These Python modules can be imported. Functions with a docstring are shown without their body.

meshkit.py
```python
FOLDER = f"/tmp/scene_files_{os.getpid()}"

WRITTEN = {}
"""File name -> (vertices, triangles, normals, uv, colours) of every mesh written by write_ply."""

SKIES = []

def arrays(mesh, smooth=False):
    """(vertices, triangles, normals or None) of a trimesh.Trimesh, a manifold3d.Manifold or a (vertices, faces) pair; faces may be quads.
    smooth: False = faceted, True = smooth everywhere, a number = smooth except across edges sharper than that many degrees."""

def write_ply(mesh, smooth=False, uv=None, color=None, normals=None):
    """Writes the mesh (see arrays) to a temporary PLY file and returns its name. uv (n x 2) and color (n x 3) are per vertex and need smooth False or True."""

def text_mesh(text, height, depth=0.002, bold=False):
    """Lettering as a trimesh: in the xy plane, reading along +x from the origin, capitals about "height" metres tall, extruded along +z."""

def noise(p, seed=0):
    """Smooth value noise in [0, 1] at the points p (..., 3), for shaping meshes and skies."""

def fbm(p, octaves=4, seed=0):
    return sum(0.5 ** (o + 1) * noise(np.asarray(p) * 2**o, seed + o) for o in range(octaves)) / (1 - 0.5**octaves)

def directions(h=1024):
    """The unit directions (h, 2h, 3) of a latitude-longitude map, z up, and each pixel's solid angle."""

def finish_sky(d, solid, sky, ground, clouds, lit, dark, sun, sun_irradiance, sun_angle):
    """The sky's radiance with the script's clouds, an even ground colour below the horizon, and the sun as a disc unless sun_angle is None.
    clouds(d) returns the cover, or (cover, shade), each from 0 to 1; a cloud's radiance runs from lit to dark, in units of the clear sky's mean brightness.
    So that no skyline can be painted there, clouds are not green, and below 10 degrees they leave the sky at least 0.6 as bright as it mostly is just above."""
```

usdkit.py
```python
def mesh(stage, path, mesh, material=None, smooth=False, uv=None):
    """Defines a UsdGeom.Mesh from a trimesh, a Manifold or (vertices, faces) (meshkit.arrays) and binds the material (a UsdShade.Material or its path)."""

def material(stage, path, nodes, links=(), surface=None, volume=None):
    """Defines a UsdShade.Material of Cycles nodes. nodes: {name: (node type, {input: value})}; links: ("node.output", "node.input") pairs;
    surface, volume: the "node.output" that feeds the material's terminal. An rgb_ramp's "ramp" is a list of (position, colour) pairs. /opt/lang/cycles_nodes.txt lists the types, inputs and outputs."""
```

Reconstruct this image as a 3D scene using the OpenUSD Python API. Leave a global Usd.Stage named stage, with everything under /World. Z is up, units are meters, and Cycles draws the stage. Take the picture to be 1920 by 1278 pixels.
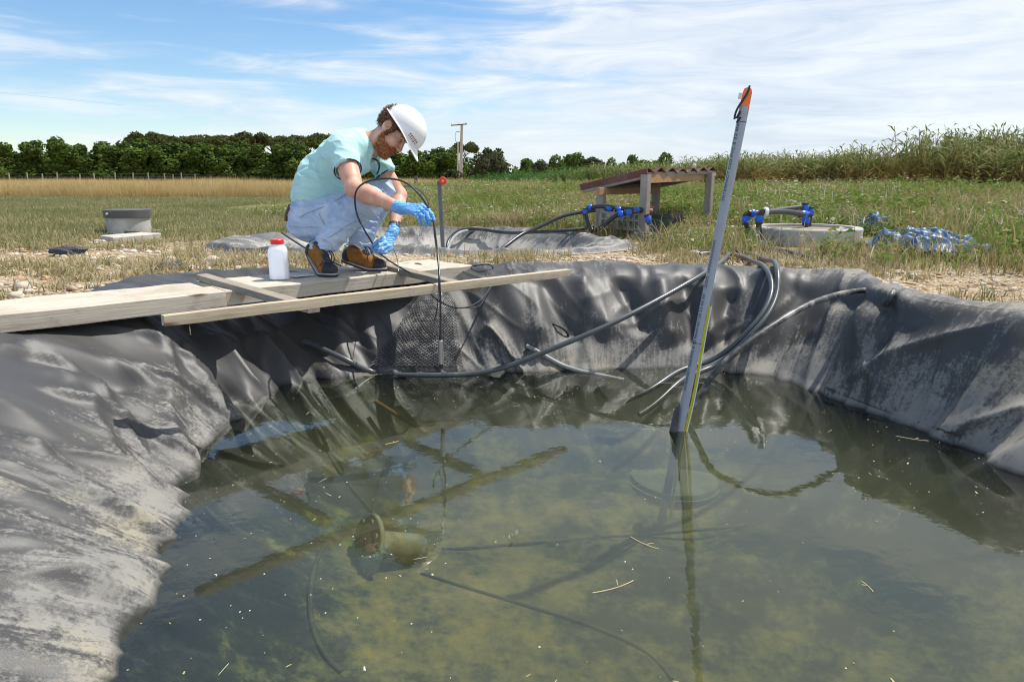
import math, random
import numpy as np, trimesh
import usdkit, meshkit
from pxr import Usd, UsdGeom, UsdLux, UsdShade, Sdf, Gf, Vt

stage = Usd.Stage.CreateInMemory()
UsdGeom.SetStageUpAxis(stage, 'Z')
UsdGeom.SetStageMetersPerUnit(stage, 1.0)
UsdGeom.Xform.Define(stage, '/World')
UsdGeom.Scope.Define(stage, '/World/Looks')
PI = math.pi

# ------------------------------------------------------------------ camera, sky, sun, exposure
EYE = np.array([0.0, 0.0, 0.60])
PITCH = math.atan(303 / 1280)
EXPOSURE = 0.48
SKY_STRENGTH = 0.115
SUN_INTENSITY = 1.1
SUN_DIR = np.array([0.42, 0.20, 0.885]); SUN_DIR /= np.linalg.norm(SUN_DIR)

cam = UsdGeom.Camera.Define(stage, '/World/camera')
cam.CreateHorizontalApertureAttr(36.0)
cam.CreateFocalLengthAttr(24.0)
cam.CreateClippingRangeAttr((0.05, 5000.0))
cam.CreateExposureAttr(EXPOSURE)
cam.AddTranslateOp().Set(Gf.Vec3d(*EYE))
cam.AddRotateXOp().Set(90 - math.degrees(PITCH))

SUN_EL = math.asin(SUN_DIR[2]); SUN_ROT = math.atan2(SUN_DIR[0], SUN_DIR[1])
CLOUD = (5.8, 6.1, 6.4)
usdkit.material(stage, '/World/Looks/sky_look', {
    'sky': ('sky_texture', {'sky_type': 'single_scattering', 'sun_disc': False, 'sun_elevation': SUN_EL, 'sun_rotation': SUN_ROT, 'altitude': 50.0, 'air_density': 1.0, 'aerosol_density': 0.25, 'ozone_density': 2.5}),
    'co': ('texture_coordinate', {}),
    'sep': ('separate_xyz', {}),
    'zc': ('math', {'math_type': 'minimum', 'value2': 0.175}),
    'zb': ('math', {'math_type': 'multiply', 'value2': -3.4}),
    'b1': ('math', {'math_type': 'multiply_add', 'value2': 0.62, 'value3': 0.80}),
    'bias': ('math', {'math_type': 'add'}),
    'rot': ('mapping', {'rotation': (0.0, 0.16, 0.3), 'scale': (1.7, 1.7, 9.0), 'location': (3.1, 0.4, 1.7)}),
    'rot2': ('mapping', {'rotation': (0.0, -0.10, 0.1), 'scale': (5.0, 5.0, 34.0), 'location': (0.6, 4.4, 2.7)}),
    'n1': ('noise_texture', {'scale': 1.0, 'detail': 5.0, 'roughness': 0.55, 'distortion': 0.5}),
    'n2': ('noise_texture', {'scale': 1.0, 'detail': 6.0, 'roughness': 0.6, 'distortion': 0.8}),
    's1': ('math', {'math_type': 'multiply_add', 'value2': 2.6, 'value3': -1.25}),
    's2': ('math', {'math_type': 'multiply_add', 'value2': 1.5, 'value3': -0.68}),
    'a1': ('math', {'math_type': 'add'}),
    'a2': ('math', {'math_type': 'add'}),
    'cov': ('map_range', {'range_type': 'smoothstep', 'from_min': -0.15, 'from_max': 0.75, 'to_min': 0.04, 'to_max': 0.90, 'clamp': True}),
    'sat': ('hsv', {'saturation': 1.2, 'value': 0.97}), 'mix': ('mix', {}), 'cs': ('rgb_ramp', {'ramp': [(0.30, tuple(np.array(CLOUD) / 6 * np.array([0.70, 0.76, 0.86]))), (0.62, tuple(np.array(CLOUD) / 6))]}), 'c6': ('mix', {'mix_type': 'multiply', 'fac': 1.0, 'color2': (6.0, 6.0, 6.0)}), 
    'bg': ('background_shader', {'strength': SKY_STRENGTH}),
}, [('co.generated', 'sep.vector'), ('sep.z', 'zc.value1'), ('zc.value', 'zb.value1'), ('sep.x', 'b1.value1'), ('b1.value', 'bias.value1'), ('zb.value', 'bias.value2'),
    ('co.generated', 'rot.vector'), ('co.generated', 'rot2.vector'), ('rot.vector', 'n1.vector'), ('rot2.vector', 'n2.vector'), ('n1.fac', 's1.value1'), ('n2.fac', 's2.value1'),
    ('s1.value', 'a1.value1'), ('s2.value', 'a1.value2'), ('a1.value', 'a2.value1'), ('bias.value', 'a2.value2'), ('a2.value', 'cov.value'),
    ('cov.result', 'mix.fac'), ('sky.color', 'sat.color'), ('sat.color', 'mix.color1'), ('n2.fac', 'cs.fac'), ('cs.color', 'c6.color1'), ('c6.color', 'mix.color2'), ('mix.color', 'bg.color')], surface='bg.background')
dome = UsdLux.DomeLight.Define(stage, '/World/sky')
UsdShade.MaterialBindingAPI.Apply(dome.GetPrim()).Bind(UsdShade.Material.Get(stage, '/World/Looks/sky_look'))
dome.GetPrim().SetCustomDataByKey('kind', 'structure')
sun = UsdLux.DistantLight.Define(stage, '/World/sun')
sun.CreateIntensityAttr(SUN_INTENSITY); sun.CreateAngleAttr(0.53); sun.CreateNormalizeAttr(True); sun.CreateColorAttr(Gf.Vec3f(1.0, 0.955, 0.88))
_q = Gf.Rotation(Gf.Vec3d(0, 0, -1), Gf.Vec3d(*(-SUN_DIR).tolist()))
sun.AddTransformOp().Set(Gf.Matrix4d().SetRotate(_q))

# ------------------------------------------------------------------ helpers
CP, SP = math.cos(PITCH), math.sin(PITCH)
def sight(px, py):
    a, b = (px - 960) / 1280, (py - 639) / 1280
    return np.array([a, CP - b * SP, -SP - b * CP])
def on_z(px, py, z=0.0):
    """the point of the level z that the photograph shows at px, py"""
    d = sight(px, py); return EYE + d * ((z - EYE[2]) / d[2])
def at_y(px, py, y):
    """the point y metres ahead that the photograph shows at px, py"""
    d = sight(px, py); return EYE + d * (y / d[1])
def V(*a): return np.array(a, float)
def unit(v): return np.asarray(v, float) / (np.linalg.norm(v) + 1e-12)
def smooth(a, b, x):
    t = np.clip((np.asarray(x, float) - a) / (b - a), 0, 1); return t * t * (3 - 2 * t)
def noise3(p, seed=0): return meshkit.noise(p, seed)

_used = {}
def numbered(parent, name):
    k = (parent, name); n = _used.get(k, -1) + 1; _used[k] = n
    return f'{parent}/{name}' if n == 0 else f'{parent}/{name}_{n:03d}'
def _path(parent):
    return '/World' if parent is None else str(parent.GetPath())
def tag(prim, label=None, category=None, group=None, kind=None):
    prim = prim.GetPrim() if hasattr(prim, 'GetPrim') else prim
    for k, v in (('label', label), ('category', category), ('group', group), ('kind', kind)):
        if v: prim.SetCustomDataByKey(k, v)
    return prim
def thing(name, label, category, loc=(0, 0, 0), rz=0.0, group=None, kind=None):
    x = UsdGeom.Xform.Define(stage, numbered('/World', name))
    x.AddTranslateOp().Set(Gf.Vec3d(*map(float, loc))); x.AddRotateZOp().Set(math.degrees(rz))
    _orig[str(x.GetPath())] = (np.array(loc, float), rz)
    return tag(x, label, category, group, kind)
_orig = {}
ISLANDS = set()                                             # materials whose loose pieces each have a tone of their own
_bind = []                                                  # (prim, material), bound at the end when every material is there
def obj(name, mesh, mat, parent=None, smooth=30, st=None, label=None, category=None, group=None, kind=None, world=True):
    """ONE mesh; its points are given in the world and stored from the origin of the thing that it is a part of"""
    if hasattr(mesh, 'vertices'):
        v, f = np.array(mesh.vertices, float), np.array(mesh.faces)
    elif hasattr(mesh, 'to_mesh'):
        m = mesh.to_mesh(); v, f = np.array(m.vert_properties[:, :3], float), np.array(m.tri_verts)
    else:
        v, f = np.array(mesh[0], float), np.array(mesh[1], int)
    used = np.unique(f)
    if len(used) < len(v):
        re = np.full(len(v), -1); re[used] = np.arange(len(used)); v, f = v[used], re[f]
    top = None
    if parent is not None:
        top = '/'.join(str(parent.GetPath()).split('/')[:3])
    if world and top in _orig:
        o, rz = _orig[top]; c, s = math.cos(-rz), math.sin(-rz)
        v = v - o; v = np.stack([v[:, 0] * c - v[:, 1] * s, v[:, 0] * s + v[:, 1] * c, v[:, 2]], 1)
    rnd = None
    if mat in ISLANDS:
        from scipy.sparse import coo_matrix; from scipy.sparse.csgraph import connected_components
        e = np.vstack([f[:, [0, 1]], f[:, [1, 2]]]); k, lab = connected_components(coo_matrix((np.ones(len(e)), (e[:, 0], e[:, 1])), shape=(len(v), len(v))), directed=False)
        rnd = np.random.default_rng(k).random(k)[lab]
    m = usdkit.mesh(stage, numbered(_path(parent), name), (v, f), None, smooth=smooth, uv=st)
    _bind.append((m.GetPrim(), mat))
    if rnd is not None: floats(m, 'rnd', rnd)
    return tag(m, label, category, group, kind)
def floats(prim, name, values):
    UsdGeom.PrimvarsAPI(prim).CreatePrimvar(name, Sdf.ValueTypeNames.FloatArray, 'vertex').Set(Vt.FloatArray.FromNumpy(np.asarray(values, np.float32)))
def copy(root, name, loc, rz=0.0, scale=1.0, label=None, category=None, group=None):
    x = UsdGeom.Xform.Define(stage, numbered('/World', name))
    x.AddTranslateOp().Set(Gf.Vec3d(*map(float, loc))); x.AddRotateZOp().Set(math.degrees(rz))
    x.AddScaleOp().Set(Gf.Vec3f(*(np.broadcast_to(scale, 3).astype(float).tolist())))
    x.GetPrim().GetReferences().AddInternalReference(root.GetPath()); x.GetPrim().SetInstanceable(True)
    return tag(x, label, category, group)
cat = trimesh.util.concatenate
def fix(m):
    return trimesh.Trimesh(np.array(m.vertices), np.array(m.faces), process=False)

def box(lo, hi, bevel=0.0):
    lo, hi = np.minimum(lo, hi), np.maximum(lo, hi)
    if bevel <= 0:
        m = trimesh.creation.box(extents=hi - lo); m.apply_translation((lo + hi) / 2); return fix(m)
    b = bevel; P = []
    for sx in (0, 1):
        for sy in (0, 1):
            for sz in (0, 1):
                c = np.where([sx, sy, sz], hi, lo); i = np.where([sx, sy, sz], -1, 1) * b
                P += [c + i * V(0, 1, 1), c + i * V(1, 0, 1), c + i * V(1, 1, 0)]
    m = trimesh.convex.convex_hull(np.array(P)); return fix(m)
def frame(u, up=(0, 0, 1)):
    u = unit(u); s = np.cross(up, u)
    if np.linalg.norm(s) < 1e-6: s = np.cross((1, 0, 0), u)
    s = unit(s); return u, s, np.cross(u, s)
def beam(p0, p1, w, h, bevel=0.0, up=(0, 0, 1), seg=1, warp=0.0, seed=0):
    """a timber from p0 to p1 (the middle of its underside); w across, h high"""
    p0, p1 = np.asarray(p0, float), np.asarray(p1, float)
    u, s, n = frame(p1 - p0, up); L = np.linalg.norm(p1 - p0)
    b = min(bevel, w / 3, h / 3); x, z = w / 2, h
    ring = [(-x + b, 0), (x - b, 0), (x, b), (x, z - b), (x - b, z), (-x + b, z), (-x, z - b), (-x, b)] if b > 0 else [(-x, 0), (x, 0), (x, z), (-x, z)]
    ring = np.array(ring); k = len(ring); rr = np.random.default_rng(seed)
    ts = np.linspace(0, 1, seg + 1); verts = []
    for i, t in enumerate(ts):
        e = b * 0.6 if (i in (0, seg) and b > 0) else 0
        sc = ring.copy()
        if e:
            c = ring.mean(0); sc = c + (ring - c) * (1 - 2 * e / max(w, h))
        j = rr.normal(0, warp, 2) if warp and 0 < i < seg else (0, 0)
        jj = rr.normal(0, warp * 0.5, (k, 2)) if warp else 0
        sc = sc + jj
        verts.append(p0 + u * L * t + sc[:, :1] * s + sc[:, 1:] * n + j[0] * s + j[1] * n)
    v = np.vstack(verts); f = []
    for i in range(seg):
        for a in range(k):
            c0, c1 = i * k + a, i * k + (a + 1) % k
            f += [(c0, c1, c1 + k), (c0, c1 + k, c0 + k)]
    for a in range(1, k - 1):
        f.append((0, a + 1, a)); o = seg * k; f.append((o, o + a, o + a + 1))
    m = trimesh.Trimesh(v, np.array(f), process=False)
    if m.volume < 0: m.invert()
    return m
def spline(pts, n=60):
    p = np.asarray(pts, float)
    from scipy.interpolate import PchipInterpolator, CubicSpline
    d = np.r_[0, np.cumsum(np.linalg.norm(np.diff(p, axis=0), axis=1) ** 0.7)]
    cs = CubicSpline(d, p) if len(p) > 2 else PchipInterpolator(d, p)
    return cs(np.linspace(0, d[-1], n))
def tube(pts, r, sides=10, cap=True):
    p = np.asarray(pts, float); n = len(p); r = np.broadcast_to(r, n)
    t = np.gradient(p, axis=0); t /= np.linalg.norm(t, axis=1, keepdims=True) + 1e-12
    a = np.zeros_like(p); s = np.cross(t[0], (0, 0, 1) if abs(t[0][2]) < .9 else (1, 0, 0)); a[0] = unit(s)
    for i in range(1, n):
        q = a[i - 1] - t[i] * np.dot(a[i - 1], t[i]); a[i] = unit(q)
    b = np.cross(t, a); ang = np.arange(sides) * 2 * PI / sides
    v = p[:, None] + r[:, None, None] * (np.cos(ang)[None, :, None] * a[:, None] + np.sin(ang)[None, :, None] * b[:, None])
    v = v.reshape(-1, 3)
    i, j = np.meshgrid(np.arange(n - 1), np.arange(sides), indexing='ij')
    q = np.stack([i * sides + j, i * sides + (j + 1) % sides, (i + 1) * sides + (j + 1) % sides, (i + 1) * sides + j], -1).reshape(-1, 4)
    f = np.vstack([q[:, [0, 1, 2]], q[:, [0, 2, 3]]])
    if cap:
        c0, c1 = len(v), len(v) + 1; v = np.vstack([v, p[0], p[-1]])
        k = np.arange(sides); o = (n - 1) * sides
        f = np.vstack([f, np.stack([np.full(sides, c0), (k + 1) % sides, k], 1), np.stack([np.full(sides, c1), o + k, o + (k + 1) % sides], 1)])
    m = trimesh.Trimesh(v, f, process=False)
    if cap and m.volume < 0: m.invert()
    return m
def lathe(profile, center, axis=(0, 0, 1), sides=32):
    """profile: (radius, height) pairs along the axis"""
    pr = np.asarray(profile, float); u = unit(axis); s = np.cross(u, (1, 0, 0) if abs(u[0]) < .9 else (0, 1, 0)); s = unit(s); w = np.cross(u, s)
    ang = np.arange(sides) * 2 * PI / sides; n = len(pr)
    v = np.asarray(center, float) + pr[:, None, 1:] * u + pr[:, None, :1] * (np.cos(ang)[None, :, None] * s + np.sin(ang)[None, :, None] * w)
    v = v.reshape(-1, 3); i, j = np.meshgrid(np.arange(n - 1), np.arange(sides), indexing='ij')
    q = np.stack([i * sides + j, i * sides + (j + 1) % sides, (i + 1) * sides + (j + 1) % sides, (i + 1) * sides + j], -1).reshape(-1, 4)
    return trimesh.Trimesh(v, np.vstack([q[:, [0, 1, 2]], q[:, [0, 2, 3]]]), process=False)
def blob(center, radii, seed=0, rough=0.25, sub=2, scale=2.2):
    m = trimesh.creation.icosphere(sub, 1.0); v = np.array(m.vertices)
    d = 1 + rough * (meshkit.fbm(v * scale * 0.5 + seed * 7.3, 3, seed) - 0.5) * 2
    v = v * d[:, None] * np.asarray(radii); return trimesh.Trimesh(v + np.asarray(center), m.faces, process=False)

# ------------------------------------------------------------------ materials
def mat(name, nodes, links, surface='p.BSDF', volume=None):
    return usdkit.material(stage, f'/World/Looks/{name}', nodes, links, surface=surface, volume=volume)
def plain(name, color, rough=0.5, metallic=0.0, spec=0.5, vary=0.12, scale=9.0, bump=0.0, bump_scale=60.0, extra=None, dirt=None, dirt_at=0.55):
    """one colour, broken by two noises (tone, dirt) and a fine relief"""
    c = np.array(color, float); lo, hi = np.clip(c * (1 - vary), 0, 1), np.clip(c * (1 + vary), 0, 1)
    n = {'g': ('geometry', {}), 'n': ('noise_texture', {'scale': scale, 'detail': 6.0, 'roughness': 0.6}),
         'r': ('rgb_ramp', {'ramp': [(0.3, tuple(lo)), (0.7, tuple(hi))]}),
         'p': ('principled_bsdf', {'roughness': rough, 'metallic': metallic, 'specular_ior_level': spec, **(extra or {})})}
    l = [('g.position', 'n.vector'), ('n.fac', 'r.fac')]
    last = 'r.color'
    if dirt is not None:
        n['dn'] = ('noise_texture', {'scale': scale * 0.6, 'detail': 8.0, 'roughness': 0.7}); n['dr'] = ('map_range', {'from_min': dirt_at, 'from_max': dirt_at + 0.18, 'clamp': True}); n['dm'] = ('mix', {'color2': dirt})
        l += [('g.position', 'dn.vector'), ('dn.fac', 'dr.value'), ('dr.result', 'dm.fac'), (last, 'dm.color1')]; last = 'dm.color'
    l.append((last, 'p.base_color'))
    if bump:
        n['bn'] = ('noise_texture', {'scale': bump_scale, 'detail': 4.0, 'roughness': 0.6}); n['b'] = ('bump', {'strength': bump, 'distance': 0.01})
        l += [('g.position', 'bn.vector'), ('bn.fac', 'b.height'), ('b.normal', 'p.normal')]
    return mat(name, n, l)
def wood(name, light, dark, along, rough=0.75, knot=(0.16, 0.09, 0.045), gray=0.0):
    """weathered timber, its grain along the direction ALONG"""
    ang = math.atan2(along[1], along[0])
    n = {'g': ('geometry', {}),
         'rot': ('vector_rotate', {'rotate_type': 'z_axis', 'angle': -ang}),
         'mp': ('mapping', {'scale': (1.6, 26.0, 26.0)}), 'mf': ('mapping', {'scale': (5.0, 160.0, 160.0)}), 'mk': ('mapping', {'scale': (3.0, 9.0, 9.0)}),
         'n1': ('noise_texture', {'scale': 1.0, 'detail': 5.0, 'roughness': 0.65, 'distortion': 0.6}),
         'n2': ('noise_texture', {'scale': 1.0, 'detail': 3.0, 'roughness': 0.6}),
         'n3': ('noise_texture', {'scale': 2.5, 'detail': 4.0, 'roughness': 0.6}),
         'vo': ('voronoi_texture', {'scale': 1.0, 'randomness': 1.0}),
         'kr': ('map_range', {'from_min': 0.05, 'from_max': 0.16, 'to_min': 1.0, 'to_max': 0.0, 'clamp': True}),
         'mx': ('math', {'math_type': 'multiply_add', 'value2': 0.55}), 'h': ('math', {'math_type': 'multiply', 'value2': 0.5}),
         'r': ('rgb_ramp', {'ramp': [(0.32, dark), (0.5, tuple((np.array(light) * .6 + np.array(dark) * .4))), (0.68, light)]}),
         'st': ('map_range', {'from_min': 0.5, 'from_max': 0.75, 'clamp': True}), 'sm': ('mix', {'color2': tuple(np.array(dark) * 0.75)}), 'sf': ('math', {'math_type': 'multiply', 'value2': 0.55}),
         'km': ('mix', {'color2': knot}), 'mu': ('noise_texture', {'scale': 7.0, 'detail': 9.0, 'roughness': 0.72}), 'mr': ('map_range', {'from_min': 0.53, 'from_max': 0.66, 'to_min': 0.0, 'to_max': 0.40, 'clamp': True}), 'mm': ('mix', {'color2': (0.20, 0.165, 0.12)}),
         'b': ('bump', {'strength': 0.5, 'distance': 0.004}),
         'p': ('principled_bsdf', {'roughness': rough, 'specular_ior_level': 0.25})}
    l = [('g.position', 'rot.vector'), ('rot.vector', 'mp.vector'), ('rot.vector', 'mf.vector'), ('rot.vector', 'mk.vector'), ('mp.vector', 'n1.vector'), ('mf.vector', 'n2.vector'), ('g.position', 'n3.vector'), ('mk.vector', 'vo.vector'),
         ('n2.fac', 'h.value1'), ('n1.fac', 'mx.value1'), ('h.value', 'mx.value3'), ('mx.value', 'r.fac'), ('n3.fac', 'st.value'), ('st.result', 'sf.value1'), ('sf.value', 'sm.fac'), ('r.color', 'sm.color1'),
         ('vo.distance', 'kr.value'), ('kr.result', 'km.fac'), ('sm.color', 'km.color1'), ('g.position', 'mu.vector'), ('mu.fac', 'mr.value'), ('mr.result', 'mm.fac'), ('km.color', 'mm.color1'), ('mm.color', 'p.base_color'), ('mx.value', 'b.height'), ('b.normal', 'p.normal')]
    return mat(name, n, l)
# ------------------------------------------------------------------ the two lined basins: outlines
WATER_Z = -0.46
class Basin:
    def __init__(self, c, water, rim, water_z, depth, lip=(0.22, 0.16), seed=0, n=900):
        self.c = np.array(c, float); self.wz = water_z; self.depth = depth; self.seed = seed; self.lip = lip
        self.w = self.polar(water); self.r = self.polar(rim, True)
        self.t0 = -0.55 * PI; th = np.linspace(self.t0, self.t0 + 2 * PI, 4001); rw = self.rw(th); x, y = rw * np.cos(th), rw * np.sin(th)
        s = np.r_[0, np.cumsum(np.hypot(np.diff(x), np.diff(y)))]; self._th, self._s = th, s
        self.theta = np.interp(np.linspace(0, s[-1], n), s, th); self.arc = np.linspace(0, s[-1], n)
    def polar(self, pts, z=False):
        from scipy.interpolate import CubicSpline, PchipInterpolator
        p = np.array(pts, float); d = p[:, :2] - self.c; th = np.arctan2(d[:, 1], d[:, 0]); r = np.hypot(d[:, 0], d[:, 1])
        o = np.argsort(th); th, r = th[o], r[o]
        T = np.r_[th - 2 * PI, th, th + 2 * PI]; f = PchipInterpolator(T, np.tile(r, 3))
        return (f, PchipInterpolator(T, np.tile(p[o, 2], 3))) if z else f
    def rw(self, th): return self.w(th)
    def rr(self, th): return self.r[0](th)
    def zr(self, th): return self.r[1](th)
    def rl(self, th):
        p = np.stack([np.cos(th) * 4, np.sin(th) * 4, np.zeros_like(th)], -1)
        return self.rr(th) + self.lip[0] + self.lip[1] * (noise3(p + self.seed, 3) * 1.2 + noise3(p * 4, 5) * 0.35)
    def where(self, x, y):
        d = np.stack([np.asarray(x, float) - self.c[0], np.asarray(y, float) - self.c[1]], -1)
        return np.arctan2(d[..., 1], d[..., 0]), np.hypot(d[..., 0], d[..., 1])
    def profile(self, th, r):
        """height of the smooth liner at the angle th, r from the centre"""
        rw, rr, zr = self.rw(th), self.rr(th), self.zr(th)
        d = np.maximum(rw - r, 0); under = self.wz - self.depth * (1 - np.exp(-d * 1.05 / self.depth))
        s = np.clip((r - rw) / (rr - rw), 0, 1); g = np.where(s < 1, np.sin(PI / 2 * s) * 0.75 + 0.25 * s, 1)
        bank = self.wz + (zr - self.wz) * g
        o = np.clip((r - rr) / 0.40, 0, 1)
        out = zr + (0.018 - zr) * (o * o * (3 - 2 * o))
        return np.where(r < rw, under, np.where(r < rr, bank, out))
    def wrap(self, th): return (np.asarray(th) - self.t0) % (2 * PI) + self.t0
    def arc_of(self, th): return np.interp(self.wrap(th), self._th, self._s)

W = lambda px, py: on_z(px, py, WATER_Z)
R = lambda px, py, z: on_z(px, py, z)
pond = Basin((0.55, 2.35),
    [W(*p) for p in ((155, 1278), (205, 1160), (262, 1075), (280, 1030), (318, 945), (318, 935), (345, 868), (385, 835), (430, 795), (447, 752), (500, 735), (552, 708), (620, 703), (700, 698), (870, 694), (1050, 690), (1180, 690), (1290, 690),
                     (1395, 696), (1480, 706), (1540, 728), (1600, 752), (1690, 785), (1790, 822), (1920, 880))]
    + [V(2.15, 1.9, 0), V(2.2, 1.2, 0), V(1.9, 0.6, 0), V(1.2, 0.33, 0), V(0.4, 0.28, 0), V(-0.3, 0.42, 0), V(-0.80, 0.8, 0)],
    [R(0, 640, -0.01), R(-120, 700, -0.01), R(60, 618, -0.02), R(205, 578, 0.0), R(300, 530, 0.02), R(430, 513, 0.03), R(560, 508, 0.04), R(700, 504, 0.05), R(800, 502, 0.05), R(900, 503, 0.05), R(1000, 505, 0.05), R(1100, 503, 0.05), R(1200, 503, 0.05), R(1300, 502, 0.05),
     R(1400, 505, 0.05), R(1480, 510, 0.05), R(1590, 516, 0.06), R(1660, 545, 0.06), R(1760, 564, 0.06), R(1920, 588, 0.06),
     V(2.75, 2.6, 0.05), V(2.9, 1.8, 0.03), V(2.85, 0.9, 0.0), V(2.3, -0.15, 0.0), V(1.2, -0.5, 0.0), V(0.2, -0.55, 0.0), V(-0.9, -0.35, 0.0), V(-1.55, 0.2, 0.0), V(-1.85, 1.0, 0.0), V(-1.95, 1.8, 0.0)],
    WATER_Z, 0.52, seed=1)
pond2 = Basin((-0.75, 6.75),
    [V(-0.75 + 1.15 * math.cos(a), 6.70 + 0.62 * math.sin(a), 0) for a in np.linspace(-PI, PI, 25)[:-1]],
    [V(-2.45, 6.05, 0.0), V(-2.75, 6.5, 0.02), V(-2.55, 7.0, 0.04), V(-2.2, 7.4, 0.05), V(-1.7, 7.65, 0.05), V(-1.0, 7.75, 0.05), V(-0.4, 7.75, 0.05), V(0.1, 7.65, 0.05), V(0.45, 7.3, 0.05), V(0.75, 6.75, 0.03), V(1.0, 6.3, 0.02), V(0.6, 5.98, 0.0), V(0.0, 5.86, 0.0), V(-0.8, 5.82, 0.0), V(-1.6, 5.88, 0.0)],
    -0.42, 0.25, lip=(0.05, 0.10), seed=5, n=420)

# ------------------------------------------------------------------ ground
def bank_q(x, y): return 0.68 * x + 0.73 * y
def bank_p(x, y): return 0.73 * x - 0.68 * y
def terrain(x, y):
    x, y = np.asarray(x, float), np.asarray(y, float)
    q, p = bank_q(x, y), bank_p(x, y)
    m = smooth(5.2, 12.0, q) * smooth(-17.5, -12.5, p)
    z = 0.37 * m
    pt = np.stack([x, y, np.zeros_like(x)], -1)
    near = smooth(60, 20, np.hypot(x, y))
    z = z + near * ((noise3(pt * 0.9, 11) - 0.5) * 0.05 + (noise3(pt * 3.1, 12) - 0.5) * 0.022)
    z = z + smooth(30, 160, y) * 0.15 * (noise3(pt * 0.02, 13) - 0.5)
    return z
def ground_z(x, y):
    z = terrain(x, y)
    for b in (pond, pond2):
        th, r = b.where(x, y); rr, zr = b.rr(th), b.zr(th)
        k = smooth(rr - 0.02, rr + 0.42, r)
        z = np.where(r > rr - 0.02, (1 - k) * (zr - 0.04) + k * z, z)
        z = np.where(r <= rr - 0.02, np.minimum(z, b.profile(th, r) - 0.12 - smooth(rr, rr - 0.2, r) * 0.25), z)
    return z
def gaps(a, b, dense0, dense1, d, grow=1.13):
    c = list(np.arange(dense0, dense1 + 1e-9, d)); s = d
    while c[-1] < b: s = min(s * grow, 60); c.append(c[-1] + s)
    s = d
    while c[0] > a: s = min(s * grow, 60); c.insert(0, c[0] - s)
    return np.array(c)
gx, gy = gaps(-700, 700, -4.2, 4.6, 0.055), gaps(-60, 1300, -0.8, 9.2, 0.055)
GX, GY = np.meshgrid(gx, gy); GZ = ground_z(GX, GY)
nx, ny = len(gx), len(gy)
ii, jj = np.meshgrid(np.arange(ny - 1), np.arange(nx - 1), indexing='ij'); k = (ii * nx + jj).reshape(-1)
gf = np.vstack([np.stack([k, k + 1, k + nx + 1], 1), np.stack([k, k + nx + 1, k + nx], 1)])
gv = np.stack([GX, GY, GZ], -1).reshape(-1, 3)

def path_mask(x, y):
    q, p = bank_q(x, y), bank_p(x, y)
    return smooth(12.2, 12.7, q) * smooth(14.6, 14.1, q) * smooth(-15, -12.5, p)
def green_mask(x, y):
    """0 bare gravel, 1 closed green growth"""
    q, p = bank_q(x, y), bank_p(x, y)
    lawn = smooth(5.6, 9.0, y - 0.30 * np.minimum(x + 2.5, 0)) * smooth(23.5, 22.3, y)
    mound = 0.85 * smooth(4.7, 6.8, q) * smooth(-19, -14, p)
    return np.clip(np.maximum(lawn * 0.9, mound), 0, 1) * (1 - path_mask(x, y))
def gold_mask(x, y):
    return smooth(21.5, 23.5, y) * smooth(1.0, -1.5, x + 0.04 * y)
ground = obj('ground', (gv, gf), 'ground_look', smooth=True, kind='structure')
pt = np.stack([gv[:, 0], gv[:, 1], 0 * gv[:, 0]], 1)
floats(ground, 'green', np.clip(green_mask(gv[:, 0], gv[:, 1]), 0, 1))
floats(ground, 'gold', gold_mask(gv[:, 0], gv[:, 1]))
floats(ground, 'track', path_mask(gv[:, 0], gv[:, 1]))
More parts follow.
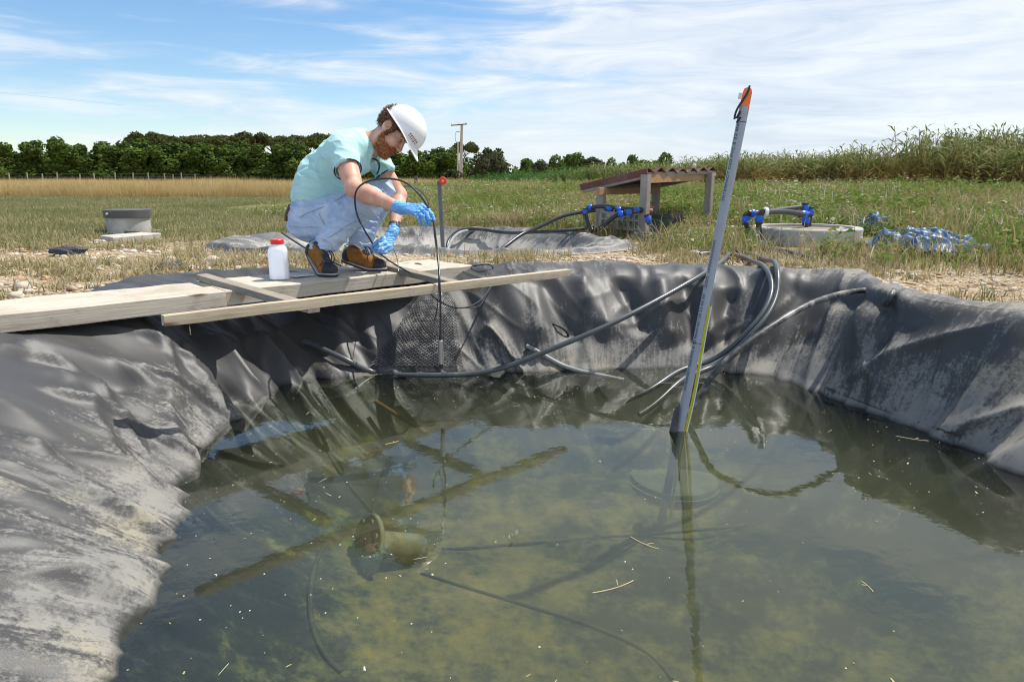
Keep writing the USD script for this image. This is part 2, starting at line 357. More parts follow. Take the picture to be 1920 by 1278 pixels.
mat('ground_look', {
    'g': ('geometry', {}), 'ga': ('attribute', {'attribute': 'green'}), 'go': ('attribute', {'attribute': 'gold'}), 'tr': ('attribute', {'attribute': 'track'}),
    'n1': ('noise_texture', {'scale': 1.3, 'detail': 6.0, 'roughness': 0.65}), 'n2': ('noise_texture', {'scale': 14.0, 'detail': 6.0, 'roughness': 0.7}), 'n3': ('noise_texture', {'scale': 70.0, 'detail': 3.0}),
    'v': ('voronoi_texture', {'scale': 75.0}), 'v2': ('voronoi_texture', {'scale': 150.0}),
    'soil': ('rgb_ramp', {'ramp': [(0.25, (0.16, 0.105, 0.06)), (0.5, (0.27, 0.19, 0.115)), (0.75, (0.40, 0.31, 0.20))]}),
    'peb': ('rgb_ramp', {'ramp': [(0.0, (0.28, 0.20, 0.12)), (0.35, (0.42, 0.34, 0.23)), (0.7, (0.55, 0.49, 0.40)), (1.0, (0.34, 0.25, 0.15))]}),
    'ps': ('separate_color', {}), 'pm': ('math', {'math_type': 'greater_than', 'value2': 0.42}), 'm1': ('mix', {}),
    'gr': ('rgb_ramp', {'ramp': [(0.25, (0.055, 0.075, 0.018)), (0.5, (0.11, 0.125, 0.035)), (0.75, (0.26, 0.21, 0.09))]}),
    'gn': ('math', {'math_type': 'multiply_add', 'value2': 0.9, 'value3': -0.45}), 'gs': ('math', {'math_type': 'add', 'use_clamp': True}), 'm2': ('mix', {}),
    'au': ('rgb_ramp', {'ramp': [(0.3, (0.30, 0.20, 0.085)), (0.7, (0.48, 0.36, 0.17))]}), 'm3': ('mix', {}), 'm4': ('mix', {'color2': (0.42, 0.39, 0.34)}),
    'b': ('bump', {'strength': 0.5, 'distance': 0.010}), 'ba': ('math', {'math_type': 'add'}),
    'p': ('principled_bsdf', {'roughness': 0.95, 'specular_ior_level': 0.1})},
    [('g.position', 'n1.vector'), ('g.position', 'n2.vector'), ('g.position', 'n3.vector'), ('g.position', 'v.vector'), ('g.position', 'v2.vector'), ('n2.fac', 'soil.fac'), ('v.color', 'ps.color'), ('ps.r', 'peb.fac'), ('ps.g', 'pm.value1'),
     ('pm.value', 'm1.fac'), ('soil.color', 'm1.color1'), ('peb.color', 'm1.color2'), ('n2.fac', 'gr.fac'), ('n1.fac', 'gn.value1'), ('gn.value', 'gs.value1'), ('ga.fac', 'gs.value2'), ('gs.value', 'm2.fac'), ('m1.color', 'm2.color1'), ('gr.color', 'm2.color2'),
     ('n2.fac', 'au.fac'), ('go.fac', 'm3.fac'), ('m2.color', 'm3.color1'), ('au.color', 'm3.color2'), ('tr.fac', 'm4.fac'), ('m3.color', 'm4.color1'), ('m4.color', 'p.base_color'),
     ('v.distance', 'ba.value1'), ('n3.fac', 'ba.value2'), ('ba.value', 'b.height'), ('b.normal', 'p.normal')])

# ------------------------------------------------------------------ liners
def liner(b, name, label, matname, creases=(), n_floor=46, n_bank=64, n_out=16, amp=1.0):
    th = b.theta; n = len(th)
    rw, rr, rl = b.rw(th), b.rr(th), b.rl(th)
    f1 = np.linspace(0, 1, n_floor)[1:] ** 0.75; f2 = np.linspace(0, 1, n_bank)[1:]; f3 = np.linspace(0, 1, n_out)[1:]
    rad = np.vstack([f1[:, None] * rw, rw + f2[:, None] * (rr - rw), rr + f3[:, None] * (rl - rr)])
    par = np.r_[f1 - 1, f2, 1 + f3]                         # -1 centre, 0 water's edge, 1 crest, 2 outer edge
    T = np.broadcast_to(th, rad.shape); S = np.broadcast_to(b.arc, rad.shape); P = np.broadcast_to(par[:, None], rad.shape)
    Z = b.profile(T, rad)
    X, Y = b.c[0] + rad * np.cos(T), b.c[1] + rad * np.sin(T)
    p = np.stack([X, Y, Z], -1)
    du, dv = np.gradient(p, axis=1), np.gradient(p, axis=0); N = np.cross(du, dv); N /= np.linalg.norm(N, axis=2, keepdims=True) + 1e-12
    if N[n_floor + 10, n // 2, 2] < 0: N = -N
    L = np.r_[np.zeros((1, n)), np.cumsum(np.linalg.norm(np.diff(p, axis=0), axis=2), axis=0)]
    Vd = L - L[n_floor - 2]                                 # metres up the slope from the water's edge
    q = lambda fs, fv, o: np.stack([S * fs + o, Vd * fv + o * 1.7, np.full_like(S, o * 0.37 + b.seed)], -1)
    wx = (noise3(q(0.9, 1.6, 3.0), 21) - 0.5) * 1.1
    qa = q(1.9, 0.55, 1.0); qa[..., 0] += wx + 0.25 * Vd
    n1 = noise3(qa, 22); ridge = (1 - np.abs(2 * n1 - 1)) ** 3
    qb = q(4.3, 0.9, 5.0); qb[..., 0] += wx * 2.2 - 0.5 * Vd
    n2 = noise3(qb, 23); ridge2 = (1 - np.abs(2 * n2 - 1)) ** 4
    soft = noise3(q(1.3, 0.8, 9.0), 24) - 0.5
    soft2 = noise3(q(2.9, 1.5, 2.0), 25) - 0.5
    fine = noise3(q(11.0, 4.0, 4.0), 26) - 0.5
    env = smooth(-0.55, -0.12, P) * (0.25 + 0.75 * smooth(-0.35, 0.02, P)) * (1 - 0.55 * smooth(0.85, 1.15, P))
    rim = smooth(0.95, 1.2, P)
    mod = 0.45 + 0.9 * noise3(q(0.5, 0.2, 7.0), 27)
    d = amp * env * mod * (0.056 * ridge + 0.036 * ridge2 + 0.055 * soft + 0.030 * soft2 + 0.004 * fine - 0.012)
    d += rim * (0.030 * (noise3(q(2.2, 2.6, 8.0), 28)) + 0.020 * (1 - np.abs(2 * noise3(q(4.5, 3.0, 6.0), 29) - 1)) ** 3)
    for (xa, ya, fa), (xb, yb, fb), w, a, kind in creases:
        # a fold given by its two ends: place, and place up the slope
        ta = np.arctan2(ya - b.c[1], xa - b.c[0]); tb = np.arctan2(yb - b.c[1], xb - b.c[0])
        ta, tb = float(b.wrap(ta)), float(b.wrap(tb)); sa, sb = b.arc_of(ta), b.arc_of(tb)
        la, lb = (np.interp(f, par, Vd[:, np.argmin(np.abs(th - t))]) for f, t in ((fa, ta), (fb, tb)))
        e = np.array([sb - sa, lb - la]); le = np.linalg.norm(e) + 1e-9; e /= le
        al = (S - sa) * e[0] + (Vd - la) * e[1]; ac = -(S - sa) * e[1] + (Vd - la) * e[0]
        ac = ac + 0.10 * (noise3(np.stack([al * 3.0, al * 0, np.full_like(al, sa)], -1), 41) - 0.5)
        end = smooth(-0.12 * le, 0.12 * le, al) * smooth(1.12 * le, 0.85 * le, al)
        if kind == 'sharp': sh = np.exp(-np.abs(ac) / w)
        elif kind == 'step': sh = np.where(ac > 0, np.exp(-ac / (w * 0.35)), np.exp(ac / (w * 2.2)))
        else: sh = np.exp(-(ac / w) ** 2)
        d += a * end * sh
    qd = q(6.5, 1.5, 13.0); qd[..., 0] += wx * 3.0 + 1.5 * Vd; qe = q(8.5, 2.6, 17.0); qe[..., 0] += -wx * 2.0 - 3.0 * Vd
    tight = lambda n_, e: (1 - np.abs(2 * n_ - 1)) ** e
    gate = smooth(0.42, 0.62, noise3(q(1.1, 0.9, 19.0), 43)); gate2 = smooth(0.45, 0.65, noise3(q(1.3, 1.4, 23.0), 44))
    # pleats: a slow rise and a steep drop, running down the slope
    def pleat(fs, sk, o, a0):
        ph = S * fs + sk * Vd + 0.9 * (noise3(q(1.3, 0.9, o), 51) - 0.5) + 0.35 * (noise3(q(4.0, 1.2, o + 3), 52) - 0.5); k = np.floor(ph); fr = ph - k
        am = noise3(np.stack([k * 7.31, 0 * k + o, Vd * 1.6 + k * 3.7], -1), 53); saw = np.where(fr < 0.80, fr / 0.80, (1 - fr) / 0.20)
        return a0 * saw * smooth(0.30, 0.75, am)
    d += amp * env * (pleat(3.4, 0.5, 31.0, 0.034) + pleat(7.7, -0.9, 37.0, 0.013)) - 0.009
    d += amp * env * (0.017 * gate * tight(noise3(qd, 45), 6) + 0.012 * gate2 * tight(noise3(qe, 46), 6)) - 0.003
    p = p + N * d[..., None]
    p[..., 2] = np.where(P > 1.0, p[..., 2] + (ground_z(p[..., 0], p[..., 1]) + 0.006 - p[..., 2]) * smooth(1.35, 2.0, P), p[..., 2])
    floor_lim = np.where(P > 1.0, ground_z(p[..., 0], p[..., 1]) + 0.004 + 0.008 * (1 - smooth(1.8, 2.0, P)), -9)
    p[..., 2] = np.maximum(p[..., 2], floor_lim)
    p[:, -1] = p[:, 0]
    ctr = np.array([[b.c[0], b.c[1], b.wz - b.depth]])
    m = p.shape[0]; v = np.vstack([p.reshape(-1, 3), ctr])
    i, j = np.meshgrid(np.arange(m - 1), np.arange(n - 1), indexing='ij'); kk = i * n + j
    f = np.vstack([np.stack([kk, kk + 1, kk + n + 1], -1).reshape(-1, 3), np.stack([kk, kk + n + 1, kk + n], -1).reshape(-1, 3)])
    jj = np.arange(n - 1); f = np.vstack([f, np.stack([np.full(n - 1, m * n), jj + 1, jj], 1)])
    tri = np.cross(v[f[:, 1]] - v[f[:, 0]], v[f[:, 2]] - v[f[:, 0]])
    if tri[:, 2].sum() < 0: f = f[:, ::-1]
    st = np.vstack([np.stack([S, Vd], -1).reshape(-1, 2), [[0, -2]]])
    o = obj(name, (v, f), matname, smooth=True, st=st, label=label, category='pond liner')
    xx_, yy_ = p[..., 0], p[..., 1]
    # silt: less on the left; far left corner clean, plank shade painted in
    silt_shade = -0.055 * smooth(-0.6, -1.1, xx_) * smooth(3.1, 2.5, yy_) - 0.20 * smooth(-0.35, -0.75, xx_) * smooth(2.75, 3.15, yy_) * smooth(4.6, 4.2, yy_) + 0.09 * smooth(1.5, 1.9, xx_) if name == 'pond_liner' and amp == 1.0 else 0 * xx_
    floats(o, 'silt_shade', np.r_[silt_shade.reshape(-1), 0])
    floats(o, 'slope', np.r_[P.reshape(-1), -1]); floats(o, 'relief', np.r_[d.reshape(-1), 0])
    return o, p, par
def P3(px, py, z):
    a = on_z(px, py, z); th, r = pond.where(a[0], a[1]); rw, rr = pond.rw(th), pond.rr(th)
    f = (r - rw) / (rr - rw)
    return (a[0], a[1], float(np.clip(f, -0.4, 1.25)))
def smooth_px(px, py):
    """where the sight line through px, py meets the smooth liner of the front pond"""
    d = sight(px, py); t = np.linspace(0.8, 9, 3000); q = EYE + d * t[:, None]
    th, r = pond.where(q[:, 0], q[:, 1]); below = q[:, 2] < pond.profile(th, r)
    i = int(np.argmax(below)); return q[i]
def CR(pa, pb, w, a, kind):
    out = []
    for px in (pa, pb):
        q = smooth_px(*px); th, r = pond.where(q[0], q[1]); rw, rr = float(pond.rw(th)), float(pond.rr(th))
        out.append((q[0], q[1], float((r - rw) / (rr - rw) if r < rr else 1 + (r - rr) / 0.3)))
    return out[0], out[1], w, a, kind
creases = [
    CR((1476, 515), (1385, 698), 0.05, 0.075, 'sharp'), CR((1440, 525), (1340, 690), 0.08, -0.03, 'soft'), CR((1510, 540), (1440, 690), 0.09, -0.035, 'soft'),
    CR((1860, 605), (1560, 738), 0.035, 0.036, 'sharp'), CR((1920, 762), (1785, 828), 0.03, 0.035, 'sharp'), CR((1700, 590), (1590, 735), 0.07, -0.03, 'soft'), CR((1600, 530), (1520, 640), 0.06, 0.03, 'soft'), CR((1560, 560), (1690, 600), 0.05, -0.03, 'soft'),
    CR((40, 655), (255, 728), 0.055, -0.05, 'soft'), CR((40, 640), (280, 712), 0.05, 0.035, 'soft'), CR((250, 680), (440, 790), 0.025, 0.035, 'step'), CR((200, 612), (478, 765), 0.022, 0.03, 'sharp'),
    CR((90, 720), (365, 868), 0.03, 0.035, 'step'), CR((30, 815), (345, 945), 0.03, 0.036, 'sharp'), CR((120, 700), (300, 800), 0.05, -0.03, 'soft'), CR((-20, 850), (318, 1040), 0.028, 0.03, 'step'), CR((20, 1000), (300, 1110), 0.025, 0.02, 'sharp'), CR((60, 1120), (240, 1200), 0.03, 0.018, 'sharp'),
    CR((345, 650), (440, 745), 0.05, -0.05, 'soft'), CR((390, 640), (500, 735), 0.035, 0.05, 'sharp'), CR((470, 640), (560, 715), 0.03, 0.045, 'sharp'), CR((420, 620), (540, 725), 0.04, -0.04, 'soft'),
    CR((905, 625), (985, 700), 0.022, 0.05, 'sharp'), CR((935, 530), (1010, 640), 0.09, 0.04, 'soft'), CR((1010, 530), (1080, 640), 0.06, -0.05, 'soft'), CR((1085, 525), (1150, 630), 0.07, 0.05, 'soft'),
    CR((1165, 530), (1215, 620), 0.05, -0.055, 'soft'), CR((1235, 530), (1265, 640), 0.06, 0.05, 'soft'), CR((1290, 530), (1300, 650), 0.05, -0.04, 'soft'), CR((1335, 540), (1330, 640), 0.05, 0.05, 'soft'), CR((1380, 550), (1350, 640), 0.05, -0.04, 'soft'), CR((620, 560), (650, 690), 0.05, 0.04, 'soft'),
]
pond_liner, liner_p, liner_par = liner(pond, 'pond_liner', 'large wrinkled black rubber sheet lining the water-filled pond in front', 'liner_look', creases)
pond_liner2, _, _ = liner(pond2, 'pond_liner', 'smaller grey-black rubber sheet lining the basin behind the crouching man', 'liner_back_look', n_floor=20, n_bank=40, n_out=12, amp=1.15)
from scipy.spatial import cKDTree
_n1, _n0 = liner_p.shape[0], liner_p.shape[1]
_i, _j = np.meshgrid(np.arange(_n1 - 1), np.arange(_n0 - 1), indexing='ij'); _k = (_i * _n0 + _j).ravel()
_lm = trimesh.Trimesh(liner_p.reshape(-1, 3), np.vstack([np.stack([_k, _k + 1, _k + _n0 + 1], 1), np.stack([_k, _k + _n0 + 1, _k + _n0], 1)]), process=False)
_tri = _lm.triangles; _cen = _tri.mean(1); _kx, _k3 = cKDTree(_cen[:, :2]), cKDTree(_cen)
def _first(o, d, near):
    """first hit of a ray on the wrinkled liner, among the triangles NEAR"""
    v = _tri[near]; e1, e2 = v[:, 1] - v[:, 0], v[:, 2] - v[:, 0]; h = np.cross(d, e2); a = (e1 * h).sum(1); a = np.where(np.abs(a) < 1e-14, 1e-14, a); s = o - v[:, 0]; u = (s * h).sum(1) / a; q = np.cross(s, e1); w = (q @ d) / a; t = (e2 * q).sum(1) / a
    ok = (u >= 0) & (w >= 0) & (u + w <= 1) & (t > 0.3); return None if not ok.any() else o + d * t[ok].min()
def liner_px(px, py):
    g = smooth_px(px, py); q = _first(EYE, sight(px, py), _k3.query_ball_point(g, 0.35)); return g if q is None else q
def liner_z(x, y):
    q = _first(V(x, y, 3.0), V(0, 0, -1.0), _kx.query_ball_point([x, y], 0.04)); return -1.0 if q is None else float(q[2])

def liner_look(name, black, dust, low, base, algae=True, lowz=(WATER_Z + 0.02, WATER_Z + 0.42)):
    n = {'g': ('geometry', {}), 'sep': ('separate_xyz', {}), 'uv': ('attribute', {'attribute': 'st'}), 'rel': ('attribute', {'attribute': 'relief'}),
         'ms': ('mapping', {'scale': (9.0, 1.6, 1.0)}), 'mf': ('mapping', {'scale': (58.0, 4.5, 1.0), 'rotation': (0, 0, 0.12)}),
         'n1': ('noise_texture', {'scale': 1.5, 'detail': 8.0, 'roughness': 0.68}), 'n2': ('noise_texture', {'scale': 1.0, 'detail': 7.0, 'roughness': 0.7, 'distortion': 0.4}), 'n3': ('noise_texture', {'scale': 1.0, 'detail': 4.0, 'roughness': 0.65}),
         'n4': ('noise_texture', {'scale': 9.0, 'detail': 11.0, 'roughness': 0.80}), 'mc': ('mapping', {'scale': (7.0, 1.3, 1.0), 'rotation': (0, 0, 0.25)}), 'n7': ('noise_texture', {'scale': 70.0, 'detail': 6.0, 'roughness': 0.75}), 'f': ('math', {'math_type': 'multiply_add', 'value2': 0.50}), 'sn': ('separate_xyz', {}), 'sx': ('math', {'math_type': 'multiply_add', 'value2': 0.42}), 'nz': ('math', {'math_type': 'multiply_add', 'value2': 0.24, 'value3': -0.17}), 'ge': ('math', {'math_type': 'add'}), 'rl': ('math', {'math_type': 'multiply', 'value2': 1.0}), 'nc': ('noise_texture', {'type': 'ridged_multifractal', 'scale': 1.0, 'detail': 3.0, 'roughness': 0.5, 'distortion': 0.3}), 'sl': ('attribute', {'attribute': 'slope'}), 'ss': ('map_range', {'from_min': -0.30, 'from_max': -0.02, 'to_min': 0.0, 'to_max': 0.75, 'clamp': True}), 'cb': ('bump', {'strength': 0.9, 'distance': 0.014}), 'n5': ('noise_texture', {'scale': 260.0, 'detail': 2.0}), 'n6': ('noise_texture', {'scale': 3.2, 'detail': 7.0, 'roughness': 0.65}),
         # more dry silt low on the bank; side adds the silt and plank shade weight
         'low': ('map_range', {'from_min': lowz[0], 'from_max': lowz[1], 'to_min': low, 'to_max': 0.0, 'clamp': True}),
         'side': ('attribute', {'attribute': 'silt_shade'}),
         'a': ('math', {'math_type': 'multiply_add', 'value2': 0.30}), 'b': ('math', {'math_type': 'multiply_add', 'value2': 0.44}), 'c': ('math', {'math_type': 'multiply_add', 'value2': 0.70}), 'd': ('math', {'math_type': 'add'}), 'e': ('math', {'math_type': 'add'}),
         'dm': ('map_range', {'from_min': base, 'from_max': base + 0.15, 'to_min': 0.12, 'to_max': 0.92, 'clamp': True}),
         'tone': ('rgb_ramp', {'ramp': [(0.3, tuple(np.array(dust) * 0.78)), (0.5, dust), (0.68, (0.29, 0.262, 0.195)), (0.80, (0.33, 0.322, 0.305))]}),
         'mix': ('mix', {'color1': black}), 'wet': ('map_range', {'from_min': WATER_Z - 0.006, 'from_max': WATER_Z + 0.018, 'clamp': True}), 'wn': ('math', {'math_type': 'multiply_add', 'value2': 0.03, 'value3': -0.015}), 'wz': ('math', {'math_type': 'add'}),
         'wm': ('mix', {'color1': (0.012, 0.012, 0.011)}),
         'uw': ('math', {'math_type': 'less_than', 'value2': WATER_Z - 0.004}),
         'al': ('rgb_ramp', {'ramp': [(0.38, (0.006, 0.009, 0.008)), (0.46, (0.020, 0.026, 0.016)), (0.52, (0.085, 0.092, 0.034)), (0.59, (0.165, 0.148, 0.040)), (0.70, (0.27, 0.22, 0.052))]}),
         'dep': ('map_range', {'from_min': WATER_Z - 0.08, 'from_max': WATER_Z - 0.45, 'to_min': -0.17, 'to_max': 0.03, 'clamp': True}), 'aa': ('math', {'math_type': 'add'}), 'am': ('math', {'math_type': 'multiply_add', 'value2': 0.75}), 'ah': ('math', {'math_type': 'multiply_add', 'value2': 0.85, 'value3': -0.31}),
         'fin': ('mix', {}), 'ro': ('map_range', {'from_min': 0.0, 'from_max': 0.8, 'to_min': 0.44, 'to_max': 0.88, 'clamp': True}),
         'bh': ('math', {'math_type': 'multiply_add', 'value2': 0.25}), 'bb': ('math', {'math_type': 'multiply', 'value2': 0.35}), 'bu': ('bump', {'strength': 0.28, 'distance': 0.006}),
         'p': ('principled_bsdf', {'specular_ior_level': 0.5})}
    l = [('g.position', 'sep.vector'), ('uv.vector', 'ms.vector'), ('uv.vector', 'mf.vector'), ('g.position', 'n1.vector'), ('ms.vector', 'n2.vector'), ('mf.vector', 'n3.vector'), ('g.position', 'n4.vector'), ('g.position', 'n5.vector'), ('g.position', 'n6.vector'),
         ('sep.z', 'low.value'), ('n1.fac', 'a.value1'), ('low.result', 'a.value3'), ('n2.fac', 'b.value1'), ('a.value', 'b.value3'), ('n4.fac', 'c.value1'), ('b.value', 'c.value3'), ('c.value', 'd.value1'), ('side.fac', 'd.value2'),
         ('d.value', 'e.value1'), ('rel.fac', 'rl.value1'), ('rl.value', 'e.value2'), ('g.position', 'n7.vector'), ('n7.fac', 'f.value1'), ('e.value', 'f.value3'), ('g.normal', 'sn.vector'), ('sn.z', 'nz.value1'), ('nz.value', 'ge.value1'), ('f.value', 'ge.value2'), ('n3.fac', 'sx.value1'), ('ge.value', 'sx.value3'), ('sx.value', 'dm.value'), ('n6.fac', 'tone.fac'), ('dm.result', 'mix.fac'), ('tone.color', 'mix.color2'),
         ('n4.fac', 'wn.value1'), ('wn.value', 'wz.value1'), ('sep.z', 'wz.value2'), ('wz.value', 'wet.value'), ('wet.result', 'wm.fac'), ('mix.color', 'wm.color2'),
         ('sep.z', 'uw.value1'), ('n1.fac', 'ah.value1'), ('n4.fac', 'am.value1'), ('ah.value', 'am.value3'), ('sep.z', 'dep.value'), ('am.value', 'aa.value1'), ('dep.result', 'aa.value2'), ('aa.value', 'al.fac'),
         ('dm.result', 'ro.value'), ('n5.fac', 'bb.value1'), ('n4.fac', 'bh.value1'), ('bb.value', 'bh.value3'), ('bh.value', 'bu.height'), ('uv.vector', 'mc.vector'), ('mc.vector', 'nc.vector'), ('nc.fac', 'cb.height'), ('cb.normal', 'bu.normal'), ('sl.fac', 'ss.value'), ('ss.result', 'cb.strength'), ('bu.normal', 'p.normal'), ('ro.result', 'p.roughness')]
    if algae:
        l += [('uw.value', 'fin.fac'), ('wm.color', 'fin.color1'), ('al.color', 'fin.color2'), ('fin.color', 'p.base_color')]
    else:
        l += [('mix.color', 'p.base_color')]
        for x in ('uw', 'al', 'fin', 'wm', 'wet', 'wz', 'wn', 'aa', 'am', 'ah', 'dep'): n.pop(x)
        l = [x for x in l if x[0].split('.')[0] in n and x[1].split('.')[0] in n]
    mat(name, n, l)
liner_look('liner_look', (0.026, 0.026, 0.028), (0.225, 0.217, 0.20), 0.25, 1.298)
liner_look('liner_back_look', (0.060, 0.060, 0.063), (0.42, 0.40, 0.36), 0.30, 1.26, algae=False, lowz=(-0.10, 0.02))

# ------------------------------------------------------------------ water: a closed body, its sides and bottom in the earth
th = pond.theta[:-1]; rw = pond.rw(th) + 0.10; n = len(th)
rings = [(f, WATER_Z) for f in np.linspace(0.02, 1, 30)] + [(1.0, -1.25)]
v = np.vstack([np.stack([pond.c[0] + f * rw * np.cos(th), pond.c[1] + f * rw * np.sin(th), np.full(n, z)], 1) for f, z in rings] + [[[pond.c[0], pond.c[1], WATER_Z], [pond.c[0], pond.c[1], -1.25]]])
f = []
for i in range(len(rings) - 1):
    a = i * n + np.arange(n); b = i * n + (np.arange(n) + 1) % n
    f += [np.stack([a, a + n, b + n], 1), np.stack([a, b + n, b], 1)]
c0 = len(rings) * n; a = np.arange(n); b = (a + 1) % n; o = (len(rings) - 1) * n
f += [np.stack([np.full(n, c0), a, b], 1), np.stack([np.full(n, c0 + 1), o + b, o + a], 1)]
water_m = trimesh.Trimesh(v, np.vstack(f), process=False)
if water_m.volume < 0: water_m.invert()
obj('water', water_m, 'water_look', smooth=False, kind='structure')
mat('water_look', {
    'g': ('geometry', {}), 'mp': ('mapping', {'scale': (1.0, 1.0, 1.0)}),
    'n1': ('noise_texture', {'scale': 7.0, 'detail': 2.0, 'roughness': 0.5}), 'n2': ('noise_texture', {'scale': 42.0, 'detail': 2.0, 'roughness': 0.55}), 'ad': ('math', {'math_type': 'multiply_add', 'value2': 0.16}),
    'b': ('bump', {'strength': 0.10, 'distance': 0.010}), 'fr': ('fresnel', {'IOR': 1.56}), 'frb': ('math', {'math_type': 'multiply_add', 'value2': 1.0, 'value3': 0.0}),
    'gl': ('glossy_bsdf', {'roughness': 0.015, 'color': (1, 1, 1)}), 'tr': ('transparent_bsdf', {'color': (0.93, 0.96, 0.90)}), 'mx': ('mix_closure', {}),
    'vol': ('principled_volume', {'color': (0.46, 0.49, 0.30), 'density': 0.80, 'anisotropy': 0.3})},
    [('g.position', 'n1.vector'), ('g.position', 'n2.vector'), ('n2.fac', 'ad.value1'), ('n1.fac', 'ad.value3'), ('ad.value', 'b.height'), ('b.normal', 'gl.normal'), ('fr.fac', 'frb.value1'), ('frb.value', 'mx.fac'), ('tr.BSDF', 'mx.closure1'), ('gl.BSDF', 'mx.closure2')],
    surface='mx.closure', volume='vol.volume')
# ------------------------------------------------------------------ planks over the pond's corner
PLANK_TOP = 0.07
ud = unit(on_z(895, 497, PLANK_TOP) - on_z(0, 590, PLANK_TOP)); ud[2] = 0; ud = unit(ud); nd = V(-ud[1], ud[0], 0)
wood('plank_wood', (0.60, 0.54, 0.45), (0.35, 0.285, 0.21), ud)
wood('beam_wood', (0.56, 0.48, 0.36), (0.34, 0.265, 0.17), ud)
cd = unit(on_z(600, 575, 0.1) - on_z(360, 513, 0.1))
wood('cross_wood', (0.36, 0.315, 0.26), (0.17, 0.14, 0.11), cd)
WD = 0.225
def plank_line(pa, pb, z): return on_z(*pa, z), on_z(*pb, z)
a = on_z(0, 590, PLANK_TOP); b = on_z(418, 544, PLANK_TOP)
fa = a - ud * 1.3
t = thing('wooden_plank', 'long pale weathered plank running in from the left over the pond edge', 'plank', fa)
end = a + ud * np.dot(b - a, ud)
obj('board', beam(fa + nd * WD / 2 - V(0, 0, 0.076), end + nd * WD / 2 - V(0, 0, 0.076), WD, 0.076, 0.004, seg=18, warp=0.0012, seed=1), 'plank_wood', t)
obj('board', beam(fa + nd * (WD * 1.5 + 0.006) - V(0, 0, 0.078), end + nd * (WD * 1.5 + 0.006) - V(0, 0, 0.078) - ud * 0.03, WD, 0.074, 0.004, seg=18, warp=0.0012, seed=2), 'plank_wood', t)
b0 = on_z(395, 553, PLANK_TOP - 0.012); b1 = on_z(896, 498, PLANK_TOP)
off = nd * 0.03
t = thing('wooden_plank', 'pale weathered plank that the crouching man and the bottle stand on', 'plank', b0)
s0 = end + ud * 0.012 + off; L2 = np.dot(b1 - s0, ud)
obj('board', beam(s0 + nd * WD / 2 - V(0, 0, 0.078), s0 + ud * L2 + nd * WD / 2 - V(0, 0, 0.076), WD, 0.074, 0.004, seg=18, warp=0.0012, seed=3), 'plank_wood', t)
obj('board', beam(s0 + nd * (WD * 1.5 + 0.008) - V(0, 0, 0.078), s0 + ud * (L2 - 0.02) + nd * (WD * 1.5 + 0.008) - V(0, 0, 0.076), WD, 0.074, 0.004, seg=18, warp=0.0012, seed=4), 'plank_wood', t)
# cross pieces: the rear ends lie on the plank, the front ends carry the light beam
def cross(pa, pb, label, seed):
    p0, p1 = on_z(*pa, PLANK_TOP + 0.036), on_z(*pb, 0.068)
    t = thing('cross_batten', label, 'batten', p0)
    obj('batten', beam(p0 - V(0, 0, 0.034), p1 - V(0, 0, 0.034), 0.062, 0.034, 0.003, seg=8, warp=0.001, seed=seed), 'cross_wood', t)
    return t, p0, p1
t1, c1a, c1b = cross((378, 513), (588, 572), 'dark grey batten laid across the planks left of the bottle', 5)
t2, c2a, c2b = cross((690, 487), (893, 536), 'grey batten laid across the plank in front of the toe of the shoe', 6)
q0, q1 = on_z(304, 590, 0.12), on_z(1066, 504, 0.10)
tb = thing('wooden_beam', 'long thin pale timber beam held out over the water by the battens', 'beam', q0)
obj('beam', beam(q0 - V(0, 0, 0.042), q1 - V(0, 0, 0.042), 0.040, 0.042, 0.002, seg=16, warp=0.0008, seed=7), 'beam_wood', tb)
plain('nail_steel', (0.45, 0.44, 0.42), 0.35, 0.9)
for (tt, e, s) in ((t1, c1b, c1a), (t2, c2b, c2a)):
    p = e + unit(s - e) * 0.028 + V(0, 0, 0.0)
    obj('nail', lathe([(0.0, -0.01), (0.0022, -0.01), (0.0022, 0.022), (0.005, 0.022), (0.005, 0.0245), (0, 0.0245)], p, sides=8), 'nail_steel', tt)
# ------------------------------------------------------------------ plants
def blade_look(name, stops, rough=0.6, trans=0.35, tip=None, low=None):
    ISLANDS.add(name)
    n = {'g': ('geometry', {}), 'ri': ('attribute', {'attribute': 'rnd'}), 'al': ('attribute', {'attribute': 'along'}),
         'pn': ('noise_texture', {'scale': 0.7, 'detail': 4.0}), 'ps': ('math', {'math_type': 'multiply_add', 'value2': 0.8, 'value3': -0.40}), 'ad': ('math', {'math_type': 'add'}), 'fr': ('math', {'math_type': 'pingpong', 'value2': 1.0}),
         'r': ('rgb_ramp', {'ramp': stops}), 'd': ('diffuse_bsdf', {'roughness': 0.5}), 't': ('translucent_bsdf', {}), 'm': ('mix_closure', {'fac': trans})}
    l = [('g.position', 'pn.vector'), ('pn.fac', 'ps.value1'), ('ri.fac', 'ad.value1'), ('ps.value', 'ad.value2'), ('ad.value', 'fr.value1'), ('fr.value', 'r.fac')]
    last = 'r.color'
    if low is not None:
        n['lm'] = ('mix', {'color1': low}); n['lr'] = ('map_range', {'from_min': 0.28, 'from_max': 0.78, 'clamp': True}); l += [('al.fac', 'lr.value'), ('lr.result', 'lm.fac'), (last, 'lm.color2')]; last = 'lm.color'
    l += [(last, 'd.color'), (last, 't.color'), ('d.BSDF', 'm.closure1'), ('t.BSDF', 'm.closure2')]
    mat(name, n, l, surface='m.closure')
straw, straw2, green1, green2, olive = (0.46, 0.36, 0.19), (0.32, 0.23, 0.11), (0.075, 0.115, 0.022), (0.13, 0.18, 0.045), (0.17, 0.16, 0.05)
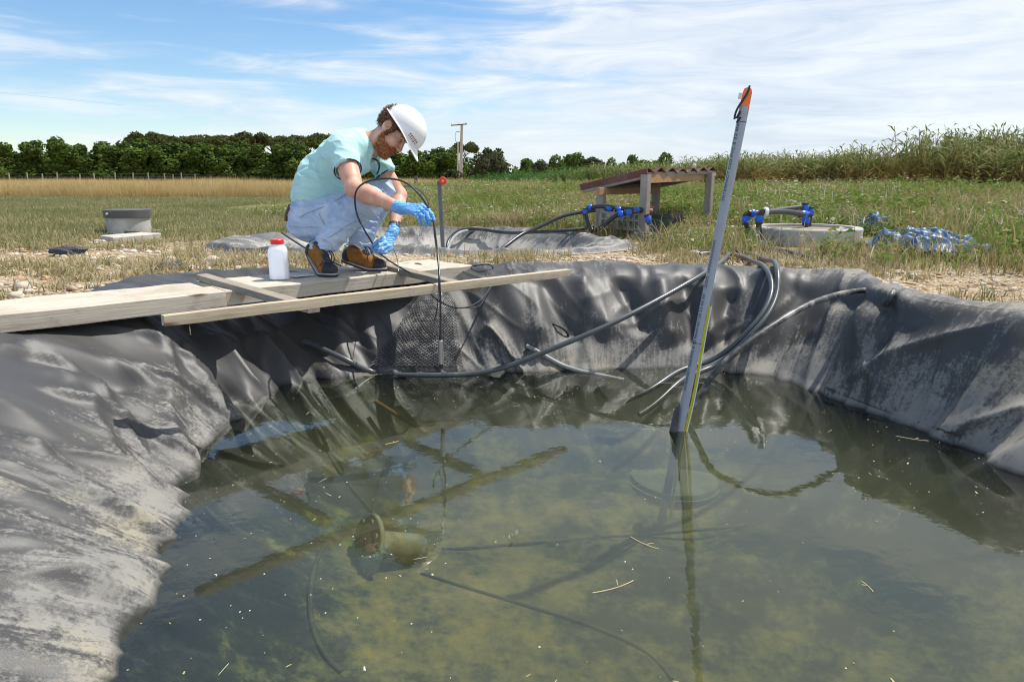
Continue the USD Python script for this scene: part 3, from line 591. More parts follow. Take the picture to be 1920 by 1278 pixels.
blade_look('dry_tuft_look', [(0.0, (0.17, 0.20, 0.07)), (0.2, (0.23, 0.24, 0.10)), (0.36, (0.30, 0.27, 0.13)), (0.52, (0.38, 0.31, 0.17)), (0.75, straw), (1.0, (0.58, 0.52, 0.38))])
blade_look('bank_straw_look', [(0.0, straw2), (0.3, (0.36, 0.29, 0.15)), (0.7, straw), (0.85, (0.27, 0.26, 0.10)), (1.0, (0.58, 0.52, 0.38))])
blade_look('lawn_look', [(0.0, (0.14, 0.18, 0.06)), (0.30, (0.18, 0.22, 0.08)), (0.55, (0.26, 0.27, 0.115)), (0.70, (0.36, 0.30, 0.16)), (0.85, straw), (1.0, (0.56, 0.50, 0.36))])
blade_look('gold_look', [(0.0, (0.66, 0.54, 0.30)), (0.45, (0.58, 0.44, 0.21)), (0.75, (0.50, 0.34, 0.14)), (0.92, (0.44, 0.40, 0.18)), (1.0, (0.28, 0.28, 0.10))])
blade_look('weed_look', [(0.0, (0.10, 0.17, 0.032)), (0.30, (0.17, 0.27, 0.05)), (0.58, (0.24, 0.31, 0.08)), (0.70, (0.30, 0.30, 0.11)), (0.80, (0.42, 0.35, 0.17)), (0.86, straw2), (0.93, straw), (0.96, (0.66, 0.62, 0.50)), (1.0, (0.7, 0.68, 0.58))])
blade_look('reed_look', [(0.0, (0.09, 0.15, 0.04)), (0.35, (0.15, 0.22, 0.065)), (0.62, (0.23, 0.28, 0.10)), (0.82, (0.31, 0.31, 0.14)), (0.95, (0.42, 0.38, 0.22))], low=(0.30, 0.20, 0.075), trans=0.3)
blade_look('young_reed_look', [(0.0, (0.055, 0.13, 0.03)), (0.5, (0.10, 0.20, 0.05)), (0.9, (0.16, 0.25, 0.08)), (1.0, (0.28, 0.30, 0.14))], trans=0.3)

def blades(n, rad, h, w, seed, lean=0.5, curl=0.5, square=False):
    r = np.random.default_rng(seed)
    if square: bx, by = r.uniform(-rad, rad, n), r.uniform(-rad, rad, n)
    else:
        a, q = r.uniform(0, 2 * PI, n), rad * np.sqrt(r.uniform(0, 1, n)); bx, by = q * np.cos(a), q * np.sin(a)
    hh = r.uniform(*h, n); az = r.uniform(0, 2 * PI, n); ln = np.abs(r.normal(0, lean, n)); cu = r.normal(curl, 0.3, n)
    ww = r.uniform(*w, n); side = az + PI / 2 + r.normal(0, 0.4, n)
    lev = np.array([0, 0.4, 0.75, 1.0]); P = np.zeros((n, 7, 3)); A = np.zeros((n, 7)); k = 0
    for i, t in enumerate(lev):
        ang = ln * t + cu * t * t * 0.6
        ox = np.sin(ang) * hh * t; oz = np.cos(ang) * hh * t
        c = np.stack([bx + ox * np.cos(az), by + ox * np.sin(az), oz], 1); half = (ww / 2 * (1 - 0.5 * t))[:, None] * np.stack([np.cos(side), np.sin(side), 0 * side], 1)
        if i < 3: P[:, k], P[:, k + 1] = c - half, c + half; A[:, k:k + 2] = t; k += 2
        else: P[:, k] = c; A[:, k] = t
    f = np.array([(0, 1, 3), (0, 3, 2), (2, 3, 5), (2, 5, 4), (4, 5, 6)])
    return P.reshape(-1, 3), (f[None] + 7 * np.arange(n)[:, None, None]).reshape(-1, 3), A.reshape(-1)
def leaflets(pos, dirs, length, width, seed, droop=0.3):
    """flat pointed leaves, two triangles each side of the rib"""
    r = np.random.default_rng(seed); n = len(pos); d = dirs / (np.linalg.norm(dirs, axis=1, keepdims=True) + 1e-9)
    L = np.broadcast_to(length, n) * r.uniform(0.7, 1.2, n); Wd = np.broadcast_to(width, n) * r.uniform(0.8, 1.2, n)
    s = np.cross(d, r.normal(0, 1, (n, 3)) * 0.4 + V(0, 0, 1)); s /= np.linalg.norm(s, axis=1, keepdims=True) + 1e-9
    m = pos + d * (L * 0.45)[:, None]; tip = pos + d * L[:, None] - V(0, 0, 1) * (L * droop)[:, None]
    P = np.stack([pos, m - s * (Wd / 2)[:, None], m + s * (Wd / 2)[:, None], tip], 1)
    f = np.array([(0, 1, 2), (1, 3, 2)])
    return P.reshape(-1, 3), (f[None] + 4 * np.arange(n)[:, None, None]).reshape(-1, 3)
def join(parts):
    v, f, a, o = [], [], [], 0
    for x in parts:
        v.append(x[0]); f.append(x[1] + o); a.append(x[2] if len(x) > 2 else np.full(len(x[0]), 0.8)); o += len(x[0])
    return np.vstack(v), np.vstack(f), np.concatenate(a)
def weed_patch(seed, n_stem=22, rad=0.55, h=(0.12, 0.34)):
    r = np.random.default_rng(seed); parts = [blades(150, rad, (h[0] * 0.6, h[1] * 0.9), (0.006, 0.012), seed + 1, 0.5, 0.5)]
    for i in range(n_stem):
        b = V(*(r.uniform(-rad, rad, 2)), 0); H = r.uniform(*h); le = r.normal(0, 0.25, 2); k = 9
        ts = np.linspace(0.15, 1, k); pos = b + np.stack([le[0] * H * ts, le[1] * H * ts, H * ts], 1); az = ts * 14 + r.uniform(0, 6)
        dirs = np.stack([np.cos(az), np.sin(az), np.full(k, 0.5)], 1)
        x = leaflets(pos, dirs, 0.07 * r.uniform(0.6, 1.5), 0.026, seed * 100 + i); parts.append((x[0], x[1], np.repeat(ts, 4)))
        if r.random() < 0.5:
            q = pos[-1] + r.normal(0, 0.03, (3, 3)); parts.append((*leaflets(q, r.normal(0, 1, (3, 3)), 0.022, 0.02, seed * 100 + i + 50), np.ones(12)))
    return join(parts)
def reed_patch(seed, n, rad, h, leaf=(0.30, 0.028)):
    r = np.random.default_rng(seed); parts = []
    for i in range(n):
        b = V(*(r.uniform(-rad, rad, 2)), 0); H = r.uniform(*h); le = r.normal(0, 0.09, 2)
        k = 11; ts = np.linspace(0.12, 1, k); stem = b + np.stack([le[0] * H * ts ** 1.6, le[1] * H * ts ** 1.6, H * ts], 1)
        s = stem[[0, 3, 6, 10]]; w = 0.006; sd = V(math.cos(i), math.sin(i), 0) * w
        sv = np.vstack([np.stack([s - sd, s + sd], 1).reshape(-1, 3)]); sf = np.array([(0, 1, 3), (0, 3, 2), (2, 3, 5), (2, 5, 4), (4, 5, 7), (4, 7, 6)])
        parts.append((sv, sf, np.repeat(ts[[0, 3, 6, 10]], 2) * 0.6))
        az = np.where(np.arange(k) % 2, 0, PI) + r.uniform(0, 6) + r.normal(0, 0.35, k); up = r.uniform(0.5, 1.3, k)
        dirs = np.stack([np.cos(az), np.sin(az), up], 1)
        x = leaflets(stem, dirs, leaf[0] * (0.55 + 0.6 * np.sin(PI * ts)), leaf[1], seed * 100 + i, droop=r.uniform(0.05, 0.45)); parts.append((x[0], x[1], np.repeat(ts, 4)))
    return join(parts)
def scatter(name, label, matname, protos, pts, scales, seed=0, category=None):
    r = np.random.default_rng(seed); n = len(pts)
    pi = UsdGeom.PointInstancer.Define(stage, numbered('/World', name)); tag(pi, label, category, None, 'stuff')
    targets = []
    for i, (v, f, a) in enumerate(protos):
        m = obj('patch', (v, f), matname, pi, smooth=False, world=False); floats(m, 'along', a); targets.append(m.GetPath())
    pi.CreatePrototypesRel().SetTargets(targets)
    pi.CreateProtoIndicesAttr(Vt.IntArray.FromNumpy(r.integers(0, len(protos), n).astype(np.int32)))
    pi.CreatePositionsAttr(Vt.Vec3fArray.FromNumpy(np.asarray(pts, np.float32)))
    ang = r.uniform(0, 2 * PI, n); q = np.stack([np.zeros(n), np.zeros(n), np.sin(ang / 2), np.cos(ang / 2)], 1)
    pi.CreateOrientationsAttr(Vt.QuathArray([Gf.Quath(float(w), float(x), float(y), float(z)) for x, y, z, w in q]))
    s = np.asarray(scales, float); s = np.repeat(s[:, None], 3, 1) if s.ndim == 1 else s
    pi.CreateScalesAttr(Vt.Vec3fArray.FromNumpy(s.astype(np.float32)))
    return pi
def spread(n, x, y, keep, seed, margin=1.0):
    """n random places in front of the lens where KEEP says yes"""
    r = np.random.default_rng(seed); X, Y = r.uniform(*x, n * 8), r.uniform(*y, n * 8)
    ok = (np.abs(X) < 0.80 * Y + margin) & (r.random(n * 8) < keep(X, Y)); X, Y = X[ok][:n], Y[ok][:n]
    return np.stack([X, Y, ground_z(X, Y) - 0.01], 1)
def off_liner(x, y, extra=0.0):
    ok = np.ones(np.shape(x), bool)
    for b in (pond, pond2):
        th, r = b.where(x, y); ok &= r > b.rl(th) + extra
    return ok.astype(float)
def things_clear(x, y):
    ok = np.ones(np.shape(x))
    for cx, cy, rr in CLEAR: ok = ok * (np.hypot(np.asarray(x) - cx, np.asarray(y) - cy) > rr)
    return ok
CLEAR = [(1.25, 6.75, 0.30), (*on_z(1255, 452, 0)[:2], 0.38), (*on_z(1424, 472, 0)[:2], 0.28), (*on_z(1390, 480, 0)[:2], 0.25), (*on_z(1480, 476, 0)[:2], 0.22), (*on_z(243, 438, 0)[:2], 0.30), (*on_z(232, 452, 0)[:2], 0.35), (*on_z(1500, 455, 0.0)[:2], 0.75), (*on_z(1720, 478, 0.0)[:2], 0.5), (*on_z(1680, 470, 0.0)[:2], 0.4)]

patch = lambda x, y, s: noise3(np.stack([x * s, y * s, 0 * x], -1), 51)
# sparse tufts between the stones
dry = [blades(34, 0.10, (0.03, 0.11), (0.004, 0.008), 60 + i, 0.7, 0.6) for i in range(4)]
pts = spread(4300, (-8, 9), (3.0, 11.0), lambda x, y: off_liner(x, y, 0.05) * things_clear(x, y) * np.clip((patch(x, y, 1.3) - 0.40) * 3.4 + 0.24 + 0.6 * green_mask(x, y), 0, 1), 1)
scatter('dry_grass', 'sparse dry grass tufts growing among the stones round the ponds', 'dry_tuft_look', dry, pts, np.random.default_rng(2).uniform(0.6, 1.35, len(pts)), 3)
# straw lying flat
flat = [blades(16, 0.16, (0.05, 0.16), (0.003, 0.005), 160 + i, 0.2, 0.1) for i in range(3)]
flat = [(np.stack([v[:, 0] + v[:, 2] * 0.9, v[:, 1] + v[:, 2] * 0.3, np.abs(v[:, 2]) * 0.12 + 0.006], 1), f, a * 0) for v, f, a in flat]
pts = spread(3200, (-7, 8), (3.0, 9.5), lambda x, y: off_liner(x, y, 0.02), 11)
blade_look('straw_look', [(0.0, straw), (0.5, (0.52, 0.42, 0.24)), (1.0, straw2)])
scatter('straw_litter', 'dry straw lying on the stony ground', 'straw_look', flat, pts, np.random.default_rng(12).uniform(0.6, 1.4, len(pts)), 13)
# mown field
lawn = [blades(300, 0.62, (0.03, 0.12), (0.005, 0.010), 70 + i, 0.5, 0.5) for i in range(4)]
pts = spread(1500, (-19, 4.5), (6.4, 24), lambda x, y: off_liner(x, y, 0.35) * things_clear(x, y) * (green_mask(x, y) * smooth(7.0, 5.6, bank_q(x, y) + 20 * smooth(-12.5, -16, bank_p(x, y)) * 0) > 0.25 + 0.5 * patch(x, y, 0.8)).astype(float), 4)
scatter('meadow_grass', 'short green and straw coloured grass of the meadow on the left', 'lawn_look', lawn, pts, np.random.default_rng(5).uniform(0.7, 1.25, len(pts)), 6)
pts = spread(900, (-19, 2.0), (9, 24), lambda x, y: smooth(-13, -17, bank_p(x, y)) * (y < 23), 14)
scatter('meadow_grass', 'far green grass of the meadow on the left', 'lawn_look', lawn, pts, np.random.default_rng(15).uniform(0.7, 1.25, len(pts)), 16)
# tall dry grass along the meadow's far side
gold = [blades(330, 0.75, (0.16, 0.66), (0.006, 0.012), 80 + i, 0.24, 0.40) for i in range(4)]
pts = spread(1500, (-30, 1.5), (22.0, 34.0), lambda x, y: gold_mask(x, y), 7)
sc = np.random.default_rng(8).uniform(0.75, 1.12, len(pts)); scatter('tall_dry_grass', 'belt of tall golden dry grass in front of the wire fence', 'gold_look', gold, pts, np.stack([sc, sc, sc * (0.78 + 0.4 * patch(pts[:, 0], pts[:, 1], 0.35))], 1), 9)
# weeds on the bank on the right
weeds = [weed_patch(90 + i, 14, 0.5, (0.07, 0.22)) for i in range(4)] + [join([blades(240, 0.5, (0.05, 0.20), (0.005, 0.010), 190 + i, 0.5, 0.6), weed_patch(96 + i, 5, 0.5, (0.10, 0.30))]) for i in range(3)]
pts = spread(1400, (-4, 17), (4.3, 21), lambda x, y: off_liner(x, y, 0.45) * things_clear(x, y) * (np.clip(green_mask(x, y) * smooth(-18, -13.5, bank_p(x, y)) * smooth(4.8, 6.2, bank_q(x, y)), 0, 1) * (0.25 + 1.0 * patch(x, y, 0.7))) * (1 - path_mask(x, y)) * (bank_q(x, y) < 16), 17)
scatter('bank_weeds', 'green weeds and flowering grass covering the low bank on the right', 'weed_look', weeds, pts, np.random.default_rng(18).uniform(0.55, 1.15, len(pts)), 19)
# straw coloured grass between the weeds
bank_straw = [blades(60, 0.22, (0.08, 0.30), (0.004, 0.008), 175 + i, 0.4, 0.6) for i in range(4)]
pts = spread(1300, (-4, 17), (4.2, 20), lambda x, y: off_liner(x, y, 0.10) * things_clear(x, y) * smooth(-18, -13.5, bank_p(x, y)) * smooth(4.6, 6.0, bank_q(x, y)) * np.clip(1.25 - 1.6 * patch(x, y, 0.7), 0.05, 1) * (1 - path_mask(x, y)) * (bank_q(x, y) < 15.2), 57)
scatter('bank_straw', 'dry straw coloured grass among the weeds of the bank', 'bank_straw_look', bank_straw, pts, np.random.default_rng(58).uniform(0.5, 1.2, len(pts)), 59)
# reeds beyond the track
reeds = [reed_patch(120 + i, 15, 0.55, (0.60, 1.0)) for i in range(5)]
pts = spread(700, (-2, 22), (9.5, 30), lambda x, y: smooth(14.6, 15.0, bank_q(x, y)) * smooth(21.5, 20.5, bank_q(x, y)) * smooth(-12.2, -11.0, bank_p(x, y)), 27, 2.5)
p_ = bank_p(pts[:, 0], pts[:, 1]); sc = np.random.default_rng(28).uniform(0.85, 1.12, len(pts)); hs = (0.47 + 0.20 * smooth(-12, -7.5, p_) + 0.22 * smooth(-6.5, -2.5, p_)) * (0.58 + 0.80 * patch(pts[:, 0], pts[:, 1], 0.5))
scatter('reeds', 'dense green reeds growing beyond the track on the right', 'reed_look', reeds, pts, np.stack([sc, sc, sc * hs], 1), 29)
young = [reed_patch(140 + i, 26, 0.6, (0.34, 0.52), (0.20, 0.022)) for i in range(3)]
pts = spread(420, (-8, 8), (13, 34), lambda x, y: smooth(14.4, 14.9, bank_q(x, y)) * smooth(26, 24, bank_q(x, y)) * smooth(-20, -18.5, bank_p(x, y)) * smooth(-9.5, -11.5, bank_p(x, y)) * (x > -0.075 * y), 37, 2)
scatter('young_reeds', 'low bluish green young reeds left of the tall ones below the power pole', 'young_reed_look', young, pts, np.random.default_rng(38).uniform(0.8, 1.15, len(pts)), 39)

# ------------------------------------------------------------------ trees
def foliage_look(name, stops):
    ISLANDS.add(name)
    mat(name, {'g': ('geometry', {}), 'ri': ('attribute', {'attribute': 'rnd'}), 'n': ('noise_texture', {'scale': 0.55, 'detail': 3.0}), 's': ('math', {'math_type': 'multiply_add', 'value2': 0.6}), 'h': ('math', {'math_type': 'multiply', 'value2': 0.55}), 'r': ('rgb_ramp', {'ramp': stops}),
               'd': ('diffuse_bsdf', {}), 't': ('translucent_bsdf', {}), 'm': ('mix_closure', {'fac': 0.28})},
        [('g.position', 'n.vector'), ('ri.fac', 'h.value1'), ('n.fac', 's.value1'), ('h.value', 's.value3'), ('s.value', 'r.fac'), ('r.color', 'd.color'), ('r.color', 't.color'), ('d.BSDF', 'm.closure1'), ('t.BSDF', 'm.closure2')], surface='m.closure')
foliage_look('leafy_look', [(0.2, (0.030, 0.055, 0.014)), (0.5, (0.070, 0.115, 0.026)), (0.85, (0.13, 0.18, 0.045))])
foliage_look('pine_look', [(0.2, (0.035, 0.050, 0.018)), (0.55, (0.080, 0.098, 0.032)), (0.85, (0.15, 0.15, 0.058))])
foliage_look('oak_look', [(0.2, (0.020, 0.026, 0.012)), (0.5, (0.048, 0.058, 0.026)), (0.8, (0.13, 0.135, 0.075))])
foliage_look('light_look', [(0.2, (0.040, 0.075, 0.016)), (0.5, (0.080, 0.135, 0.030)), (0.85, (0.14, 0.19, 0.05))])
plain('bark', (0.12, 0.09, 0.065), 0.9, bump=0.4, bump_scale=30)
def crown(lobes, n, size, seed, hollow=0.55):
    r = np.random.default_rng(seed); vol = np.array([l[3] * l[4] * l[5] for l in lobes]) ** 0.67; pick = r.choice(len(lobes), n, p=vol / vol.sum()); L = np.array(lobes)[pick]
    d = r.normal(0, 1, (n, 3)); d /= np.linalg.norm(d, axis=1, keepdims=True)
    rad = r.uniform(hollow, 1.0, n) ** 0.6 * (0.82 + 0.36 * meshkit.fbm(d * 2.3 + pick[:, None] * 3.1, 3, seed))
    c = L[:, :3] + d * rad[:, None] * L[:, 3:]
    nrm = d + r.normal(0, 0.55, (n, 3)); nrm /= np.linalg.norm(nrm, axis=1, keepdims=True)
    a = np.cross(nrm, r.normal(0, 1, (n, 3))); a /= np.linalg.norm(a, axis=1, keepdims=True); b = np.cross(nrm, a)
    s = (size * r.uniform(0.55, 1.3, n))[:, None]
    ang = np.array([0.2, 1.5, 2.6, 3.8, 5.2]); P = np.stack([c + s * (math.cos(t) * a * (1 + 0.25 * math.sin(3 * t)) + math.sin(t) * b * 0.7) + nrm * s * 0.22 * math.cos(2 * t) for t in ang], 1)
    f = np.array([(0, 1, 2), (0, 2, 3), (0, 3, 4)])
    return P.reshape(-1, 3), (f[None] + 5 * np.arange(n)[:, None, None]).reshape(-1, 3)
def tree_parts(kind, seed):
    """crown and trunk of a tree one metre wide to its scale: built at its real size, base at the origin"""
    r = np.random.default_rng(seed)
    if kind == 'leafy':
        lob = []
        for i in range(20):
            h = 0.5 + 5.2 * (i / 19) ** 0.9; w = 2.1 * math.sin(min(1, (h + 0.8) / 3.6) * PI / 2) * (1 - 0.10 * max(0, h - 3.5)); a = r.uniform(0, 2 * PI); q = r.uniform(0, 0.75) * w
            s = r.uniform(0.7, 1.2) * (1 - 0.3 * (h > 4.6)); lob.append((q * math.cos(a), q * math.sin(a), h, s, s, s * r.uniform(0.8, 1.25)))
        lob.append((0, 0, 1.6, 1.7, 1.7, 1.6))
        return crown(lob, 4200, 0.21, seed), tube(spline([(0, 0, -0.3), (0.08, 0, 1.5), (-0.05, 0.1, 3.2), (0.1, 0, 5.0)], 12), np.linspace(0.20, 0.04, 12), 7)
    if kind == 'pine':
        lob = []
        for i in range(14):
            a = r.uniform(0, 2 * PI); q = 3.0 * math.sqrt(r.uniform(0, 1)); s = r.uniform(0.8, 1.4)
            lob.append((q * math.cos(a), q * math.sin(a), 7.4 - 0.10 * q * q + r.normal(0, 0.18), s, s, s * 0.62))
        tr = [tube(spline([(0, 0, -0.3), (0.15, 0, 2.5), (0, 0.1, 5.0), (0.1, 0, 6.9)], 12), np.linspace(0.26, 0.10, 12), 8)]
        for i in range(6):
            a = i * 1.05; tr.append(tube(spline([(0.05, 0.05, 4.6 + 0.2 * i), (1.0 * math.cos(a), 1.0 * math.sin(a), 5.9), (2.0 * math.cos(a), 2.0 * math.sin(a), 6.8)], 6), np.linspace(0.09, 0.03, 6), 5))
        return crown(lob, 3200, 0.19, seed), cat(tr)
    if kind == 'oak':
        lob = []
        for i in range(26):
            h = r.uniform(0.6, 4.0); w = 3.0 * math.sqrt(max(0.08, 1 - ((h - 1.3) / 3.2) ** 2)); a = r.uniform(0, 2 * PI); q = r.uniform(0.35, 0.95) * w
            s = r.uniform(0.5, 0.95); lob.append((q * math.cos(a), q * math.sin(a), h, s, s, s * 0.8))
        lob.append((0, 0, 2.0, 2.4, 2.4, 1.9))
        return crown(lob, 5200, 0.16, seed), tube(spline([(0, 0, -0.3), (0.1, 0, 1.0), (0, 0, 2.6)], 8), np.linspace(0.3, 0.12, 8), 8)
    lob = []
    for i in range(9):
        h = r.uniform(0.4, 2.6); a = r.uniform(0, 2 * PI); q = r.uniform(0, 0.9); s = r.uniform(0.45, 0.85)
        lob.append((q * math.cos(a), q * math.sin(a), h, s, s, s))
    return crown(lob, 1700, 0.15, seed), cat([tube(spline([(0, 0, -0.2), (0.25 * math.cos(k), 0.25 * math.sin(k), 1.0), (0.5 * math.cos(k), 0.5 * math.sin(k), 2.2)], 7), np.linspace(0.07, 0.02, 7), 6) for k in (0.3, 2.4, 4.5)])
LOOKS = {'leafy': 'leafy_look', 'pine': 'pine_look', 'oak': 'oak_look', 'bush': 'light_look', 'darkbush': 'oak_look'}
HIGH = {'leafy': 6.6, 'pine': 8.1, 'oak': 4.6, 'bush': 3.2, 'darkbush': 3.2}
_trees = {}
def tree(name, kind, var, px, top, y, label, group=None, wide=1.0):
    """a tree whose top the photograph shows at px, top, y metres ahead"""
    p = at_y(px, top, y); gz = float(terrain(p[0], p[1])) - 0.05; k = (p[2] - gz) / HIGH[kind]; rz = (px * 0.37 + var) % 6.28; cat_ = 'bush' if 'bush' in kind else 'tree'
    if (kind, var) in _trees:
        return copy(_trees[(kind, var)], name, (p[0], p[1], gz), rz, (k * wide, k * wide, k), label, cat_, group)
    t = thing(name, label, cat_, (p[0], p[1], gz), rz, group); UsdGeom.Xformable(t).AddScaleOp().Set(Gf.Vec3f(k * wide, k * wide, k))
    (v, f), tr = tree_parts('bush' if kind == 'darkbush' else kind, 200 + var * 7 + len(kind))
    obj('crown', (v, f), LOOKS[kind], t, smooth=False, world=False); obj('trunk', tr, 'bark', t, world=False)
    _trees[(kind, var)] = t
    return t
NTH = 'first second third fourth fifth sixth seventh eighth ninth tenth eleventh twelfth thirteenth fourteenth fifteenth sixteenth seventeenth eighteenth nineteenth twentieth twenty-first twenty-second twenty-third'.split()
hedge = crown([(x, 104 + 1.5 * math.sin(x), 1.3, 2.4, 1.2, 2.2 + 0.7 * math.sin(x * 1.7)) for x in np.arange(-86, 0, 1.7)], 14000, 0.30, 77)
obj('undergrowth', hedge, 'leafy_look', smooth=False, label='dark continuous undergrowth at the foot of the treeline', kind='stuff')
G1, G2, G3 = 'dark leafy trees in the treeline behind the fence', 'umbrella pines rising behind the leafy treeline', 'small trees beyond the reeds on the horizon'
for i, (px, top, y, wd) in enumerate([(-25, 268, 95, 1.3), (12, 266, 96, 1.15), (48, 262, 97, 1.2), (112, 254, 96, 1.25), (150, 268, 97, 1.25), (186, 264, 95, 1.3), (222, 262, 98, 1.2), (258, 258, 96, 1.3), (300, 266, 95, 1.3), (338, 265, 97, 1.25), (372, 266, 96, 1.35), (410, 270, 95, 1.3), (448, 262, 98, 1.3), (486, 268, 96, 1.3), (522, 264, 97, 1.3), (560, 268, 96, 1.3), (598, 262, 97, 1.3), (640, 266, 96, 1.3), (690, 268, 95, 1.3), (740, 270, 96, 1.3), (786, 280, 92, 1.3), (820, 274, 95, 1.25), (846, 276, 94, 1.2)]):
    tree('leafy_tree', 'leafy', i % 3, px, top, y, f'dark green leafy tree behind the wire fence, {NTH[i]} from the left in the row', G1, wd * 1.22)
for i, (px, top, y, wd) in enumerate([(270, 247, 118, 0.9), (296, 250, 120, 0.8), (340, 256, 119, 0.9), (376, 251, 122, 1.0), (412, 254, 118, 1.0), (444, 252, 121, 1.0), (476, 248, 119, 1.05), (508, 252, 122, 1.0), (540, 254, 120, 1.0), (572, 252, 119, 1.0), (604, 251, 121, 1.1), (640, 256, 120, 1.0), (872, 266, 112, 0.8)]):
    tree('umbrella_pine', 'pine', i % 2, px, top, y, f'umbrella pine above the leafy treeline, {NTH[i]} pine from the left', G2, wd)
tree('holm_oak', 'oak', 0, 921, 273, 62, 'broad dark holm oak right of the power pole', None, 0.82)
tree('dark_shrub', 'darkbush', 0, 848, 318, 52, 'low greyish shrub at the foot of the power pole', None, 1.5)
for i, (px, top, y, kind, wd) in enumerate([(985, 297, 64, 'bush', 0.9), (1003, 300, 60, 'bush', 1.0), (1022, 303, 58, 'darkbush', 1.2), (1048, 292, 66, 'bush', 1.0), (1072, 289, 70, 'bush', 0.9), (1096, 287, 66, 'bush', 1.0), (1124, 295, 60, 'darkbush', 1.1), (1150, 297, 62, 'bush', 0.8), (1183, 290, 58, 'bush', 0.6), (1168, 306, 52, 'bush', 1.1), (1212, 300, 40, 'bush', 1.1), (1238, 288, 36, 'bush', 0.9),
                                            (1574, 289, 70, 'darkbush', 1.3), (1602, 292, 72, 'darkbush', 1.3), (1674, 289, 60, 'darkbush', 1.2), (1702, 287, 62, 'darkbush', 1.3), (1800, 282, 58, 'darkbush', 1.2), (1850, 280, 56, 'darkbush', 1.4), (1905, 282, 58, 'darkbush', 1.4)]):
    tree('distant_tree', kind, 1 + i % 2, px, top, y, (f'rounded dark tree on the horizon, {NTH[i]} from the left after the holm oak' if kind == 'darkbush' else f'small light green tree on the horizon, {NTH[i]} from the left after the holm oak'), G3 if kind == 'bush' else 'dark trees beyond the reeds', wd)
# ------------------------------------------------------------------ materials of the things
plain('pvc_grey', (0.33, 0.36, 0.41), 0.32, spec=0.5, vary=0.06, scale=14, dirt=(0.26, 0.26, 0.25), dirt_at=0.60)
plain('pipe_grey_dark', (0.10, 0.11, 0.125), 0.4, vary=0.1)
plain('black_ink', (0.03, 0.03, 0.035), 0.6)
plain('orange_plastic', (0.95, 0.20, 0.04), 0.4, vary=0.05)
plain('red_plastic', (0.75, 0.03, 0.02), 0.35, vary=0.06)
plain('black_rubber', (0.020, 0.020, 0.022), 0.42, vary=0.2)
plain('black_hose', (0.022, 0.023, 0.025), 0.36, spec=0.6, vary=0.2, scale=25, dirt=(0.16, 0.155, 0.14), dirt_at=0.58)
plain('muddy_hose', (0.035, 0.036, 0.036), 0.45, spec=0.5, vary=0.2, scale=16, dirt=(0.30, 0.285, 0.255), dirt_at=0.46)
plain('grey_hose', (0.062, 0.070, 0.075), 0.34, spec=0.6, vary=0.15, scale=20, dirt=(0.22, 0.215, 0.20), dirt_at=0.60)
plain('pale_hose', (0.24, 0.25, 0.24), 0.5, vary=0.2, scale=16, dirt=(0.10, 0.10, 0.10), dirt_at=0.55)
plain('blue_fitting', (0.015, 0.11, 0.62), 0.3, vary=0.1)
plain('yellow_tape', (0.62, 0.56, 0.03), 0.5, vary=0.1, scale=60)
plain('steel', (0.52, 0.50, 0.47), 0.28, 0.9, vary=0.08, scale=40)
plain('white_plastic', (0.78, 0.79, 0.82), 0.35, vary=0.02)
plain('concrete', (0.40, 0.385, 0.36), 0.9, vary=0.14, scale=5, bump=0.35, bump_scale=120, dirt=(0.22, 0.205, 0.18), dirt_at=0.56)
plain('concrete_pale', (0.50, 0.47, 0.42), 0.9, vary=0.16, scale=9, bump=0.4, bump_scale=90, dirt=(0.33, 0.25, 0.17), dirt_at=0.52)
plain('dark_metal', (0.085, 0.08, 0.08), 0.6, vary=0.15, scale=12, dirt=(0.16, 0.13, 0.10), dirt_at=0.6)
plain('old_post', (0.30, 0.265, 0.23), 0.85, vary=0.2, scale=8, bump=0.3, dirt=(0.19, 0.165, 0.14), dirt_at=0.52)
plain('fresh_wood', (0.38, 0.225, 0.11), 0.75, vary=0.2, scale=6, bump=0.2, dirt=(0.30, 0.13, 0.05), dirt_at=0.6)
plain('roof_red', (0.13, 0.034, 0.028), 0.6, vary=0.25, scale=10, dirt=(0.17, 0.10, 0.075), dirt_at=0.50)
plain('crate_grey', (0.36, 0.36, 0.355), 0.6, vary=0.12, scale=10, dirt=(0.22, 0.21, 0.19), dirt_at=0.55)
plain('green_bucket', (0.022, 0.055, 0.042), 0.45, vary=0.15)
plain('fibre_tile', (0.26, 0.17, 0.13), 0.9, vary=0.2, scale=3)
plain('galvanised', (0.55, 0.56, 0.57), 0.4, 0.7, vary=0.1)
plain('pole_wood', (0.40, 0.36, 0.31), 0.85, vary=0.15, scale=3)
plain('porcelain', (0.6, 0.58, 0.55), 0.3)
plain('fence_wire', (0.10, 0.10, 0.10), 0.6, 0.6)
plain('tarp_blue', (0.075, 0.145, 0.255), 0.45, spec=0.45, vary=0.3, scale=9, dirt=(0.20, 0.25, 0.31), dirt_at=0.64, bump=0.3, bump_scale=40)
plain('stone_pale', (0.48, 0.42, 0.34), 0.9, vary=0.2, scale=14, bump=0.4, bump_scale=60, dirt=(0.36, 0.24, 0.14), dirt_at=0.56)
plain('rag_black', (0.05, 0.05, 0.055), 0.6, vary=0.3, dirt=(0.16, 0.15, 0.14), dirt_at=0.55)
plain('sunken_pvc', (0.22, 0.23, 0.14), 0.7, vary=0.3, scale=12, dirt=(0.085, 0.08, 0.025), dirt_at=0.48)
plain('silted', (0.045, 0.048, 0.028), 0.8, vary=0.4, scale=18, dirt=(0.10, 0.09, 0.03), dirt_at=0.52)
plain('mesh_black', (0.035, 0.035, 0.037), 0.5, vary=0.2, scale=20, dirt=(0.30, 0.29, 0.265), dirt_at=0.50)

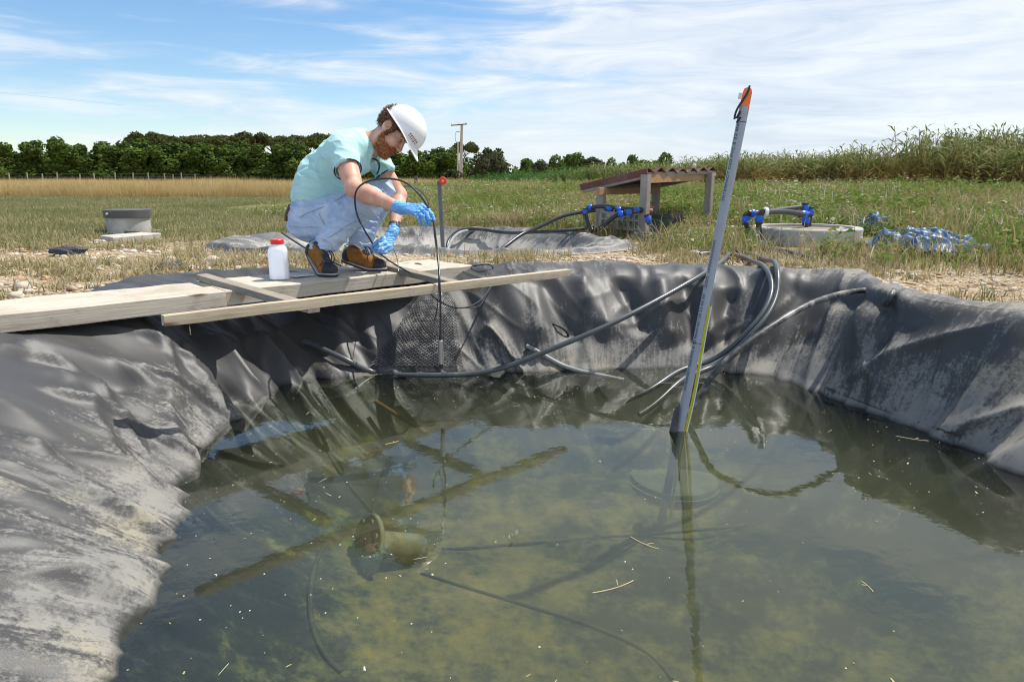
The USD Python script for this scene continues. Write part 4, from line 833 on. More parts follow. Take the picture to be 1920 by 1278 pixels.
def ring_on(p, u, r, h, dr=0.0, sides=18):
    """a short collar round an axis through p along u"""
    return lathe([(0, -h / 2), (r * 0.86, -h / 2), (r, -h * 0.36), (r + dr, 0), (r, h * 0.36), (r * 0.86, h / 2), (0, h / 2)], p, u, sides)

# ------------------------------------------------------------------ the leaning grey tube standing in the pond
foot = W(1274, 806); D_ = sight(1393, 202)
# it leans to the right and a little towards the camera
topY = foot[1] - 0.08; tip = at_y(1396, 200, topY)
ax = unit(tip - foot); Lp = np.linalg.norm(tip - foot); low = foot - ax * 0.52; RP = 0.0184
t = thing('leaning_tube', 'grey plastic tube leaning out of the pond with an orange cap at its top', 'tube', low)
side = unit(np.cross(ax, unit(EYE - (foot + tip) / 2))); front = unit(np.cross(side, ax)); 
if np.dot(front, EYE - foot) < 0: front = -front
if side[0] < 0: side = -side
obj('tube', lathe([(RP - 0.004, 0.0), (RP, 0.0), (RP, Lp + 0.52), (RP - 0.0035, Lp + 0.52), (RP - 0.0035, Lp + 0.40), (0, Lp + 0.40)], low, ax, 40), 'pvc_grey', t)
P_ = lambda s: foot + ax * s
def lettering(name, text, s0, h, hz, mat_='black_ink'):
    m = meshkit.text_mesh(text, h, 0.0006); v = np.array(m.vertices); w = v[:, 0].max()
    v[:, 0] *= hz / w
    # wrapped on the tube: x runs up the axis, y round it, read with the head tilted to the left
    ang = -(v[:, 1] - h / 2) / RP - 0.62
    rr = RP + 0.0004 + v[:, 2]
    q = P_(0) + (s0 + v[:, 0])[:, None] * ax + (rr * np.cos(ang))[:, None] * front + (rr * np.sin(ang))[:, None] * side
    return obj(name, trimesh.Trimesh(q, m.faces, process=False), mat_, t, smooth=False)
lettering('lettering', 'INTERPACT D20 PVC 8 32 Mono', Lp * 0.735, 0.011, Lp * 0.235)
lettering('lettering', 'INTERPACT D20 PVC 8 32 Mono 06-15 11 02 20', Lp * 0.14, 0.010, Lp * 0.315)
lettering('lettering', 'IIIIIIIII', Lp * 0.475, 0.011, Lp * 0.035)
lettering('lettering', '12960451/20325', Lp * 0.52, 0.009, Lp * 0.10)
for s in (Lp - 0.055, Lp * 0.30):
    obj('scored_line', lathe([(RP + 0.0002, -0.0012), (RP + 0.0009, -0.0012), (RP + 0.0009, 0.0012), (RP + 0.0002, 0.0012)], P_(s), ax, 40), 'black_ink', t)
# cap: a flat orange tab pushed in at the top, a black strap over it
c = P_(Lp); w = 0.022
tab = [c + side * x * 0.78 + ax * y for x, y in ((-w, -0.03), (w, -0.03), (w, 0.050), (w * 0.7, 0.064), (-w * 0.2, 0.068), (-w * 0.8, 0.062), (-w, 0.045))]
tm = trimesh.convex.convex_hull(np.vstack([np.array(tab) + front * 0.011, np.array(tab) - front * 0.011])); obj('orange_cap', fix(tm), 'orange_plastic', t)
st_ = [c + side * -0.027 + ax * -0.05 + front * 0.014, c + side * -0.020 + ax * 0.0 + front * 0.017, c + side * -0.004 + ax * 0.035 + front * 0.015, c + side * 0.003 + ax * 0.074 + front * 0.006]
obj('black_strap', tube(spline(st_, 14), 0.0042, 8), 'black_rubber', t)
obj('wire_tie', cat([tube([P_(Lp - 0.045) + side * -0.021 + front * 0.01, P_(Lp - 0.02) + side * -0.012 + front * 0.018], 0.004, 6), tube([P_(Lp - 0.06) + side * -0.018 + front * 0.01, P_(Lp - 0.04) + side * -0.006 + front * 0.02], 0.003, 6)]), 'black_rubber', t)
obj('clip', box(V(-0.006, -0.008, -0.010), V(0.006, 0.008, 0.010)).apply_transform(np.vstack([np.column_stack([side, front, ax, c + side * -0.024 + ax * 0.036]), [0, 0, 0, 1]])), 'steel', t)
rb = thing('ribbon', 'yellow and white measuring ribbon hanging beside the leaning tube', 'ribbon', foot)
s = np.linspace(-0.42, Lp * 0.42, 30); rp = np.array([P_(x) + side * (RP + 0.006 + 0.004 * math.sin(x * 9)) + front * 0.012 for x in s])
rp[:, 0] += np.where(s < 0, -s * 0.02, 0)
def strip(p, wdir, w, th=0.0008):
    p = np.asarray(p); wd = np.asarray(wdir) * w / 2; n = len(p); nn = np.cross(unit(p[-1] - p[0]), unit(wdir)) * th
    v = np.concatenate([p - wd, p + wd, p + wd + nn, p - wd + nn]); f = []
    for i in range(n - 1):
        for a in range(4):
            b = (a + 1) % 4; f += [(a * n + i, b * n + i, b * n + i + 1), (a * n + i, b * n + i + 1, a * n + i + 1)]
    return trimesh.Trimesh(v, np.array(f), process=False)
obj('ribbon', strip(rp, unit(side + front * 0.5), 0.010), 'yellow_tape', rb); obj('ribbon_edge', strip(rp + side * 0.0075, unit(side + front * 0.5), 0.004), 'white_plastic', rb)
sp = thing('plastic_scrap', 'torn dark scrap of sheeting against the foot of the leaning tube', 'scrap', foot)
fl = np.array([foot + V(-0.050, -0.02, -0.004), foot + V(-0.045, -0.02, 0.006), foot + V(-0.012, -0.03, 0.125), foot + V(-0.026, 0.0, 0.10), foot + V(-0.02, -0.03, -0.06), foot + V(-0.035, 0.01, 0.04)])
obj('scrap', fix(trimesh.convex.convex_hull(fl)), 'rag_black', sp)

# ------------------------------------------------------------------ hoses over the rim
def on_liner(px, py, lift):
    q = liner_px(px, py); return V(q[0], q[1], max(q[2], liner_z(q[0], q[1])) + lift)
def hose(name, label, pts, r, m, n=90, sides=12, kind='hose', group=None):
    t = thing(name, label, kind, pts[0], 0, group); obj('hose', tube(spline(pts, n), r, sides), m, t); return t
A = at_y
hose('grey_hose', 'grey hose sagging from the rim behind the leaning tube to the water under the mesh', [on_z(1312, 476, 0.02), on_z(1352, 474, 0.03), on_z(1362, 482, 0.06), A(1335, 503, 4.27), A(1250, 553, 3.93), A(1130, 614, 3.72), A(1020, 660, 3.66), A(940, 690, 3.66), W(868, 703) + V(0, 0, 0.004), W(790, 704) + V(0, 0, 0.003), W(700, 699) + V(0, 0, 0.006), on_liner(665, 692, 0.03), on_liner(640, 684, 0.045), on_liner(612, 673, 0.05), on_liner(590, 662, 0.05), on_liner(570, 653, 0.04)], 0.0150, 'grey_hose')
def AL(px, py, gap):
    """GAP metres in front of where the sight line meets the liner"""
    q = liner_px(px, py); d = EYE - q; return q + unit(d) * gap
hose('grey_hose', 'upper of the two grey hoses bending from the gravel down into the pond', [on_z(1290, 470, 0.02), on_z(1335, 473, 0.03), on_z(1376, 478, 0.04), on_z(1415, 491, 0.06), AL(1441, 512, 0.09), AL(1447, 540, 0.12), AL(1434, 580, 0.14), AL(1392, 632, 0.15), AL(1335, 674, 0.10), W(1280, 702) + V(0, 0, 0.03), W(1236, 716) - V(0, 0, 0.01), W(1150, 722) - V(0, 0, 0.10)], 0.0150, 'grey_hose')
hose('grey_hose', 'lower of the two grey hoses bending from the gravel down into the pond', [on_z(1330, 464, 0.02), on_z(1370, 468, 0.03), on_z(1410, 477, 0.04), on_z(1440, 488, 0.07), AL(1458, 510, 0.10), AL(1458, 540, 0.13), AL(1444, 582, 0.15), AL(1402, 634, 0.16), AL(1345, 682, 0.10), W(1290, 712) + V(0, 0, 0.02), W(1255, 726) - V(0, 0, 0.02), W(1200, 742) - V(0, 0, 0.10)], 0.0150, 'grey_hose')
hose('black_hose', 'black hose arching from the right rim over the corner fold into the pond', [AL(1660, 572, 0.02), AL(1670, 555, 0.04), A(1664, 545, 3.72), A(1640, 544, 3.62), A(1590, 548, 3.42), A(1510, 574, 3.17), A(1440, 616, 3.03), A(1380, 660, 2.96), A(1335, 706, 2.93), A(1306, 752, 2.94), W(1285, 790), W(1275, 800) - V(0, 0, 0.25)], 0.0145, 'muddy_hose')
hose('pipe_stub', 'short pale pipe lying at the foot of the far bank', [on_liner(988, 655, 0.02), on_liner(1020, 672, 0.02), on_liner(1052, 688, 0.015), W(1090, 697) + V(0, 0, 0.003), W(1170, 706) - V(0, 0, 0.02)], 0.0125, 'pale_hose', kind='pipe')
ob = thing('black_loop', 'small black strap loop fixed on the far bank', 'strap', on_liner(1042, 610, 0))
c = on_liner(1040, 608, 0.0); d_ = on_liner(1062, 626, 0.0)
obj('loop', tube(spline([c + V(-0.02, 0, -0.03), c + V(-0.022, -0.012, 0.0), c + V(0, -0.02, 0.004), d_ + V(0.0, -0.018, 0.014), d_ + V(0.01, 0.0, -0.02)], 24), 0.007, 8), 'black_rubber', ob)

# ------------------------------------------------------------------ plastic mesh on the far bank
def lattice(corner, nu, nv, r, lift, name, label, bulge=0.02, mname='mesh_black', surf=None):
    """a diamond net between four corners, each strand a strip"""
    t = thing(name, label, 'mesh', corner[0]); c = [np.asarray(x, float) for x in corner]
    vs_, push_ = np.linspace(0, 1, 13), np.zeros(13)
    if surf is not None:
        for i_, v in enumerate(vs_):
            need = []
            for u in np.linspace(0, 1, 9):
                p = c[0] * (1 - u) * (1 - v) + c[1] * u * (1 - v) + c[2] * u * v + c[3] * (1 - u) * v; need.append(max(0.0, surf(p[0], p[1]) + lift - p[2]))
            push_[i_] = min(0.14, np.sort(need)[-2] * 0.9)
        push_ = np.convolve(np.pad(push_, 2, mode='edge'), np.ones(5) / 5, 'valid')
    def S(u, v):
        p = c[0] * (1 - u) * (1 - v) + c[1] * u * (1 - v) + c[2] * u * v + c[3] * (1 - u) * v
        p = p + V(0, -np.interp(v, vs_, push_), 0)
        return p + V(0, -bulge * math.sin(PI * u) * math.sin(PI * v), 0)
    parts = []
    for sgn in (1, -1):
        for k in range(-nv * 2, nu * 2 + 1):
            pts = []
            for j in range(nv * 2 + 1):
                u = (k + (j if sgn > 0 else nv * 2 - j)) / (nu * 2) ; v = j / (nv * 2)
                if 0 <= u <= 1: pts.append(S(u, v) + (V(0, -0.0018, 0) if (j + (sgn > 0)) % 2 else 0))
            if len(pts) > 2: parts.append(tube(pts, r, 4, cap=False))
    obj('net', cat(parts), mname, t, smooth=False, kind='stuff'); return t
lattice([on_liner(695, 690, 0.02), on_liner(868, 692, 0.02), on_liner(850, 560, 0.02), on_liner(790, 556, 0.02)], 9, 12, 0.0032, 0.016, 'climbing_net', 'black plastic mesh hanging down the far bank below the man', 0.015, surf=liner_z)

# ------------------------------------------------------------------ under water
fp = thing('sunken_pipe', 'pale flanged pipe piece lying on the bottom of the pond', 'pipe', on_z(730, 1015, -0.85))
pc = on_z(690, 1022, -0.78); pe = on_z(835, 1010, -0.84); u_ = unit(pe - pc); u_ = unit(V(0.78, 0.50, -0.36)); Lq = 0.24
obj('barrel', lathe([(0.0, Lq), (0.054, Lq), (0.060, Lq - 0.01), (0.060, 0.0), (0.0, 0.0)], pc, u_, 36), 'sunken_pvc', fp)
obj('flange', lathe([(0.03, -0.010), (0.118, -0.010), (0.122, -0.006), (0.122, 0.006), (0.118, 0.010), (0.03, 0.010)], pc, u_, 44), 'sunken_pvc', fp)
for k in range(8):
    s_, w_ = np.cross(u_, (0, 0, 1)), None; s_ = unit(s_); w_ = np.cross(u_, s_); a = k * PI / 4
    obj('bolt', lathe([(0, -0.02), (0.010, -0.02), (0.010, 0.02), (0, 0.02)], pc + 0.095 * (math.cos(a) * s_ + math.sin(a) * w_), u_, 6), 'sunken_pvc', fp)
ld = thing('sunken_disc', 'round pale disc lying on the bottom beside the leaning tube', 'disc', on_z(1262, 895, -0.92))
obj('disc', lathe([(0, 0.03), (0.20, 0.026), (0.215, 0.02), (0.225, 0.0), (0.235, 0.0), (0.235, -0.03), (0, -0.03)], on_liner(1262, 893, -0.012), unit(V(0.03, -0.04, 1)), 48), 'sunken_lid_look', ld)
plain('sunken_lid_look', (0.13, 0.14, 0.085), 0.8, vary=0.3, scale=9, dirt=(0.07, 0.07, 0.03), dirt_at=0.52)
B = lambda px, py, z: on_z(px, py, z)
F_ = lambda px, py: on_liner(px, py, 0.003)
hose('sunken_hose', 'thin dark hose curving along the bottom right of the sunken pipe', [F_(830, 1030), F_(930, 1024), F_(1040, 1015), F_(1180, 1005), F_(1400, 985)], 0.007, 'silted')
hose('sunken_hose', 'thin dark hose running along the bottom nearest the camera', [F_(790, 1075), F_(900, 1110), F_(1050, 1155), F_(1170, 1200), F_(1260, 1275)], 0.007, 'silted')
hose('sunken_hose', 'thin dark hose arching over the bottom left of the sunken pipe', [F_(640, 985), F_(600, 1040), F_(582, 1110), F_(590, 1190), F_(640, 1260)], 0.009, 'silted')
hose('sunken_hose', 'dark hose lying on the bottom below the cross battens', [F_(610, 830), F_(640, 890), F_(680, 940), F_(715, 985)], 0.010, 'silted')
plain('sunken_brown', (0.13, 0.07, 0.025), 0.8, vary=0.3)
rd = thing('sunken_pole', 'brown pole standing aslant under the water below the mesh', 'pole', B(700, 750, -0.5)); obj('pole', tube([B(704, 752, -0.56), B(800, 812, -0.66)], 0.012, 10), 'sunken_brown', rd)

# ------------------------------------------------------------------ bottle and card on the plank
bc = on_z(530, 524, PLANK_TOP + 0.001); bc = bc + nd * 0.035
bt = thing('plastic_bottle', 'white translucent plastic bottle with a red screw cap', 'bottle', bc)
prof = [(0.0, 0.0), (0.040, 0.0), (0.048, 0.004), (0.0505, 0.012), (0.0505, 0.150), (0.0495, 0.160), (0.045, 0.172), (0.036, 0.181), (0.032, 0.186), (0.032, 0.196), (0.0, 0.196)]
bm = lathe(prof, (0, 0, 0), sides=48); v = np.array(bm.vertices); k_ = np.hypot(v[:, 0], v[:, 1]); a_ = np.arctan2(v[:, 1], v[:, 0]); sq = 1 / (np.abs(np.cos(a_)) ** 5 + np.abs(np.sin(a_)) ** 5) ** 0.2
w_ = smooth(0.185, 0.165, v[:, 2])[:]; v[:, :2] *= (1 + (np.minimum(sq, 1.16) - 1) * w_)[:, None]; c_, s_ = math.cos(0.25), math.sin(0.25)
bm = trimesh.Trimesh(np.stack([v[:, 0] * c_ - v[:, 1] * s_, v[:, 0] * s_ + v[:, 1] * c_, v[:, 2]], 1) + bc, bm.faces, process=False)
mat('bottle_plastic', {'p': ('principled_bsdf', {'base_color': (0.80, 0.80, 0.86), 'roughness': 0.35, 'subsurface_weight': 0.6, 'subsurface_scale': 0.02, 'subsurface_radius': (1.0, 1.0, 1.1)})}, [])
obj('body', bm, 'bottle_plastic', bt, smooth=40)
n_ = 60; cap = lathe([(0.0, 0.215), (0.031, 0.215), (0.034, 0.212), (0.035, 0.205), (0.035, 0.190), (0.030, 0.188)], bc, sides=n_); v = np.array(cap.vertices); kk = (np.arange(len(v)) % n_) % 2; d2 = v[:, :2] - bc[:2]; v[:, :2] = bc[:2] + d2 * np.where((kk == 0) & (np.hypot(*d2.T) > 0.0335), 0.975, 1.0)[:, None]
obj('cap', trimesh.Trimesh(v, cap.faces, process=False), 'red_plastic', bt, smooth=20)
cc = on_z(566, 516, PLANK_TOP + 0.006)
cdt = thing('dotted_card', 'small pale plastic card with dark dots lying right of the bottle', 'card', cc)
obj('card', beam(cc - ud * 0.055, cc + ud * 0.055, 0.085, 0.002), 'white_plastic', cdt)
for i in range(7):
    for j in range(4):
        p = cc + ud * (-0.045 + i * 0.015) + nd * (-0.03 + j * 0.02) + V(0, 0, 0.0024); obj('dot', lathe([(0, 0.0006), (0.0038, 0.0006), (0.0038, -0.0004), (0, -0.0004)], p, sides=8), 'black_ink', cdt)

# ------------------------------------------------------------------ shelter over the pump
G = lambda x, y: float(ground_z(np.array([x]), np.array([y]))[0])
Fp, Rp, Lp2, Kp = V(1.29, 6.87, 0), V(2.24, 8.0, 0), V(0.90, 7.22, 0), V(1.69, 8.3, 0)
sh = thing('pump_shelter', 'low open timber shelter with a red corrugated roof', 'shelter', (1.29, 6.87, 0))
for p, zt in ((Fp, 0.645), (Rp, 0.675), (Lp2, 0.515), (Kp, 0.515)):
    g = G(p[0], p[1]); obj('post', beam(V(p[0], p[1], g - 0.15), V(p[0], p[1], zt), 0.085, 0.085, 0.006, up=unit(Rp - Fp)), 'old_post', sh)
dFR = unit(Rp - Fp); dFL = unit(Lp2 - Fp)
obj('high_beam', beam(V(*Fp[:2], 0.555) + dFR * 0.05 + dFL * 0.045, V(*Rp[:2], 0.585) - dFR * 0.05 + dFL * 0.045, 0.04, 0.09, 0.004), 'fresh_wood', sh)
obj('low_beam', beam(V(*Lp2[:2], 0.44) - dFR * 0.03 - V(0, 0.05, 0), V(*Kp[:2], 0.44) + dFR * 0.06 - V(0, 0.05, 0), 0.04, 0.075, 0.004), 'fresh_wood', sh)
Bc, Cc = V(1.36, 6.98, 0.685), at_y(1345, 317, 8.14); Cc[2] = 0.715
Ac = at_y(1092, 349, 7.5); Dc = Ac + (Cc - Bc)
for pa, pb in ((Bc, Ac), (Cc, Dc)):
    obj('rafter', beam(pa - V(0, 0, 0.075) + (pb - pa) * 0.02, pa + (pb - pa) * 0.98 - V(0, 0, 0.075), 0.045, 0.05, 0.003), 'old_post', sh)
obj('purlin', beam(Bc + (Ac - Bc) * 0.05 - V(0, 0, 0.05), Cc + (Dc - Cc) * 0.05 - V(0, 0, 0.05), 0.05, 0.042, 0.003), 'old_post', sh)
obj('purlin', beam(Bc + (Ac - Bc) * 0.9 - V(0, 0, 0.06), Cc + (Dc - Cc) * 0.9 - V(0, 0, 0.06), 0.05, 0.042, 0.003), 'old_post', sh)
uu, vv = np.meshgrid(np.linspace(0, 1, 97), np.linspace(0, 1, 9), indexing='ij')
wav = 0.021 * np.cos(uu * 2 * PI * 6.5) + 0.012 * np.sin(uu * 9 + vv * 3) * 0.5
top_ = Bc + uu[..., None] * (Cc - Bc) + vv[..., None] * (Ac - Bc) + wav[..., None] * V(0, 0, 1) - (0.02 * np.sin(PI * vv))[..., None] * V(0, 0, 1)
nU, nV = uu.shape; vt = top_.reshape(-1, 3); vtx = np.vstack([vt, vt - V(0, 0, 0.005)]); q = []
ii, jj = np.meshgrid(np.arange(nU - 1), np.arange(nV - 1), indexing='ij'); kq = (ii * nV + jj).ravel(); o = nU * nV
q = [np.stack([kq, kq + nV, kq + nV + 1], 1), np.stack([kq, kq + nV + 1, kq + 1], 1), np.stack([kq + o, kq + nV + 1 + o, kq + nV + o], 1), np.stack([kq + o, kq + 1 + o, kq + nV + 1 + o], 1)]
def rim_(idx): a, b = idx[:-1], idx[1:]; return [np.stack([a, b, b + o], 1), np.stack([a, b + o, a + o], 1), np.stack([b, a, b + o], 1)[:0]]
for idx in (np.arange(nU) * nV, np.arange(nU) * nV + nV - 1, np.arange(nV), (nU - 1) * nV + np.arange(nV)): q += rim_(idx)
obj('roof_sheet', (vtx, np.vstack(q)), 'roof_red', sh, smooth=True)
obj('edge_flashing', beam(Ac - V(0, 0, 0.045) - dFR * 0.02, Bc - V(0, 0, 0.045) - dFR * 0.02, 0.02, 0.068, 0.003), 'roof_red', sh)
stn = thing('stone', 'small pale stone weighing down the red roof of the shelter', 'stone', Bc); obj('stone', blob(Bc + (Cc - Bc) * 0.62 + V(0, 0, 0.035), (0.028, 0.028, 0.028), 3), 'stone_pale', stn)
# grey lattice crates under it
def crate(p0, p1, h, label, depth=0.22):
    t = thing('plastic_crate', label, 'crate', p0); u, s, n = frame(p1 - p0); s = unit(V(s[0], s[1], 0)); L = np.linalg.norm(p1 - p0)
    if s[1] < 0: s = -s
    for (o, ww) in ((s * 0, 0.012), (s * depth, 0.012)):
        obj('rail', beam(p0 + o, p1 + o, ww, 0.022, 0.002), 'crate_grey', t); obj('rail', beam(p0 + o + V(0, 0, h - 0.03), p1 + o + V(0, 0, h - 0.03), ww, 0.03, 0.002), 'crate_grey', t)
        obj('rail', beam(p0 + o + V(0, 0, h * 0.5), p1 + o + V(0, 0, h * 0.5), ww * 0.8, 0.014, 0.002), 'crate_grey', t)
        for k in range(9):
            q0 = p0 + u * (0.006 + (L - 0.012) * k / 8) + o; obj('slat', beam(q0 + V(0, 0, 0.023), q0 + V(0, 0, h - 0.031), 0.010 if k % 4 else 0.022, 0.010 if k % 4 else 0.022, up=s), 'crate_grey', t)
    for e in (p0, p1 - u * 0.012):
        for zz in (0, h * 0.5, h - 0.028): obj('end_rail', beam(e + V(0, 0, zz) + u * 0.006 + s * 0.012, e + V(0, 0, zz) + u * 0.006 + s * (depth - 0.012), 0.012, 0.026, 0.002), 'crate_grey', t)
    obj('bottom', beam(p0 + s * depth / 2 - V(0, 0, 0.006), p1 + s * depth / 2 - V(0, 0, 0.006), depth - 0.03, 0.006), 'crate_grey', t)
    return t
cr0 = V(*at_y(1124, 430, 7.15)[:2], 0); cr1 = V(*at_y(1212, 437, 6.98)[:2], 0)
za = at_y(1124, 424, 7.15)[2]
crate(V(*cr0[:2], za - 0.02), V(*cr1[:2], za - 0.045), 0.185, 'grey lattice crate standing on blocks under the front of the shelter')
for px, yy in ((1150, 7.08), (1196, 7.02)):
    b_ = thing('concrete_block', 'rough grey block under the ' + ('left' if px < 1170 else 'right') + ' end of the crate', 'block', at_y(px, 440, yy)); p = at_y(px, 440, yy)
    m = box(V(p[0] - 0.06, p[1] + 0.0, -0.05), V(p[0] + 0.06, p[1] + 0.12, za - 0.05), 0.008); obj('block', m, 'concrete', b_)
# buckets and boards under and right of it
bp = V(*at_y(1238, 432, 7.25)[:2], 0.02)
bk = thing('green_bucket', 'dark green bucket between the posts of the shelter', 'bucket', bp)
obj('body', lathe([(0, 0.0), (0.085, 0.0), (0.105, 0.20), (0.112, 0.20), (0.112, 0.215), (0.100, 0.215), (0.082, 0.01), (0, 0.01)], bp, sides=32), 'green_bucket', bk); obj('rim', lathe([(0.106, 0.19), (0.117, 0.19), (0.117, 0.218), (0.106, 0.218)], bp, sides=32), 'black_rubber', bk)
bp = V(*at_y(1262, 425, 7.5)[:2], 0.03); bk = thing('black_tub', 'black tub tipped over right of the green bucket', 'tub', bp)
obj('tub', lathe([(0, 0.0), (0.09, 0.0), (0.12, 0.20), (0.128, 0.20), (0.128, 0.21), (0.112, 0.21), (0.082, 0.012), (0, 0.012)], bp + V(-0.10, 0, 0.085), unit(V(1, -0.15, 0.12)), 28), 'black_rubber', bk)
bb = V(*at_y(1255, 436, 7.0)[:2], 0.035); t = thing('short_board', 'short pale board lying in front of the black tub', 'board', bb); obj('board', beam(bb - V(0.10, 0, 0), bb + V(0.11, 0.02, 0.005), 0.11, 0.022, 0.003), 'beam_wood', t)
# black edging board and the low ring wall
e0, e1 = at_y(1296, 421, 7.55), at_y(1466, 419, 7.8); t = thing('edging_board', 'long black board on edge behind the blue pipe fittings', 'board', e0); obj('board', beam(V(e0[0], e0[1], G(e0[0], e0[1]) - 0.02), V(e1[0], e1[1], e1[2] - 0.045), 0.03, 0.115, 0.003), 'black_rubber', t)
k0, k1 = at_y(1285, 436, 7.3), at_y(1420, 432, 7.35); t = thing('concrete_kerb', 'pale concrete kerb in front of the black edging board', 'kerb', k0); obj('kerb', beam(V(k0[0], k0[1], -0.05), V(k1[0], k1[1], -0.03), 0.08, 0.155, 0.006), 'concrete', t)
rc = V(2.73, 6.40, 0); RR = 0.47
rw_ = thing('concrete_ring', 'low round concrete well ring on the right', 'well ring', rc)
zt_ = at_y(1512, 431, 5.95)[2]
obj('wall', lathe([(RR - .04, -0.15), (RR, -0.15), (RR + .004, zt_ - 0.012), (RR - .006, zt_), (RR - .075, zt_), (RR - .08, zt_ - 0.012), (RR - .08, -0.15), (RR - .04, -0.15)], V(rc[0], rc[1], 0), sides=64), 'concrete', rw_)

plain('dry_soil', (0.25, 0.20, 0.13), 0.95, vary=0.3, scale=20, bump=0.6, bump_scale=50)
obj('soil_fill', lathe([(RR - .05, zt_ - 0.05), (RR - .10, zt_ - 0.025), (0, zt_ - 0.01)], V(rc[0], rc[1], 0), sides=40), 'dry_soil', rw_)
# ------------------------------------------------------------------ black water pipes with blue compression fittings
def piping(name, label, runs, fits, r=0.024):
    """runs: lists of points, fits: (point, direction, length)"""
    t = thing(name, label, 'pipework', runs[0][0])
    for q in runs: obj('pipe', tube(spline(q, max(6, 10 * len(q))), r, 12), 'black_hose', t)
    for p, u, h in fits:
        f = obj('coupling', ring_on(p, u, r * 1.45, h, r * 0.12), 'blue_fitting', t)
        o_ = unit(u) * h * 0.62; obj('collar', cat([lathe([(0, -h * .2), (r * 1.28, -h * .2), (r * 1.28, h * .2), (0, h * .2)], p + o_, u, 14), lathe([(0, -h * .2), (r * 1.28, -h * .2), (r * 1.28, h * .2), (0, h * .2)], p - o_, u, 14)]), 'black_rubber', f)
    return t
y0 = 6.75
pa = [at_y(1106, 390, 7.1), at_y(1140, 387, 7.0), at_y(1168, 391, 6.95), at_y(1205, 394, 6.85)]
piping('shelter_pipes', 'black water pipes with blue couplings running along the crate under the shelter',
    [[at_y(1098, 410, 7.1), at_y(1099, 395, 7.1), at_y(1108, 389, 7.1)], pa, [at_y(1098, 396, 7.1), at_y(1102, 418, 7.05), at_y(1112, 433, 7.0)],
     [at_y(1112, 432, 7.0), at_y(1135, 420, 6.95), at_y(1160, 402, 6.85), at_y(1180, 398, 6.82), at_y(1196, 396, 6.8)], [at_y(1212, 406, 6.78), at_y(1222, 424, 6.75), at_y(1240, 444, 6.7)]],
    [(at_y(1097, 397, 7.1), V(0.05, 0, 1), 0.045), (at_y(1106, 389, 7.1), V(1, 0, 0.1), 0.04), (at_y(1142, 391, 7.0), V(1, -0.1, -0.05), 0.055), (at_y(1160, 393, 6.96), V(1, -0.1, -0.05), 0.045), (at_y(1164, 401, 6.84), V(1, -0.2, 0.2), 0.05), (at_y(1179, 398, 6.82), V(1, -0.1, 0.05), 0.055), (at_y(1193, 394, 6.86), V(1, -0.1, 0), 0.065), (at_y(1215, 411, 6.77), V(0.4, 0, -1), 0.06)], 0.021)
rv = thing('red_valve', 'small dull red valve right of the front post of the shelter', 'valve', at_y(1218, 396, 7.0)); obj('body', ring_on(at_y(1217, 397, 7.0), V(1, 0, 0), 0.035, 0.07), 'roof_red', rv); obj('handle', beam(at_y(1211, 391, 7.0), at_y(1226, 390, 7.0), 0.012, 0.012, 0.002), 'red_plastic', rv)
hose('black_pipe', 'upper black pipe running from the shelter down over the second pond', [at_y(1117, 394, 7.1), at_y(1095, 397, 7.1), at_y(1050, 407, 7.05), at_y(1005, 428, 6.95), at_y(985, 436, 6.9), at_y(960, 452, 6.75), at_y(930, 474, 6.6)], 0.019, 'black_hose')
hose('black_pipe', 'lower black pipe lying from the shelter across the second pond', [at_y(1112, 424, 7.05), at_y(1080, 430, 7.0), at_y(1020, 434, 7.0), at_y(985, 436, 7.1), at_y(930, 434, 7.5), at_y(872, 430, 7.6), at_y(850, 440, 7.55), at_y(838, 475, 7.3)], 0.018, 'black_hose')
yq = 6.3
gx0, gx1 = at_y(1400, 474, 6.2), at_y(1424, 470, 6.0)
piping('pipe_manifold', 'black pipe manifold with bright blue couplings over the concrete ring',
    [[at_y(1398, 448, yq), at_y(1398, 415, yq), at_y(1398, 404, yq), at_y(1406, 399, yq), at_y(1416, 400, yq)],
     [at_y(1424, 474, 6.1), at_y(1424, 440, 6.1), at_y(1425, 402, 6.1), at_y(1430, 396, 6.1), at_y(1440, 397, 6.12)],
     [at_y(1412, 401, yq), at_y(1440, 397, 6.45), at_y(1505, 388, 6.7)], [at_y(1438, 398, 6.12), at_y(1470, 397, 6.25), at_y(1506, 402, 6.4)],
     [at_y(1511, 432, 6.5), at_y(1511, 414, 6.5), at_y(1511, 404, 6.5)], [at_y(1518, 432, 6.72), at_y(1519, 400, 6.72), at_y(1518, 391, 6.72), at_y(1508, 388, 6.72)]],
    [(at_y(1399, 411, yq), V(0, 0, 1), 0.06), (at_y(1411, 400, yq), V(1, 0.2, 0), 0.05), (at_y(1424, 410, 6.1), V(0, 0, 1), 0.06), (at_y(1424, 456, 6.1), V(0, 0, 1), 0.06), (at_y(1509, 390, 6.7), V(0, 0, 1), 0.06), (at_y(1507, 402, 6.42), V(1, 0.3, -0.1), 0.06), (at_y(1511, 412, 6.5), V(0, 0, 1), 0.06), (at_y(1519, 397, 6.72), V(0, 0, 1), 0.055)], 0.024)
wc = thing('pipe_collar', 'white collar on the upper pipe of the manifold', 'collar', at_y(1435, 397, 6.12)); obj('collar', ring_on(at_y(1435, 397, 6.11), V(1, 0.2, 0), 0.040, 0.035), 'white_plastic', wc)
hose('black_pipe', 'black pipe lying on the ground in front of the concrete ring', [on_z(1432, 466, 0.03), on_z(1465, 471, 0.03), on_z(1500, 480, 0.03), on_z(1522, 487, 0.02), on_z(1550, 494, -0.02)], 0.022, 'black_hose')
cl = thing('cable_coil', 'loose heap of grey and black cable in front of the shelter', 'cable coil', on_z(1260, 452, 0))
r_ = np.random.default_rng(5)
